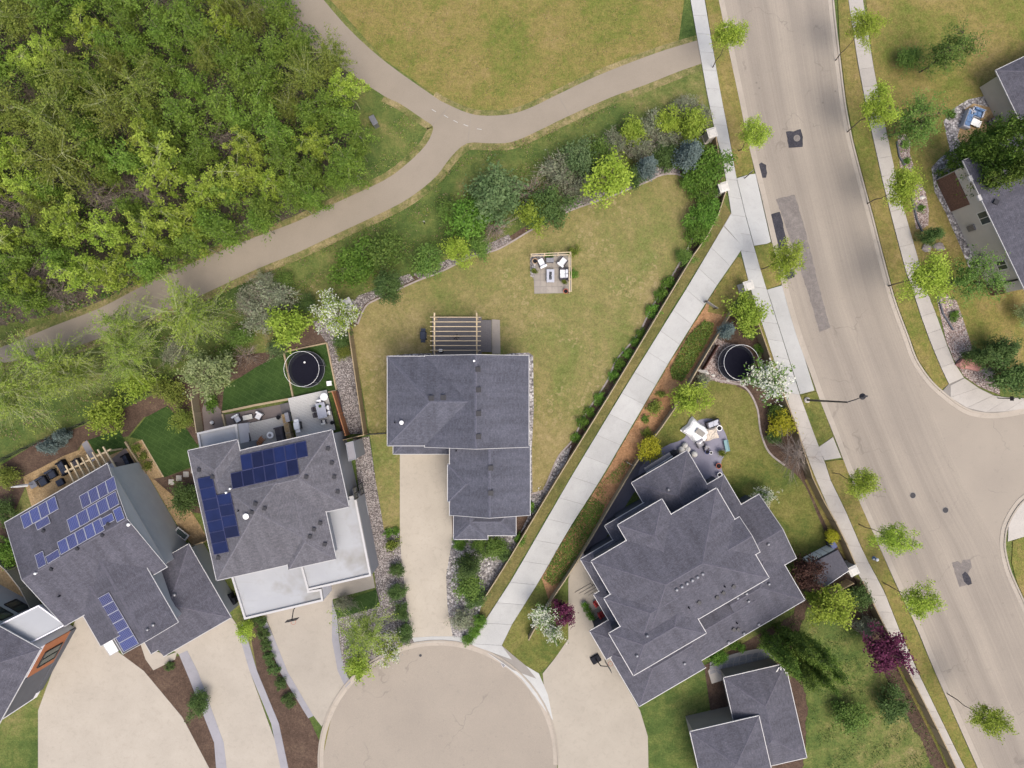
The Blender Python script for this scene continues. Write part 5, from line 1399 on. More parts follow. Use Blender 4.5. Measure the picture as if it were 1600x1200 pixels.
    def hit(s, px, py):
        z = 12.0
        while z > 1.0:
            p = W(px, py, z)
            if s.height(p.x, p.y) >= z: break
            z -= .02
        p = W(px, py, z); e = .12
        n = Vector((s.height(p.x - e, p.y) - s.height(p.x + e, p.y), s.height(p.x, p.y - e) - s.height(p.x, p.y + e), 2 * e)).normalized()
        return p, n
    def vent(s, px, py, kind='box', size=.36):
        p, n = s.hit(px, py)
        q = s.L(p); m = MB()
        if kind == 'box':
            m.box((0, 0, .06), (size, size, .2), s.a * -1, taper=.8); mat = 'trim_dark'; nm = 'roof_vent'
            m.box((0, 0, .18), (size * 1.15, size * 1.15, .05), -s.a)
        elif kind == 'dome':
            m.lathe((0, 0, -.05), [(size * .5, 0), (size * .5, .16), (size * .36, .26), (size * .1, .3)], 12); mat = 'metal_grey'; nm = 'roof_vent'
        elif kind == 'white':
            m.lathe((0, 0, -.05), [(size * .28, 0), (size * .28, .25), (size * .5, .27), (size * .5, .38), (size * .2, .46)], 12); mat = 'white_paint'; nm = 'chimney_pipe'
        else:
            m.lathe((0, 0, -.05), [(.07, 0), (.07, .34)], 8); mat = 'plastic_black'; nm = 'vent_pipe'
        m.build(nm, mat, s.root, q)
    def panels(s, p0, du, dv, nu, nv, glass='solar_cells', frame='solar_frame', skip=()):
        """rows of solar panels; p0 corner pixel, du / dv pixel steps of one panel"""
        for j in range(nv):
            for i in range(nu):
                if (i, j) in skip: continue
                x = p0[0] + i * du[0] + j * dv[0]; y = p0[1] + i * du[1] + j * dv[1]
                cx, cy = x + (du[0] + dv[0]) / 2, y + (du[1] + dv[1]) / 2
                p, n = s.hit(cx, cy); p = p + n * .1
                cam_p = Vector((0, 0, H))
                def onp(a, b):
                    w = W(a, b, 0) - cam_p; t = (p - cam_p).dot(n) / w.dot(n); return s.L(cam_p + w * t)
                g = .03
                def cor(fu, fv): return onp(x + du[0] * fu + dv[0] * fv, y + du[1] * fu + dv[1] * fv)
                Q = [cor(g, g), cor(1 - g, g), cor(1 - g, 1 - g), cor(g, 1 - g)]
                if (Q[1] - Q[0]).cross(Q[3] - Q[0]).z < 0: Q = [Q[0], Q[3], Q[2], Q[1]]
                swap = (Q[1] - Q[0]).length > (Q[3] - Q[0]).length
                bm = bmesh.new(); uvl = bm.loops.layers.uv.new('UVMap')
                vs = [bm.verts.new(q) for q in Q] + [bm.verts.new(q - n * .04) for q in Q]
                f = bm.faces.new(vs[:4])
                for lp, uv in zip(f.loops, ((0, 0), (1, 0), (1, 1), (0, 1))): lp[uvl].uv = uv if not swap else (uv[1], uv[0])
                for k in range(4): bm.faces.new((vs[(k + 1) % 4], vs[k], vs[4 + k], vs[4 + (k + 1) % 4]))
                me = bpy.data.meshes.new('solar_panel'); bm.to_mesh(me); bm.free(); me.materials.append(M[glass])
                o = link(bpy.data.objects.new('solar_panel', me)); o.parent = s.root
                m = MB()
                for k in range(4):
                    a, b = Q[k], Q[(k + 1) % 4]
                    m.tube(a + n * .01, b + n * .01, .028, .028, 4)
                m.build('frame', frame, o)
    def window(s, p0, p1, z0, z1, name='window', frame='trim_dark', pane='pane', out=.05):
        """window on a wall whose foot runs from ground pixel p0 to p1 (glass between them)"""
        a, b = s.L(W(*p0)), s.L(W(*p1))
        d = (b - a); L_ = d.length; d.normalize(); n = Vector((d.y, -d.x, 0))
        c = (a + b) / 2; ang = math.atan2(d.y, d.x)
        m = MB()
        zc, hh = (z0 + z1) / 2, z1 - z0
        for (off, w_, zz, h_) in ((-L_ / 2, .09, zc, hh), (L_ / 2, .09, zc, hh), (0, .06, zc, hh), (0, L_, z0, .1), (0, L_, z1, .1)):
            q = c + d * off + n * out
            m.box((q.x, q.y, zz), (w_, .12, h_), ang)
        o = m.build(name, frame, s.root)
        q = c + n * (out - .02)
        MB().box((q.x, q.y, zc), (L_ - .09, .06, hh - .1), ang).build('glass', pane, o)
        return o
    def wallpiece(s, p0, p1, z0, z1, mat, name='cladding', thick=.08):
        a, b = s.L(W(*p0)), s.L(W(*p1)); c = (a + b) / 2; d = b - a
        return MB().box((c.x, c.y, (z0 + z1) / 2), (d.length, thick, z1 - z0), math.atan2(d.y, d.x)).build(name, mat, s.root)

# ---- the central house
h0 = House('house', (606, 557), 0, 'central house with a slate grey hipped roof above the long tan driveway', 'shingle_slate', 'wall_tan', (716, 660))
h0.roof(0, 140, 0, 139, 5.5, .40, 'u', False, True, rk=(True, False))
h0.roof(58, 220, -1, 141, 5.5, .40, 'v', True, True)
h0.roof(97, 222, 139, 247, 5.48, .38, 'v', True, True, rk=(False, True))
h0.roof(94, 152, 168, 226, 5.48, .38, 'u', False, True, rk=(True, False))
h0.roof(9, 97, 118, 152, 2.9, .35, 'u', False, True)
h0.roof(103, 200, 232, 279, 2.9, .5, 'u')
h0.roof(103, 156, 225, 285, 2.9, .5, 'v', True, False)
for (x, y) in ((674,622),(693,621),(747,577),(748,609),(748,646),(748,682),(767,731),(767,770)): h0.vent(x, y, 'box', .42)
h0.vent(617, 660, 'pipe'); h0.vent(628, 660, 'white', .4); h0.vent(713, 704, 'pipe'); h0.vent(741, 564, 'white', .22)
h0.window((636, 702), (668, 702), .1, 2.3, 'garage_door', 'white_trim', 'cream_paint')
h0.window((672, 702), (690, 702), .1, 2.3, 'garage_door', 'white_trim', 'cream_paint')

# ---- the middle left house with dark solar panels
h2 = House('house', (295, 704), 12.5, 'middle left house with grey roof, dark blue solar panels and a white flat garage roof', 'shingle_grey', 'wall_grey', (430, 800))
h2.roof(0, 189, 17.5, 207, 6.0, .33, 'v')
h2.roof(90, 226, 17, 139.5, 6.0, .33, 'u', True, False, rk=(False, False))
h2.roof(0, 79, 0, 120, 6.0, .33, 'v', False, True, rk=(False, False))
h2.roof(113, 189, 110, 214.5, 6.0, .33, 'v', True, False, rk=(False, False))
h2.panels((375, 711), (17.2, -3.8), (3.4, 25), 6, 1, 'solar_black', 'solar_frame_dark')
h2.panels((360, 739.5), (17.4, -3.9), (3.4, 25), 6, 1, 'solar_black', 'solar_frame_dark')
h2.panels((308, 748), (24, -5), (3.75, 17.0), 1, 7, 'solar_black', 'solar_frame_dark')
h2.panels((338, 773.5), (22.5, -4), (3.6, 17.0), 1, 4, 'solar_black', 'solar_frame_dark')
for (x, y) in ((513,701),(519,723),(523,745),(528,768),(479,745),(501,817),(491,827),(485,838),(508,850),(414,794),(400,787),(394,800),(312,734),(342,871),(333,745)): h2.vent(x, y, 'box', .3)
h2.vent(386, 806, 'white', .55); h2.vent(373, 798, 'pipe'); h2.vent(361, 763, 'white', .2); h2.vent(355, 769, 'white', .2)
h2.flat([(362, 899), (480, 868), (484, 922), (503, 919), (506, 938), (383, 967)], 3.3, 'membrane_white', 'wall_lavender')
h2.flat([(466, 868), (510, 796), (544, 776), (556, 773), (581, 899), (481, 922)], 3.75, 'membrane_white', 'wall_grey')
h2.flat([(309, 676), (371, 662), (376, 700), (316, 716)], 3.3, 'membrane_white', 'wall_lavender')
h2.flat([(540, 692), (552, 689), (557, 717), (545, 721)], 4.2, 'paver_grey', 'wall_grey', .06, .06, 'wall_grey', 'chimney_chase')
h2.window((571, 768), (568, 752), 1.0, 2.4); h2.window((571, 768), (568, 752), 3.6, 5.0)

# ---- the far left house with blue solar panels
h1 = House('house', (10, 816), 30, 'far left house with violet grey roof covered in blue solar panels', 'shingle_violet', 'wall_stucco', (180, 890))
h1.roof(0, 184, 0, 186, 5.8, .30, 'u', True, True)
h1.roof(57, 156, 90, 269, 6.05, .28, 'v', True, True, rk=(False, True))
h1.roof(33, 110, 130, 241, 5.75, .28, 'v', True, True, rk=(False, True))
h1.roof(110, 231, 172, 304, 3.2, .34, 'u', True, False, rk=(False, False))
h1.roof(95, 150, 200, 291, 3.15, .3, 'v', True, False, rk=(False, False))
A_ = (13.6, -7.9); B_ = (9, 22)
h1.panels((31.5, 806), A_, (6.2, 21), 4, 1)
h1.panels((54, 817.5), (21.5, -12.2), (4.2, 11.6), 1, 1)
h1.panels((123.5, 775), A_, (5.6, 20.5), 4, 1)
h1.panels((104, 812), (15.4, -9), (6, 20.5), 5, 1)
h1.panels((89, 847), (13.8, -7.8), (6, 20.5), 5, 1)
h1.panels((155, 812), (20.5, -11), (4.2, 11.5), 1, 1)
h1.panels((176, 797), (12.5, -7), (7, 20), 1, 1)
h1.panels((54, 867), (13, -7), (6, 22), 1, 1)
h1.panels((70.5, 870), (20.5, -12.5), (4, 11.5), 1, 1)
h1.panels((146, 938.5), (24.5, -13.5), (7.85, 13.4), 1, 6)
for (x, y) in ((81, 889), (69, 829), (161, 836), (122, 857), (170, 818)): h1.vent(x, y, 'box', .24)
h1.vent(240, 976, 'dome', .35); h1.vent(231, 983, 'dome', .3); h1.vent(273, 929, 'dome', .4); h1.vent(58, 895, 'white', .22); h1.vent(203, 819, 'white', .3); h1.vent(94, 931, 'pipe')
h1.wallpiece((274, 932), (287, 955), 3.6, 5.6, 'wood_orange')
h1.flat([(160, 1007), (175, 998), (186, 1017), (172, 1025)], 3.0, 'white_paint', 'wall_lavender', .05, .05, name='canopy')
p = h1.L(W(284, 834, .6))
part('window_well', ['white_trim', 'pane'], h1.root, lambda m: (m.box((p.x, p.y, p.z), (.7, 1.5, .12), .9), m.box((p.x, p.y, p.z + .07), (.5, 1.2, .03), .9, 1)))
for k in range(3): boxp('well_bar', 'trim_dark', h1.root, (p.x + (k - 1) * .3 * math.cos(2.47), p.y + (k - 1) * .3 * math.sin(2.47), p.z + .1), (.55, .05, .03), .9)

# ---- the corner house at the lower left
h3 = House('house', (65, 1013), -29, 'corner house at the lower left with grey and orange clad walls', 'shingle_violet', 'wall_lavender', (60, 1010))
h3.roof(-190, 0, 0, 150, 6.0, .33, 'u', inset=.45)
e0, e1 = Vector((118, 981)), Vector((118 - .875 * 130, 981 - .485 * 130))
def along(p, d, t): return (p[0] + d[0] * t, p[1] + d[1] * t)
dn, ds = (-.875, -.485), (-.485, .875)
c3 = (119, 980)
h3.wallpiece(along(c3, dn, 52), along(c3, dn, 170), 0, 5.7, 'wall_stucco', 'grey_wall_panel', .14)
h3.window(along(c3, dn, 72), along(c3, dn, 96), 3.3, 4.9, out=.12); h3.window(along(c3, dn, 72), along(c3, dn, 96), 1.0, 2.6, out=.12)
h3.wallpiece(along(c3, ds, .5), along(c3, ds, 56), .9, 4.6, 'clad_orange', 'orange_cladding')
h3.wallpiece(along(c3, ds, .5), along(c3, ds, 110), 0, .9, 'wall_dark', 'stone_base', .2)
h3.wallpiece(along(c3, ds, 56), along(c3, ds, 120), .9, 5.6, 'wall_dark', 'dark_wall_panel')
h3.window(along(c3, ds, 44), along(c3, ds, 18), 1.4, 3.9, out=.1); 

h3.flat([(-30, 990), (0, 975), (61, 945), (104, 976), (52, 1003), (20, 1012)], 5.5, 'membrane_white', 'wall_stucco', .1, .12, 'wall_lavender')
# ---- the large right house
h4 = House('house', (924, 877), 30.3, 'large right house with many stepped dark grey roofs', 'shingle_dark', 'wall_dark', (1090, 900))
h4.roof(0, 226, -1, 161, 6.0, .30, 'u', False, False)
h4.roof(64, 144, -29, 90, 6.0, .30, 'v', False, True, rk=(False, False))
h4.roof(150, 234, 56, 119, 6.0, .33, 'u', True, True, rk=(False, True))
h4.roof(-12, 90, 59, 160, 6.0, .30, 'u', False, True, rk=(False, False))
h4.roof(-33, 98, 110, 186, 6.0, .30, 'u', False, False)
h4.roof(116, 216, -74.5, 40, 3.2, .34, 'v', False, True, rk=(False, False))
h4.roof(190, 246, -13, 70, 3.2, .3, 'v', False, True, rk=(False, False))
h4.roof(170, 278, 41, 156, 3.2, .34, 'u', True, True, rk=(False, True))
h4.roof(150, 257, 100, 219, 3.2, .30, 'u', True, False, rk=(False, False))
h4.roof(-30, 190, 130, 219, 3.2, .30, 'u', False, True, rk=(False, False))
h4.roof(46, 140, -38, 40, 3.2, .30, 'u', False, True, rk=(False, False))
h4.roof(-13, 100, -12, 60, 3.2, .30, 'u', False, True, rk=(False, False))
h4.roof(-23, 60, 46, 110, 3.2, .30, 'u', False, True, rk=(False, False))
h4.roof(-57, 60, 92, 143, 3.2, .34, 'u', False, True, rk=(False, False))
h4.roof(-50, 70, 135, 232, 3.15, .34, 'u', False, True, rk=(False, False))
for k in range(6): h4.vent(1057 + 8.1 * k, 921 - 4.9 * k, 'dome', .36)
for (x, y) in ((1011,993),(995,1024),(1069,1036),(1169,939),(1201,912),(1166,927),(1152,934),(1200,850),(1044,765),(1185,975),(1162,989),(1138,1003)): h4.vent(x, y, 'dome', .34)
for (x, y) in ((1146,916),(1130,926),(1120,933),(1092,941),(1146,983),(1153,983)): h4.vent(x, y, 'box', .28)
for (x, y) in ((1132,916),(1076,949),(1151,973)): h4.vent(x, y, 'pipe')
# pergola-like side awning
for (p0, p1, z) in (((1010, 738), (1050, 713), 2.5),):
    a, b = h4.L(W(*p0, z)), h4.L(W(*p1, z)); c = (a + b) / 2; d = b - a
    part('awning', ['wall_dark', 'white_trim'], h4.root, lambda m: (m.box((c.x, c.y, z), (d.length, 1.0, .08), math.atan2(d.y, d.x)), m.box((c.x, c.y, z + .06), (d.length + .1, .08, .05), math.atan2(d.y, d.x), 1)))

# ---- the far right house
h5 = House('house', (1490, 225), -64.4, 'far right house with a beige wall and dark grey roof, cut by the picture edge', 'shingle_violet', 'wall_beige', (1620, 330))
h5.roof(30, 262, -190, 0, 5.1, .33, 'u', inset=.5)
h5.roof(-75, 11, -230, -107, 3.2, .33, 'u', inset=.5)
# foot of the beige wall runs parallel to the eave, about 0.5 m inside it
def w5(t): # t in metres along the wall from its upper end
    p = W(*h5.px(30, 0), 5.1); q = W(*h5.px(262, 0), 5.1); d = (q - p).normalized(); n = Vector((d.y, -d.x, 0))
    if n.x > 0: n = -n
    x = p + d * t - n * .47; return ((x.x * 15 + 800), (600 - x.y * 15))
Lw = 262 * (H - 5.1) / F
h5.wallpiece(w5(.6), w5(4.2), 0, 2.9, 'brick_wall', 'brick_cladding', .16)
h5.window(w5(6.6), w5(5.3), 3.2, 4.7, frame='cream_paint'); h5.window(w5(11.5), w5(10.5), 2.6, 3.9, frame='cream_paint')
h5.wallpiece(w5(12.7), w5(12.85), .0, 4.9, 'trim_dark', 'downpipe', .16)
h5.wallpiece(w5(13.0), w5(13.9), 0, 2.2, 'brick_wall', 'brick_cladding', .16)
h5.wallpiece(w5(6.2), w5(6.8), 1.2, 2.2, 'metal_grey', 'meter_box', .25)
h5.wallpiece(w5(9.3), w5(9.6), .8, 1.5, 'metal_grey', 'hose_reel', .3)
h5.vent(1555, 316, 'box', .4)
for i, (x, y) in enumerate(((1516, 279), (1530, 309))):
    q = h5.L(W(x, y, 5.2)); boxp('downspout_elbow', 'white_trim', h5.root, (q.x, q.y, q.z), (.3, .55, .25), .45)

# ---- the lowest right house
h6 = House('house', (1130, 1058), 13, 'house at the bottom right whose dark roof edge shows below the flagstones', 'shingle_dark', 'wall_tan', (1190, 1120))
h6.roof(0, 98, 0, 150, 2.7, .33, 'v', inset=.4)
h6.roof(-70, 40, 70, 180, 3.6, .33, 'u', inset=.4)
m = MB()
for (dx, dy) in ((-.35, 0), (0, .35), (.35, 0)): m.box((dx, dy, 0), (.1, .7, .1), dx * 1.5)
q = h6.L(W(1220, 1047, 3.0)); m.build('gable_bracket', 'white_trim', h6.root, q)

# ---- garden shed by the sidewalk
ps = [W(1265, 880, 2.3), W(1307, 858, 2.3), W(1327, 891, 2.3), W(1286, 919, 2.3)]
b = W(1296, 888)
sh = thing('shed', (b.x, b.y, 0), 'small shed with dark roof and cream wall beside the sidewalk fence', 'shed')
loc = [Vector((q.x - b.x, q.y - b.y, 2.3)) for q in ps]
m = MB(); m.add([q + Vector((0, 0, -.12)) for q in loc] + [loc[0] + Vector((0, 0, .3)), loc[1] + Vector((0, 0, .3)), loc[2], loc[3]], [(4, 7, 6, 5), (0, 1, 5, 4), (1, 2, 6, 5), (2, 3, 7, 6), (3, 0, 4, 7), (3, 2, 1, 0)])
rf = m.build('roof', 'shingle_dark', sh)
ins = [q * .93 for q in loc]
for i, (a, c) in enumerate(zip(ins, ins[1:] + ins[:1])):
    a0, c0 = Vector((a.x, a.y, 0)), Vector((c.x, c.y, 0)); mid = (a0 + c0) / 2; d = c0 - a0
    MB().box((mid.x, mid.y, 1.15), (d.length, .08 + .01 * i, 2.3), math.atan2(d.y, d.x)).build('wall', 'white_paint', sh)
    if i == 0:
        for k in range(1, 4):
            q = a0 + d * k / 4; MB().box((q.x, q.y, 1.1), (.06, .13, 2.1), math.atan2(d.y, d.x)).build('batten', 'wall_beige', sh)
# ------------------------------------------------------------------ fences, pillars
def fence(pts, h, label, mat='fence_tan', step=2.4, cap=True, t=.06, postmat=None, smooth=3, wire=False):
    P = [W(x, y).xy for (x, y) in (catmull(pts, smooth) if smooth else pts)]
    L_ = [0]
    for i in range(1, len(P)): L_.append(L_[-1] + (P[i] - P[i - 1]).length)
    n = max(1, round(L_[-1] / step))
    def at(s):
        i = 1
        while i < len(P) - 1 and L_[i] < s: i += 1
        return P[i - 1].lerp(P[i], (s - L_[i - 1]) / max(L_[i] - L_[i - 1], 1e-6))
    N = [at(L_[-1] * k / n) for k in range(n + 1)]
    b = N[0]
    root = thing('fence', (b.x, b.y, 0), label, 'fence')
    for k, q in enumerate(N):
        MB().box((q.x - b.x, q.y - b.y, (h + .08) / 2), (.13 if not wire else .06, .13 if not wire else .06, h + .08)).build('post', postmat or mat, root)
        if k == n: break
        r = N[k + 1]; d = r - q; c = (q + r) / 2 - b; ang = math.atan2(d.y, d.x)
        if wire:
            m = MB()
            for zz in (.1, h * .5, h): m.box((c.x, c.y, zz), (d.length, .035, .035), ang)
            m.build('rail', mat, root)
            MB().box((c.x, c.y, h * .5), (d.length, .012, h - .1), ang).build('mesh_panel', 'net', root)
        else:
            m = MB(); nb = max(3, int(d.length / .16))
            for i in range(nb):
                q2 = c + d * ((i + .5) / nb - .5)
                m.box((q2.x, q2.y, h / 2), (d.length / nb - .012, t, h - .06 + .012 * math.sin(i * 2.3 + k)), ang)
            m.build('panel', mat, root)
            if cap: MB().box((c.x, c.y, h + .02), (d.length - .13, .1, .045), ang).build('cap_rail', postmat or mat, root)
    return root
fence([(1128,306),(1126,318),(1117,340),(1102,370),(1082,397),(1050,450),(960,600),(867,750),(800,862),(757,930)], 1.25, 'long low tan fence between the big lawn and the walkway')
fence([(1139,487),(1093,563),(1047,642),(990,722),(905,865),(857,937),(826,992)], 1.3, 'tan fence between the walkway and the right house')
fence([(550,511),(574,677)], 1.8, 'tall tan fence left of the big lawn', 'fence_side', smooth=0)
fence([(573,678),(540,686)], 1.6, 'short return of the tan fence towards the middle left house', 'fence_side', smooth=0)
fence([(1172,497),(1193,557),(1212,612),(1234,665),(1260,748),(1300,822),(1325,878)], 1.75, 'tall tan fence along the sidewalk right of the green lawn', 'fence_side')
fence([(1335,902),(1378,990),(1410,1050),(1470,1170),(1510,1260)], 1.75, 'tan fence along the lower right sidewalk below the shed', 'fence_side')
fence([(1112,222),(1116,250),(1124,282)], 1.5, 'short tan fence between the two upper stone pillars', 'fence_side', smooth=0)
fence([(-40,742),(0,722),(60,692),(132,662),(190,635),(245,610),(275,596)], 1.2, 'black wire fence along the meadow at the left', 'metal_black', 2.2, wire=True)
fence([(309,615),(318,674)], 1.6, 'pale tan fence left of the middle left house', 'fence_tan', smooth=0)
fence([(526,612),(546,678)], 1.7, 'orange cedar fence beside the dining deck', 'fence_cedar', smooth=0)
fence([(0,862),(40,898),(64,945)], 1.5, 'grey brown fence between the two far left houses', 'weathered', smooth=0)
fence([(300,851),(327,842)], 1.5, 'short fence closing the sand path between the left houses', 'fence_side', smooth=0)
fence([(577,678),(605,676)], 1.5, 'thin black gate between the tan fence and the central house', 'metal_black', 1.2, smooth=0, wire=True)
fence([(1285,925),(1322,905)], 1.5, 'short fence from the shed to the lower stone pillar', 'fence_side', smooth=0)
fence([(1096,577),(1118,540)], 1.1, 'dark brown planter fence beside the right trampoline', 'deck_red', 1.6, smooth=0)
def pillar(x, y, label, rz=.3):
    p = W(x, y, 2.0)
    t = thing('stone_pillar', (p.x, p.y, 0), label, 'pillar', rz)
    part('plinth', 'pillar_stone', t, lambda m: m.box((0, 0, .14), (.92, .92, .28)))
    m = MB()
    for k in range(6):
        s_ = .78 + .015 * (k % 2); m.box((0, 0, .41 + .265 * k), (s_, s_, .255), 0)
    m.build('shaft', 'pillar_stone', t)
    part('cap', 'cap_stone', t, lambda m: (m.box((0, 0, 1.94), (.98, .98, .12)), m.box((0, 0, 2.04), (.92, .92, .1), taper=.6)))
pillar(1113, 207, 'topmost stone pillar beside the sidewalk'); pillar(1131, 292, 'stone pillar where the walkway fence starts')
pillar(1170, 446, 'stone pillar in the grass triangle by the sidewalk'); pillar(1334, 892, 'stone pillar beside the shed on the lower sidewalk', .45)
pillar(542, 474, 'pale stone pillar next to the white blossom tree', .5)

# ------------------------------------------------------------------ timber: edging, decks, pergolas
def edge_line(pts, label, w=.14, h=.18, mat='timber_edge'):
    strip('timber_edging', pts, -w / 2, w / 2, 0, h, mat, label, 'edging', smooth=0, kind='thing')
edge_line([(444,550),(511,536)], 'timber edging above the left trampoline'); edge_line([(511,536),(526,609)], 'timber edging right of the left trampoline', .15)
edge_line([(444,551),(459,623)], 'timber edging left of the left trampoline', .16, .19)
edge_line([(348,644),(400,633),(460,622)], 'timber edging below the left artificial turf', .22, .17); edge_line([(460,624),(526,610)], 'timber edging between trampoline turf and dining deck', .14, .16)
edge_line([(349,647),(354,668)], 'timber edging at the left end of the narrow patio', .16, .3)
edge_line([(222,687),(256,745)], 'thin timber edging between sand path and green turf', .1, .1)
edge_line([(197,690),(229,740)], 'timber edging between sand path and pergola patio', .18, .25)

def boards(m, c, u, L_, Wd, n, z, th=.03, gap=.012):
    """n deck boards, each L_ long along u, laid side by side over width Wd"""
    u = Vector((u[0], u[1])).normalized(); v = Vector((-u.y, u.x)); w = Wd / n
    for i in range(n):
        q = Vector((c[0], c[1])) + v * (-Wd / 2 + w * (i + .5))
        m.box((q.x, q.y, z), (L_, w - gap, th), math.atan2(u.y, u.x))
def deck(name, cx, cy, wpx, hpx, ang, z, mat, label, n, along='u', cat='deck'):
    p = W(cx, cy, z)
    k = (H - z) / F
    t = thing(name, (p.x, p.y, 0), label, cat, math.radians(ang))
    w_, h_ = wpx * k, hpx * k
    m = MB()
    if along == 'u': boards(m, (0, 0), (1, 0), w_, h_, n, z)
    else: boards(m, (0, 0), (0, 1), h_, w_, n, z)
    o = m.build('deck_boards', mat, t); o['kind'] = 'stuff'
    part('frame', 'wall_dark', t, lambda m: m.box((0, 0, (z - .02) / 2), (w_ - .06, h_ - .06, z - .02)))
    return t
deck('deck', 714, 527, 77, 64, 0, .55, 'deck_grey', 'grey board deck under the central pergola', 26)
st = deck('deck', 760, 525, 17, 50, 0, .36, 'deck_grey', 'lower grey deck step right of the central pergola', 5, 'v')
sheet('patio', [(769,499),(781,500),(782,553),(769,553)], .06, 'stone_patio', 'narrow concrete pad right of the central deck', 'pad')
deck('deck', 487, 647, 62, 64, 12.5, .5, 'deck_pale', 'pale grey dining deck behind the middle left house', 28)
deck('deck', 415, 676, 76, 40, 12.5, .42, 'deck_pale', 'pale deck with the two dark sofas', 18)
for k in range(4):
    p = W(440 + k * 4.6, 639 - k * 1.0, .3)
    if k == 0: stt = thing('steps', (p.x, p.y, 0), 'grey wooden steps between the two pale decks', 'steps', math.radians(12.5))
    boxp('tread', 'deck_grey', stt, (k * .29, 0, .1 + .1 * k), (.27, 1.0, .05))
p = W(397, 651)
t = sheet('patio', [(352,648),(439,632),(442,646),(440,651),(355,668)], .07, 'paver_brown', 'narrow brown paver patio with two white chairs', 'patio')
sheet('path', [(316,640),(322,618),(345,640),(350,668),(320,675)], .04, 'paver_brown', 'brown side path below the pale blossoming tree', 'path')
deck('deck_bench', 531, 645, 9, 66, 12.5, .45, 'deck_red', 'long dark red bench along the orange fence', 4, 'v', 'bench')

def pergola(name, label, corners, z, beams, mat='pergola_wood', bw=.09, over=.5, rail_w=.16, horizontal=True):
    """corners: four pixels (at height z) of the posts a,b,c,d; rails a-d and b-c, beams laid across"""
    A, B, C_, D = [W(x, y, z) for (x, y) in corners]
    b = (A + B + C_ + D) / 4
    t = thing(name, (b.x, b.y, 0), label, 'pergola')
    l = lambda q: Vector((q.x - b.x, q.y - b.y, z))
    A, B, C_, D = map(l, (A, B, C_, D))
    for q in (A, B, C_, D): MB().box((q.x, q.y, z / 2), (.14, .14, z), math.atan2((B - A).y, (B - A).x)).build('post', mat, t)
    for (p0, p1) in ((A, D), (B, C_)):
        d = (p1 - p0); c = (p0 + p1) / 2
        MB().box((c.x, c.y, z + .08), (d.length + .9, rail_w, .18), math.atan2(d.y, d.x)).build('rail', mat, t)
    for k in range(beams):
        f = k / (beams - 1)
        p0, p1 = A.lerp(D, f), B.lerp(C_, f); d = p1 - p0; c = (p0 + p1) / 2
        MB().box((c.x, c.y, z + .25), (d.length + 2 * over, bw, .15), math.atan2(d.y, d.x)).build('beam', mat, t)
    return t
pergola('pergola', 'timber pergola with eight beams over the central deck', [(679,496),(745,496),(745,547.5),(679,547.5)], 2.7, 8, over=.42, bw=.07, rail_w=.13)
pergola('pergola', 'slanted timber pergola behind the far left house', [(109,734),(122,760),(190,741),(168,705)], 2.6, 8, bw=.13, over=.55)

# trellis round the small patio
pz = 1.8
b = W(862, 427)
t = thing('trellis', (b.x, b.y, 0), 'thin L-shaped timber trellis round the small patio', 'trellis')
def tl(x, y, z): q = W(x, y, z); return Vector((q.x - b.x, q.y - b.y, z))
lines = [[(829,397),(892,394)],[(830,400),(889,398)],[(892,394),(893,456)],[(889,398),(890,456)]]
for (p0, p1) in lines:
    a, c = tl(*p0, pz), tl(*p1, pz); d = c - a; m_ = (a + c) / 2
    MB().box((m_.x, m_.y, pz), (d.length, .07, .09), math.atan2(d.y, d.x)).build('rail', 'pergola_wood', t)
for (x, y) in ((830,398),(851,397),(872,396),(891,396),(891,416),(891,436),(891,455)):
    a = tl(x, y, pz); MB().box((a.x, a.y, pz / 2), (.09, .09, pz)).build('post', 'pergola_wood', t)
sp_ = sheet('patio', [(828,402),(832,397),(892,396),(892,455),(886,458),(835,459),(834,436),(829,430)], .062, 'joint_dark', 'small stone patio with white chairs on the big lawn', 'patio')
for i in range(6):
    for j in range(6):
        x0, y0 = 834.5 + i * 9.3, 399 + j * 9.8
        q = [W(x0 + .25 + random.uniform(0, .4), y0 + .25), W(x0 + 9.05, y0 + .25), W(x0 + 9.05, y0 + 9.5), W(x0 + .25, y0 + 9.5)]
        zz = .098 + random.uniform(-.004, .004)
        MB().add([(p.x, p.y, zz) for p in q] + [(p.x, p.y, .05) for p in q], [(3, 2, 1, 0), (0, 1, 5, 4), (1, 2, 6, 5), (2, 3, 7, 6), (3, 0, 4, 7)]).build('paver', 'stone_patio', sp_)
sheet('gravel', [(828,404),(834,398),(856,397),(851,405),(838,413),(835,432),(829,432)], .112, 'rock_pale', 'pale stones in the corner of the small patio', 'gravel')

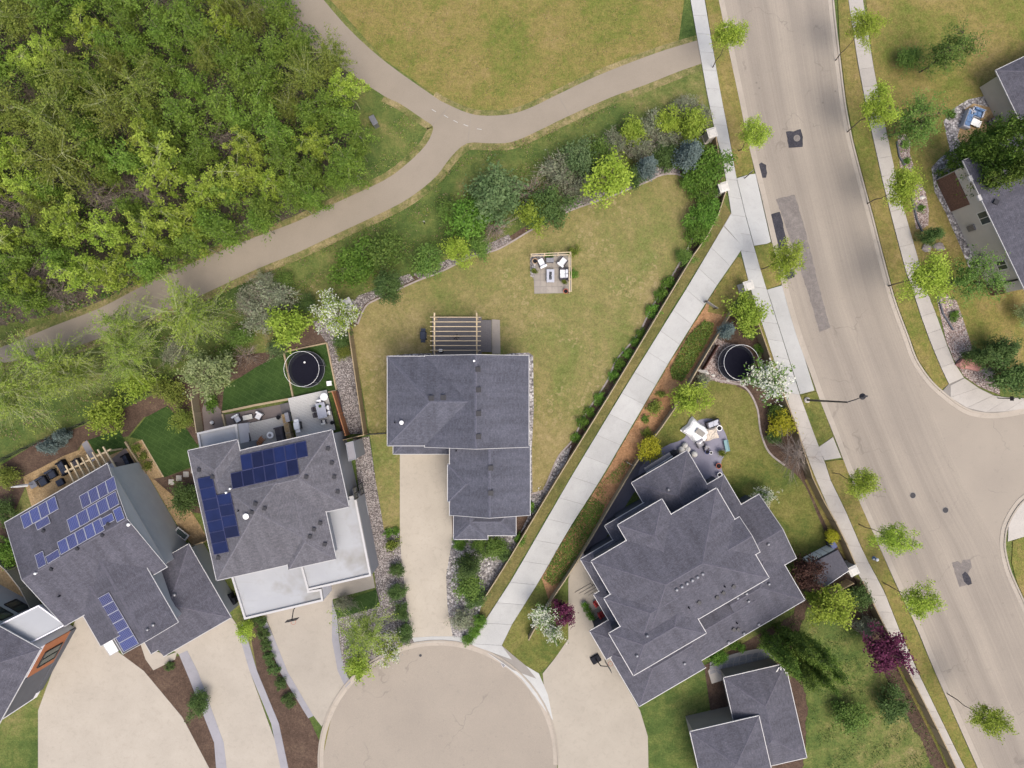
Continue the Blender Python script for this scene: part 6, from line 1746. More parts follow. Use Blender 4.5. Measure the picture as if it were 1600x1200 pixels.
# ------------------------------------------------------------------ furniture and equipment
def armchair(x, y, rz, label, fab, name='armchair', w=.78, d=.8, z=.06, frame='fabric_charcoal', cat='chair'):
    p = W(x, y, .5)
    t = thing(name, (p.x, p.y, z), label, cat, math.radians(rz))
    part('seat', fab, t, lambda m: m.cushion((0, -.03, .36), (w - .2, d - .16, .2), .07))
    part('backrest', fab, t, lambda m: m.cushion((0, d / 2 - .1, .6), (w - .04, .2, .44), .07))
    for s_ in (-1, 1):
        boxp('armrest', frame, t, (s_ * (w / 2 - .05), -.02, .5), (.1, d - .1, .09))
        for e in (-1, 1): boxp('leg', frame, t, (s_ * (w / 2 - .06), e * (d / 2 - .08), .23), (.06, .06, .46))
    boxp('frame', frame, t, (0, -.02, .22), (w - .1, d - .1, .07))
    return t
def sofa(x, y, rz, label, fab, w=1.9, d=.85, n=2, z=.06, frame='fabric_charcoal'):
    p = W(x, y, .5)
    t = thing('sofa', (p.x, p.y, z), label, 'sofa', math.radians(rz))
    boxp('base', frame, t, (0, 0, .18), (w, d, .24))
    cw = (w - .3) / n
    for k in range(n):
        part('seat_cushion', fab, t, lambda m: m.cushion((-(w - .3) / 2 + cw * (k + .5), -.08, .4), (cw - .02, d - .28, .2), .06))
        part('back_cushion', fab, t, lambda m: m.cushion((-(w - .3) / 2 + cw * (k + .5), d / 2 - .16, .62), (cw - .03, .22, .4), .07))
    for s_ in (-1, 1): part('armrest', frame, t, lambda m: m.cushion((s_ * (w / 2 - .08), 0, .42), (.16, d, .44), .05))
    part('backrest', frame, t, lambda m: m.cushion((0, d / 2 - .05, .5), (w, .1, .56), .04))
    return t
def table(x, y, rz, label, w, d, h, mat, z=.06, legs='metal_black', extra=None, name='table', cat='table'):
    p = W(x, y, h)
    t = thing(name, (p.x, p.y, z), label, cat, math.radians(rz))
    part('top', mat, t, lambda m: m.cushion((0, 0, h - .03), (w, d, .06), .04))
    for sx in (-1, 1):
        for sy in (-1, 1): boxp('leg', legs, t, (sx * (w / 2 - .08), sy * (d / 2 - .08), (h - .06) / 2), (.07, .07, h - .06))
    if extra: extra(t)
    return t
def pot(x, y, label, r=.28, mat='clay', h=.45, z=.06, plantk=None):
    p = W(x, y, h)
    t = thing('plant_pot', (p.x, p.y, z), label, 'pot')
    part('pot', mat, t, lambda m: m.lathe((0, 0, 0), [(r * .7, 0), (r * .95, h * .8), (r, h * .85), (r, h), (r * .82, h), (r * .8, h * .8), (0.01, h * .78)], 16, caps=False), smooth=False)
    part('soil', 'dark_hole' if not plantk else 'soil', t, lambda m: m.lathe((0, 0, h * .79), [(r * .8, 0), (r * .5, .02), (.01, .03)], 12))
    if plantk:
        wood, lm = SP[plantk][0]
        c = link(bpy.data.objects.new('foliage', lm)); c.parent = t; c.location = (0, 0, h * .8)
        s_ = r * 1.5 / SPD[plantk]['r']; c.scale = (s_, s_, s_)
    return t
def barbecue(x, y, rz, label, mat='metal_black', z=.06, lidmat=None, w=1.3):
    p = W(x, y, 1.0)
    t = thing('barbecue', (p.x, p.y, z), label, 'barbecue', math.radians(rz))
    part('cabinet', mat, t, lambda m: m.box((0, 0, .42), (w * .55, .52, .7)))
    part('lid', lidmat or mat, t, lambda m: (m.cushion((0, .02, .93), (w * .58, .58, .3), .12),))
    for s_ in (-1, 1):
        boxp('side_shelf', lidmat or mat, t, (s_ * w * .39, 0, .82), (w * .22, .46, .05))
        part('wheel', 'plastic_black', t, lambda m: m.tube((s_ * w * .24 - .03, -.2, .08), (s_ * w * .24 + .03, -.2, .08), .08, .08, 10))
    part('handle', 'metal_grey', t, lambda m: m.tube((-w * .2, -.32, .9), (w * .2, -.32, .9), .018))
    return t
def trampoline(x, y, rpx, label, z=.05):
    p = W(x, y, .85); r = rpx * (H - .85) / F
    t = thing('trampoline', (p.x, p.y, z), label, 'trampoline')
    part('mat', 'trampoline_mat', t, lambda m: m.lathe((0, 0, .82), [(.01, 0), (r * .5, -.004), (r * .86, 0)], 36, caps=False))
    part('pad', 'plastic_black', t, lambda m: m.lathe((0, 0, .85), [(r * .84, 0), (r * .86, .03), (r, .03), (r * 1.01, -.02)], 36, caps=False))
    part('frame', 'metal_grey', t, lambda m: m.ring((0, 0, .84), r * 1.01, .03, 36))
    for k in range(4):
        a = k * math.pi / 2 + .4
        part('leg', 'metal_grey', t, lambda m: (m.tube((r * .98 * math.cos(a - .22), r * .98 * math.sin(a - .22), .84), (r * .98 * math.cos(a - .22), r * .98 * math.sin(a - .22), .03), .025), m.tube((r * .98 * math.cos(a + .22), r * .98 * math.sin(a + .22), .84), (r * .98 * math.cos(a + .22), r * .98 * math.sin(a + .22), .03), .025), m.tube((r * .98 * math.cos(a - .22), r * .98 * math.sin(a - .22), .03), (r * .98 * math.cos(a + .22), r * .98 * math.sin(a + .22), .03), .025)))
    for k in range(6):
        a = k * math.pi / 3 + .2
        part('net_pole', 'metal_grey', t, lambda m: m.tube((r * 1.03 * math.cos(a), r * 1.03 * math.sin(a), .3), (r * .97 * math.cos(a), r * .97 * math.sin(a), 2.5), .022))
    part('net_ring', 'white_paint', t, lambda m: m.ring((0, 0, 2.5), r * .96, .018, 30, 4))
    part('net', 'net', t, lambda m: m.lathe((0, 0, 0), [(r * .97, .88), (r * .96, 2.5)], 30, caps=False))
    part('ladder', 'metal_grey', t, lambda m: (m.tube((-r * .72, -r * .72, .84), (-r * .9, -r * .9, .03), .02), m.tube((-r * .82, -r * .60, .84), (-r * 1.0, -r * .78, .03), .02), m.tube((-r * .81, -r * .81, .4), (-r * .91, -r * .69, .4), .02)))
    return t
tr = trampoline(479, 577, 28, 'round black trampoline on the green turf at the left')
p = W(476, 566, .95); b_ = thing('ball', (p.x, p.y, .87), 'small white ball on the left trampoline', 'ball'); part('ball_shell', 'white_paint', b_, lambda m: m.lathe((0, 0, .11), [(.01, -.11), (.07, -.085), (.105, -.03), (.105, .03), (.07, .085), (.01, .11)], 12))
trampoline(1150, 567, 28, 'round black trampoline in the gravel at the right')
# small patio
armchair(846.5, 411, 205, 'white armchair at the left of the small patio', 'fabric_white', w=.78, d=1.05)
armchair(879, 409.5, 142, 'white armchair in the top right corner of the small patio', 'fabric_white', w=.8, d=1.0)
sofa(881, 428, -90, 'white loveseat on the right side of the small patio', 'fabric_white', 1.2, .9, 2)
def firepit(t):
    part('burner', 'dark_hole', t, lambda m: m.box((0, .0, .50), (.26, .8, .04)))
    for k in range(5): part('glass_stone', 'metal_grey', t, lambda m: m.lathe((random.uniform(-.06, .06), -.28 + .14 * k, .51), [(.05, 0), (.06, .03), (.02, .06)], 7))
table(860, 431, 0, 'grey fire table in the middle of the small patio', .8, 1.35, .5, 'table_grey', .1, 'table_grey', firepit, 'fire_table')
t = thing('storage_bench', W(859, 408).xyz + Vector((0, 0, .06)), 'grey storage bench between the two white armchairs', 'bench')
part('box', 'fabric_charcoal', t, lambda m: m.box((0, 0, .25), (.75, .42, .5))); part('lid', 'metal_grey', t, lambda m: m.cushion((0, 0, .54), (.8, .48, .08), .03))
pot(836, 408, 'round tan pot in the top left corner of the small patio', .3, 'clay_tan', .4, .12); pot(835, 424, 'dark pot with a spiky plant on the small patio', .24, 'plastic_black', .4, .12, 'tuft')
pot(884, 455, 'terracotta pot at the lower right corner of the small patio', .27, 'clay', .4, .06); pot(882, 441, 'small dark pot below the white loveseat', .2, 'plastic_black', .35, .1, 'tuft')
# central deck
barbecue(661, 524, 90, 'covered black barbecue on the lawn left of the central deck', 'plastic_black', .03, 'fabric_navy', 1.45)
t = thing('heater', W(690, 549, .55).xyz, 'small white topped stand at the deck beside the house wall', 'stand')
part('stand', 'metal_black', t, lambda m: m.lathe((0, 0, 0), [(.22, 0), (.22, .05), (.04, .08), (.04, 1.0)], 10)); part('top', 'white_paint', t, lambda m: m.cushion((0, .05, 1.05), (.36, .26, .1), .03))
t = thing('deck_fan', W(713, 527, .57).xyz, 'small black star-footed stand in the middle of the central deck', 'stand')
for k in range(5):
    a = k * 2 * math.pi / 5; part('foot', 'metal_black', t, lambda m: (m.tube((0, 0, .12), (.26 * math.cos(a), .26 * math.sin(a), .03), .025), m.box((.27 * math.cos(a), .27 * math.sin(a), .04), (.1, .1, .06))))
part('hub', 'metal_black', t, lambda m: m.lathe((0, 0, .03), [(.06, 0), (.06, .2), (.03, .3)], 10))
# middle left house decks
armchair(370.5, 654, 30, 'white armchair at the left end of the narrow patio', 'fabric_white'); armchair(404, 650, -28, 'white armchair at the right end of the narrow patio', 'fabric_white')
table(387, 652, 12, 'low cream table between the two white chairs', 1.0, .5, .42, 'cream_paint', .08)
sofa(384, 683, 102, 'dark brown sofa on the left of the pale deck', 'fabric_charcoal', 1.7, .95, 2, .44); sofa(439, 680, -78, 'dark grey sofa on the right of the pale deck', 'fabric_charcoal', 1.75, .9, 2, .44)
p = W(422, 680, .8); t = thing('coffee_table', (p.x, p.y, .44), 'round white coffee table between the dark sofas', 'table')
part('top', 'white_paint', t, lambda m: m.lathe((0, 0, .34), [(.34, 0), (.36, .03), (.33, .06)], 24)); part('stem', 'metal_black', t, lambda m: m.lathe((0, 0, 0), [(.22, 0), (.06, .04), (.05, .34)], 12)); part('tray', 'metal_grey', t, lambda m: m.lathe((0, 0, .4), [(.16, 0), (.17, .03), (.1, .03)], 14))
p = W(406, 690, .8); t = thing('rocking_chair', (p.x, p.y, .44), 'slim brown lounge chair between the dark sofas', 'chair', .9)
for k in range(7): boxp('slat', 'fence_cedar', t, (-.5 + .16 * k, 0, .25 + (.05 * k if k > 3 else .02)), (.12, .5, .03))
for s_ in (-1, 1): boxp('rail', 'fence_cedar', t, (0, s_ * .24, .2), (1.2, .05, .05)); boxp('leg', 'fence_cedar', t, (.35, s_ * .24, .1), (.05, .05, .2)); boxp('leg', 'fence_cedar', t, (-.4, s_ * .24, .1), (.05, .05, .2))
barbecue(466, 665, 100, 'white barbecue between the two pale decks', 'metal_black', .52, 'white_paint', 1.35)
t = thing('storage_cabinet', W(455, 651).xyz + Vector((0, 0, .52)), 'narrow dark cabinet beside the white barbecue', 'cabinet', .22)
part('body', 'wall_dark', t, lambda m: m.box((0, 0, .4), (.35, .9, .8))); part('top', 'metal_grey', t, lambda m: m.box((0, 0, .82), (.4, .95, .04)))
for i, (x0, y0, x1, y1) in enumerate(((448,650,458,690),)):
    m = MB()
pl = thing('planter_wall', W(453, 668).xyz, 'pale divided planter wall between the two pale decks', 'planter', math.radians(12.5))
for k in range(3): boxp('planter_box', 'timber_edge', pl, (0, -1.0 + k * 1.0, .5), (.5, .95, 1.0)); boxp('planter_soil', 'sand_gravel', pl, (0, -1.0 + k * 1.0, 1.005), (.4, .85, .03))
table(504, 641, 102, 'glass dining table on the pale grey deck', 1.6, .95, .72, 'table_grey', .52, 'metal_black', lambda t: part('plant', 'leaf_green', t, lambda m: m.lathe((.45, 0, .72), [(.12, 0), (.16, .12), (.1, .22), (.02, .26)], 9)))
for (x, y, r, lab, fab) in ((513,637,-78,'pale dining chair right of the table, upper','fabric_white'),(515,645,-78,'pale dining chair right of the table, lower','fabric_white'),(494,639,102,'grey dining chair left of the table, upper','fabric_charcoal'),(496,648,102,'grey dining chair left of the table, lower','fabric_charcoal'),(502,628,12,'pale dining chair at the head of the table','fabric_white'),(508,659,190,'pale green dining chair at the foot of the table','cream_paint')):
    armchair(x, y, r, lab, fab, 'dining_chair', .52, .55, .52)
p = W(507, 620, 1.3); t = thing('patio_umbrella', (p.x, p.y, .5), 'small round white parasol top by the dining table', 'umbrella')
part('canopy', 'fabric_white', t, lambda m: m.lathe((0, 0, 1.0), [(.4, 0), (.39, .04), (.2, .12), (.02, .17)], 20)); part('pole', 'metal_grey', t, lambda m: m.tube((0, 0, 0), (0, 0, 1.1), .025)); part('base', 'metal_black', t, lambda m: m.lathe((0, 0, 0), [(.24, 0), (.22, .06), (.04, .08)], 14))
pot(521, 660, 'dark pot on the red bench side of the dining deck', .2, 'plastic_black', .4, .52); pot(437, 652, 'round dark pot on the pale sofa deck', .22, 'plastic_black', .35, .44)
t = thing('side_table', W(516, 599).xyz + Vector((0, 0, .03)), 'small white cube table on the trampoline turf', 'table', .1); part('top', 'white_paint', t, lambda m: m.cushion((0, 0, .42), (.5, .48, .08), .03))
for sx in (-1, 1):
    for sy in (-1, 1): boxp('leg', 'white_paint', t, (sx * .2, sy * .19, .2), (.05, .05, .4))
t = thing('garden_gnome', W(332, 660).xyz + Vector((0, 0, .04)), 'small white and black object on the brown side path', 'ornament'); part('body', 'white_paint', t, lambda m: m.lathe((0, 0, 0), [(.16, 0), (.2, .15), (.12, .35), (.03, .42)], 10)); part('foot', 'plastic_black', t, lambda m: m.lathe((.08, -.12, 0), [(.15, 0), (.14, .12), (.03, .16)], 9))
# far left patio
NV = 'fabric_navy'
armchair(66, 752, 30, 'navy armchair nearest the white folded umbrella', NV, w=1.0, d=.95, frame='plastic_black'); armchair(80.5, 741, 28, 'navy armchair in the middle of the tan patio', NV, w=.95, d=.9, frame='plastic_black')
sofa(98, 731, -60, 'navy sofa on the tan patio beside the pergola', NV, 1.5, .9, 2, .05, 'plastic_black'); armchair(119, 724, -60, 'grey navy armchair near the pavers', 'fabric_charcoal', w=.9, d=.85, frame='plastic_black')
p = W(93.5, 754, .4); t = thing('ottoman', (p.x, p.y, .05), 'square navy ottoman on the tan patio', 'ottoman', .5); part('cushion', NV, t, lambda m: m.cushion((0, 0, .33), (.72, .66, .16), .06)); part('base', 'plastic_black', t, lambda m: m.box((0, 0, .14), (.66, .6, .24)))
p = W(52, 757, .1); t = thing('patio_umbrella', (p.x, p.y, .05), 'folded white umbrella leaning at the left of the navy seats', 'umbrella', 0)
q = W(18, 761, 2.4); d = Vector((q.x - p.x, q.y - p.y, 2.35))
part('pole', 'metal_grey', t, lambda m: m.tube((0, 0, 0), d, .03)); part('folded_canopy', 'fabric_white', t, lambda m: (m.tube(d * .3, d * .75, .16, .12, 9), m.tube(d * .75, d * 1.02, .12, .03, 9))); part('base', 'metal_grey', t, lambda m: m.box((0, 0, .06), (.7, .7, .12), .5))
sofa(199, 722, -62, 'long dark bench under the left pergola', 'fabric_navy', 1.7, .7, 3, .06, 'plastic_black')
table(170, 736, 30, 'pale table under the left pergola', 1.6, 1.1, .72, 'table_grey', .06)
pot(134, 762, 'small pot with green plant at the corner of the blue panel roof', .25, 'plastic_black', .4, .05, 'smallgreen'); pot(145, 745, 'pot with plant under the left pergola', .2, 'clay', .4, .06, 'smallgreen')
# right patio
def cover(x, y, rz, w, d, h, label, mat, seed):
    """draped cover: a sagging sheet over furniture"""
    p = W(x, y, h); t = thing('furniture_cover', (p.x, p.y, .06), label, 'cover', math.radians(rz))
    rr_ = random.Random(seed); m = MB(); n = 12; vs = []
    for j in range(n + 1):
        for i in range(n + 1):
            a, b = i / n * 2 - 1, j / n * 2 - 1
            e = max(abs(a), abs(b)); k = 1 + .06 * math.sin(5 * math.atan2(b, a) + seed)
            zz = h * (1 - max(0, (e - .72) / .28) ** 1.6 * .85) + rr_.uniform(-.04, .04) + .06 * math.sin(a * 5 + seed) * math.cos(b * 4)
            vs.append((a * w / 2 * k, b * d / 2 * k, max(zz, .02)))
    m.add(vs, [(j * (n + 1) + i, j * (n + 1) + i + 1, (j + 1) * (n + 1) + i + 1, (j + 1) * (n + 1) + i) for j in range(n) for i in range(n)])
    m.build('drape', mat, t); part('hidden_frame', 'wall_dark', t, lambda m: m.box((0, 0, h * .35), (w * .6, d * .6, h * .6)))
    return t
cover(1090, 675, 50, 1.9, 2.6, .7, 'large white draped cover on the violet patio', 'fabric_white', 3)
cover(1112, 678, 15, 1.5, 1.3, .72, 'round beige draped cover on the violet patio', 'fabric_beige', 5)
table(1094, 676, -35, 'grey slab table on the white cover', .95, .55, .95, 'weathered', .06)
sofa(1114, 662, 20, 'grey outdoor sofa behind the beige cover', 'table_grey', 1.4, .7, 2, .07)
armchair(1094, 693, 30, 'grey armchair in front of the white cover', 'paver_grey', w=.85, d=.8); armchair(1104, 700, -10, 'small grey chair in the middle of the violet patio', 'paver_grey', w=.5, d=.55)
pot(1105, 706, 'blue pot on the violet patio', .26, 'blue_plastic', .45, .07); pot(1111, 707.5, 'small white pot right of the blue pot', .18, 'white_paint', .35, .07)
pot(1124, 669, 'white rimmed pot at the top right of the violet patio', .3, 'white_paint', .5, .07); pot(1123, 728, 'red terracotta pot on the violet patio', .3, 'clay', .45, .07); pot(1124.5, 742, 'white pot at the lower end of the violet patio', .26, 'white_paint', .45, .07)
pot(1128, 708, 'pot with brown plant at the edge of the violet patio', .3, 'clay_tan', .4, .07, 'tuft')
for (x, y, r, lab) in ((1070, 696, .32, 'topmost white stone ball at the patio corner'), (1064.5, 702, .34, 'left white stone ball at the patio corner'), (1074, 701.5, .32, 'middle white stone ball at the patio corner'), (1084.5, 709.5, .34, 'single white stone ball right of the roof corner')):
    p = W(x, y, .3); t = thing('stone_ball', (p.x, p.y, .06), lab, 'ball', group='white stone balls')
    part('ball', 'cap_stone', t, lambda m: m.lathe((0, 0, r * .92), [(r * .3, -r * .92), (r * .72, -r * .7), (r * .97, -r * .25), (r * .97, r * .25), (r * .72, r * .7), (r * .3, r * .95), (.01, r)], 14), smooth=True); part('foot', 'concrete_side', t, lambda m: m.lathe((0, 0, 0), [(r * .5, 0), (r * .4, .08)], 12))
barbecue(1054, 709, 30, 'black barbecue at the corner of the right house', 'metal_black', .06, None, 1.1)
t = thing('slide', W(1133.5, 696).xyz + Vector((0, 0, .07)), 'small teal toy slide at the patio edge', 'slide', .2)
part('chute', 'teal_plastic', t, lambda m: (m.box((0, 0, .3), (.38, 1.2, .06)), m.box((.2, 0, .36), (.05, 1.2, .14)), m.box((-.2, 0, .36), (.05, 1.2, .14)))); part('leg', 'teal_plastic', t, lambda m: m.box((0, .4, .13), (.3, .06, .26)))
for (x, y, r, m_, lab) in ((1098.5, 580.5, .42, 'cap_stone', 'pale boulder beside the right trampoline'), (1114.5, 586.5, .2, 'cap_stone', 'round pale stone left of the trampoline edging'), (1137, 594.5, .17, 'cap_stone', 'small round pale stone below the right trampoline'), (1160.5, 600, .26, 'cap_stone', 'white stone at the edging corner below the trampoline'),
        (1513, 569, 1.05, 'rock_red', 'long red boulder in the large gravel corner'), (1539, 579, .7, 'rock_grey', 'pinkish grey boulder right of the red one'), (1447, 388, .5, 'rock_grey', 'grey boulder by the dark pine'), (1465, 386, .6, 'rock_grey', 'pale boulder right of the dark pine'), (1441, 309, .3, 'cap_stone', 'white stone in the middle gravel strip')):
    p = W(x, y); rr_ = random.Random(int(x)); t = thing('boulder', (p.x, p.y, 0), lab, 'boulder', rr_.uniform(-.4, .1))
    bm = bmesh.new(); bmesh.ops.create_icosphere(bm, subdivisions=2, radius=1)
    for v in bm.verts:
        k = 1 + .16 * math.sin(v.co.x * 3 + x) + .13 * math.sin(v.co.y * 4 + y) + rr_.uniform(-.05, .05)
        v.co = Vector((v.co.x * r * 1.25 * k, v.co.y * r * .7 * k, max(v.co.z, -.4) * r * .55 * k + .2 * r))
    me = bpy.data.meshes.new('rock'); bm.to_mesh(me); bm.free(); me.materials.append(M[m_]); o = link(bpy.data.objects.new('rock', me)); o.parent = t
# rocks of the front terraces at the far right: dark timber retaining edges
for (pts, lab) in (([(1400,222),(1404,245),(1414,262)], 'dark timber edge in the upper gravel strip'), ([(1424,312),(1432,345),(1440,362)], 'dark timber edge in the middle gravel strip'), ([(1464,462),(1472,490),(1488,516)], 'dark timber edge in the large gravel corner')):
    edge_line(pts, lab, .14, .22, 'wall_dark')
# far right patio
sofa(1513, 186, 70, 'blue patterned outdoor sofa on the far right patio', 'fabric_blue', 1.9, .85, 3, .07, 'table_grey'); sofa(1527, 176, -20, 'second blue patterned sofa on the far right patio', 'fabric_blue', 1.3, .8, 2, .07, 'table_grey')
table(1525, 192, -25, 'white low table between the blue sofas', 1.0, .75, .4, 'white_paint', .07)
t = thing('stairs', W(1566, 182).xyz, 'white railed back stairs at the far right house', 'stairs', .45)
for k in range(5): boxp('tread', 'weathered', t, (.28 * k, 0, .2 + .22 * k), (.3, 1.5, .05))
for s_ in (-1, 1):
    part('railing', 'white_trim', t, lambda m: (m.tube((-.1, s_ * .78, 1.1), (1.3, s_ * .78, 2.1), .05), m.tube((-.1, s_ * .78, 0), (-.1, s_ * .78, 1.1), .05), m.tube((1.3, s_ * .78, 0), (1.3, s_ * .78, 2.1), .05)))
barbecue(1556, 187, 30, 'covered black barbecue at the far right stairs', 'fabric_charcoal', .05, None, 1.3)
# house 4 front
for (x, y, lab) in ((932, 942, 'upper red chair on the entrance steps of the right house'), (939, 960, 'lower red chair on the entrance steps of the right house')): armchair(x, y, 120, lab, 'fabric_red', w=.62, d=.62, frame='fabric_red', z=.2)
st = thing('entrance_steps', W(920, 935).xyz, 'tan concrete entrance steps of the right house', 'steps', math.radians(30))
for k in range(4): boxp('step', 'driveway_tan', st, (.3 * k, -.12 * k, .09 + .055 * k), (1.9 - .12 * k, 2.6 - .35 * k, .14 + .05 * k))
for (x, y, lab) in ((914, 944, 'upper pair of white flower pots by the red chairs'), (917, 951, 'second white flower pot by the red chairs'), (921, 959, 'third white flower pot by the red chairs'), (925, 964, 'lowest white flower pot by the red chairs')): pot(x, y, lab, .24, 'white_paint', .5, .06, 'smallgreen')
def hoop(x, y, rz, label):
    p = W(x, y); t = thing('basketball_hoop', (p.x, p.y, .06), label, 'basketball hoop', math.radians(rz))
    part('base', 'plastic_black', t, lambda m: m.cushion((0, .5, .12), (.8, 1.0, .24), .1)); part('pole', 'metal_black', t, lambda m: (m.tube((0, .5, .1), (0, .2, 2.2), .055), m.tube((0, .2, 2.2), (0, -.45, 3.1), .05)))
    part('backboard', 'metal_black', t, lambda m: (m.box((0, -.5, 3.5), (1.2, .04, .06)), m.box((0, -.5, 2.75), (1.2, .04, .06)), m.box((-.58, -.5, 3.12), (.06, .04, .75)), m.box((.58, -.5, 3.12), (.06, .04, .75)), m.box((0, -.5, 3.12), (1.1, .02, .7))))
    part('rim', 'clay', t, lambda m: m.ring((0, -.8, 2.9), .23, .02, 16, 5))
hoop(470, 945, 12.5, 'black basketball hoop on the driveway below the white garage roof'); hoop(937, 1025, 120, 'black basketball hoop by the driveway of the right house')
def bin_(x, y, rz, label, mat='plastic_black', lid=None):
    p = W(x, y, 1.0); t = thing('wheeled_bin', (p.x, p.y, .05), label, 'bin', math.radians(rz))
    part('body', mat, t, lambda m: m.box((0, 0, .5), (.5, .58, -.9 + 1.8), taper=1.12)); part('lid', lid or mat, t, lambda m: m.cushion((0, 0, .99), (.6, .68, .09), .05)); part('handle', mat, t, lambda m: m.tube((-.22, .36, .95), (.22, .36, .95), .025))
    for s_ in (-1, 1): part('wheel', 'metal_black', t, lambda m: m.tube((s_ * .24 - .03, .27, .1), (s_ * .24 + .03, .27, .1), .1, .1, 10))
bin_(357, 934, 15, 'upper black bin beside the white garage wall'); bin_(363, 940, 15, 'lower black bin beside the white garage wall'); bin_(69, 952, 30, 'left black bin between the two lower left houses'); bin_(77, 955, 30, 'right black bin between the two lower left houses')
bin_(1302, 852, 30, 'blue bin tucked behind the shed', 'blue_plastic')
# street furniture
def lamp(x, y, label):
    p = W(x, y); t = thing('street_lamp', (p.x, p.y, .09), label, 'street lamp')
    part('base', 'concrete_side', t, lambda m: m.lathe((0, 0, 0), [(.3, 0), (.3, .15), (.22, .2)], 14)); part('pole', 'metal_black', t, lambda m: m.tube((0, 0, .1), (0, 0, 8.6), .11, .07, 10))
    part('arm', 'metal_black', t, lambda m: (m.tube((0, 0, 8.5), (.55, .25, 8.95), .045), m.tube((.55, .25, 8.95), (1.15, .5, 9.0), .04)))
    part('lamp_head', 'metal_black', t, lambda m: (m.lathe((1.25, .53, 8.85), [(.30, 0), (.28, .06), (.12, .14), (.03, .22)], 14), m.box((1.5, .56, 8.95), (.3, .16, .08))))
lamp(1260, 625, 'tall black street lamp leaning out over the wide street')
def post_sign(x, y, rz, h, label, w=.5, hh=.4, mat='metal_grey', name='sign_post', n=1):
    p = W(x, y); t = thing(name, (p.x, p.y, .02), label, 'sign', math.radians(rz))
    if n == 1: part('post', 'metal_black', t, lambda m: m.tube((0, 0, 0), (0, 0, h), .05, .045, 8))
    else:
        for s_ in (-1, 1): part('post', 'metal_black', t, lambda m: m.box((s_ * w * .4, 0, h / 2), (.08, .08, h)))
    part('board', mat, t, lambda m: m.box((0, .05, h - hh / 2), (w, .035, hh)))
post_sign(1163, 279, 40, 2.3, 'thin dark sign post at the corner of the concrete apron'); post_sign(1558, 622, 90, 2.4, 'short black sign post at the side street corner', .45, .5, 'metal_black')
post_sign(1107, 478, -35, 1.3, 'thin dark board standing beside the upper walkway', 1.5, .9, 'weathered', 'notice_board', 2); post_sign(982, 724, -30, 1.2, 'thin dark board beside the lower walkway by the yellow globe shrub', .9, .8, 'weathered', 'notice_board', 2)
post_sign(664, 350, 10, 1.0, 'small white marker post on the grass slope', .12, .5, 'white_paint', 'marker_post')
p = W(584, 189, .8); t = thing('litter_bin', (p.x, p.y, 0), 'grey metal litter bin on the grass at the edge of the wood', 'bin', .5)
part('body', 'metal_grey', t, lambda m: m.box((0, 0, .5), (.55, .95, 1.0), taper=.95)); part('lid', 'metal_grey', t, lambda m: m.cushion((0, 0, 1.05), (.6, 1.0, .1), .05)); part('opening', 'dark_hole', t, lambda m: m.box((-.28, 0, .8), (.03, .5, .2)))
p = W(1367, 873, .3); t = thing('hydrant', (p.x, p.y, .09), 'small blue and white hydrant on the long verge', 'hydrant')
part('body', 'fabric_blue', t, lambda m: m.lathe((0, 0, 0), [(.2, 0), (.2, .05), (.14, .07), (.14, .55), (.18, .57), (.16, .68), (.04, .78)], 14)); part('cap', 'white_paint', t, lambda m: m.lathe((0, 0, .6), [(.17, 0), (.15, .12), (.05, .22)], 12))
for s_ in (-1, 1): part('nozzle', 'white_paint', t, lambda m: m.tube((0, 0, .42), (s_ * .26, 0, .42), .07, .07, 9))
p = W(570, 794); t = thing('window_well', (p.x, p.y, .03), 'white framed window well in the gravel beside the middle left house', 'window well', .2)
part('floor', 'yellow_well', t, lambda m: m.box((0, 0, .02), (.5, 1.35, .03)))
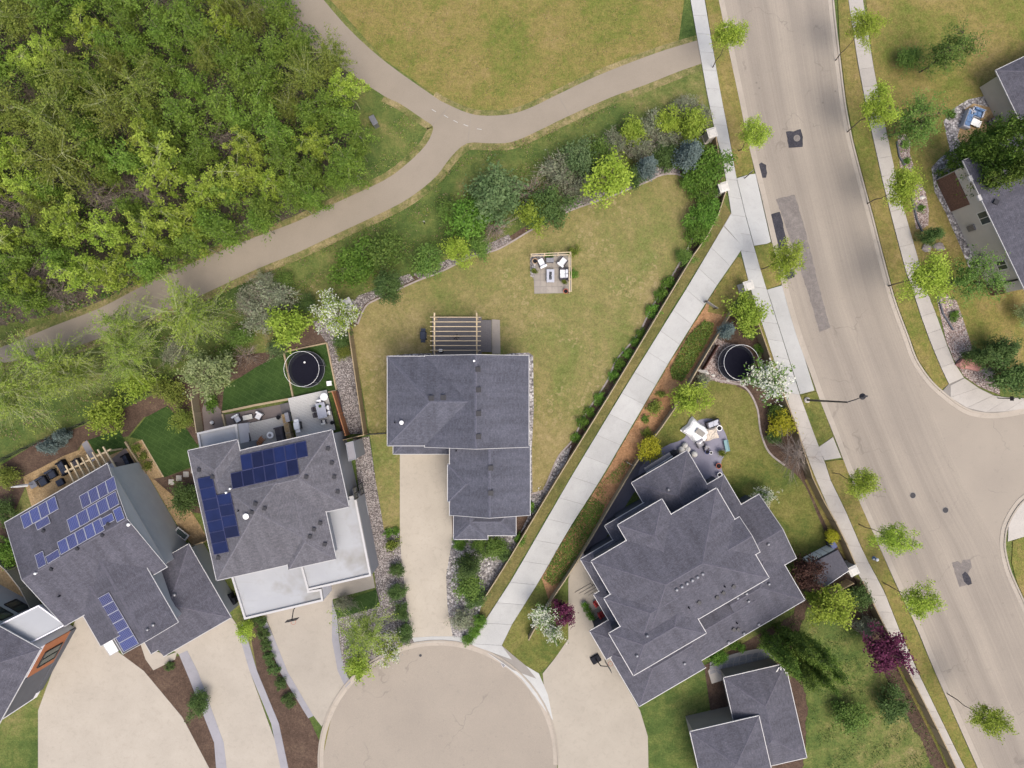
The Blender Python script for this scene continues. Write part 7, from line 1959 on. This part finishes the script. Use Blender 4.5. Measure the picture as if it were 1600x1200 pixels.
for (c_, d_) in (((-.28, 0, .12), (.07, 1.5, .25)), ((.28, 0, .12), (.07, 1.5, .25)), ((0, .74, .12), (.5, .07, .24)), ((0, -.74, .12), (.5, .07, .24))): boxp('rim', 'white_trim', t, c_, d_)
# garden rocks and wheel: loose pale stones on the rock beds (uncountable)
def pebbles(label, poly, dens, seed, mat='cap_stone', sz=(.05, .13)):
    rng = random.Random(seed); m = MB(); xs = [q[0] for q in poly]; ys = [q[1] for q in poly]
    n = int((max(xs) - min(xs)) * (max(ys) - min(ys)) / 225 * dens)
    for _ in range(n):
        x, y = rng.uniform(min(xs), max(xs)), rng.uniform(min(ys), max(ys))
        if not inside((x, y), poly): continue
        p = W(x, y); r = rng.uniform(*sz); a = rng.uniform(0, 3.1); c_, s_ = math.cos(a), math.sin(a); k = rng.uniform(.6, .9)
        vs = [(p.x + r * c_, p.y + r * s_, .06), (p.x - r * k * s_, p.y + r * k * c_, .06), (p.x - r * c_, p.y - r * s_, .06), (p.x + r * k * s_, p.y - r * k * c_, .06), (p.x, p.y, .06 + r * .8)]
        m.add(vs, [(0, 1, 4), (1, 2, 4), (2, 3, 4), (3, 0, 4)], rng.choice((0, 0, 1, 2)))
    tag(m.build('loose_stones', [mat, 'rock_grey', 'concrete_side']), label, 'stones', kind='stuff')
pebbles('loose pale stones in the bed right of the tan driveway', [(707,842),(702,870),(697,900),(699,945),(706,987),(709,1001),(735,1000),(757,930),(795,865)], 10, 1)
pebbles('loose grey stones in the gravel side yard', [(510,540),(548,520),(572,676),(546,678),(527,610)], 12, 2, 'rock_grey', (.03, .08))
pebbles('loose grey stones beside the middle left house', [(556,688),(576,686),(587,750),(599,828),(590,900),(582,850),(562,760)], 12, 3, 'rock_grey', (.03, .09))
pebbles('loose pale rocks in the corner by the walkway fence', [(873,712),(858,745),(830,772),(828,800),(845,788),(885,722),(893,695)], 12, 4)
pebbles('loose pink stones in the large gravel corner', [(1463,465),(1494,470),(1502,492),(1520,548),(1560,600),(1531,605),(1489,560)], 9, 5, 'concrete_side', (.05, .12))
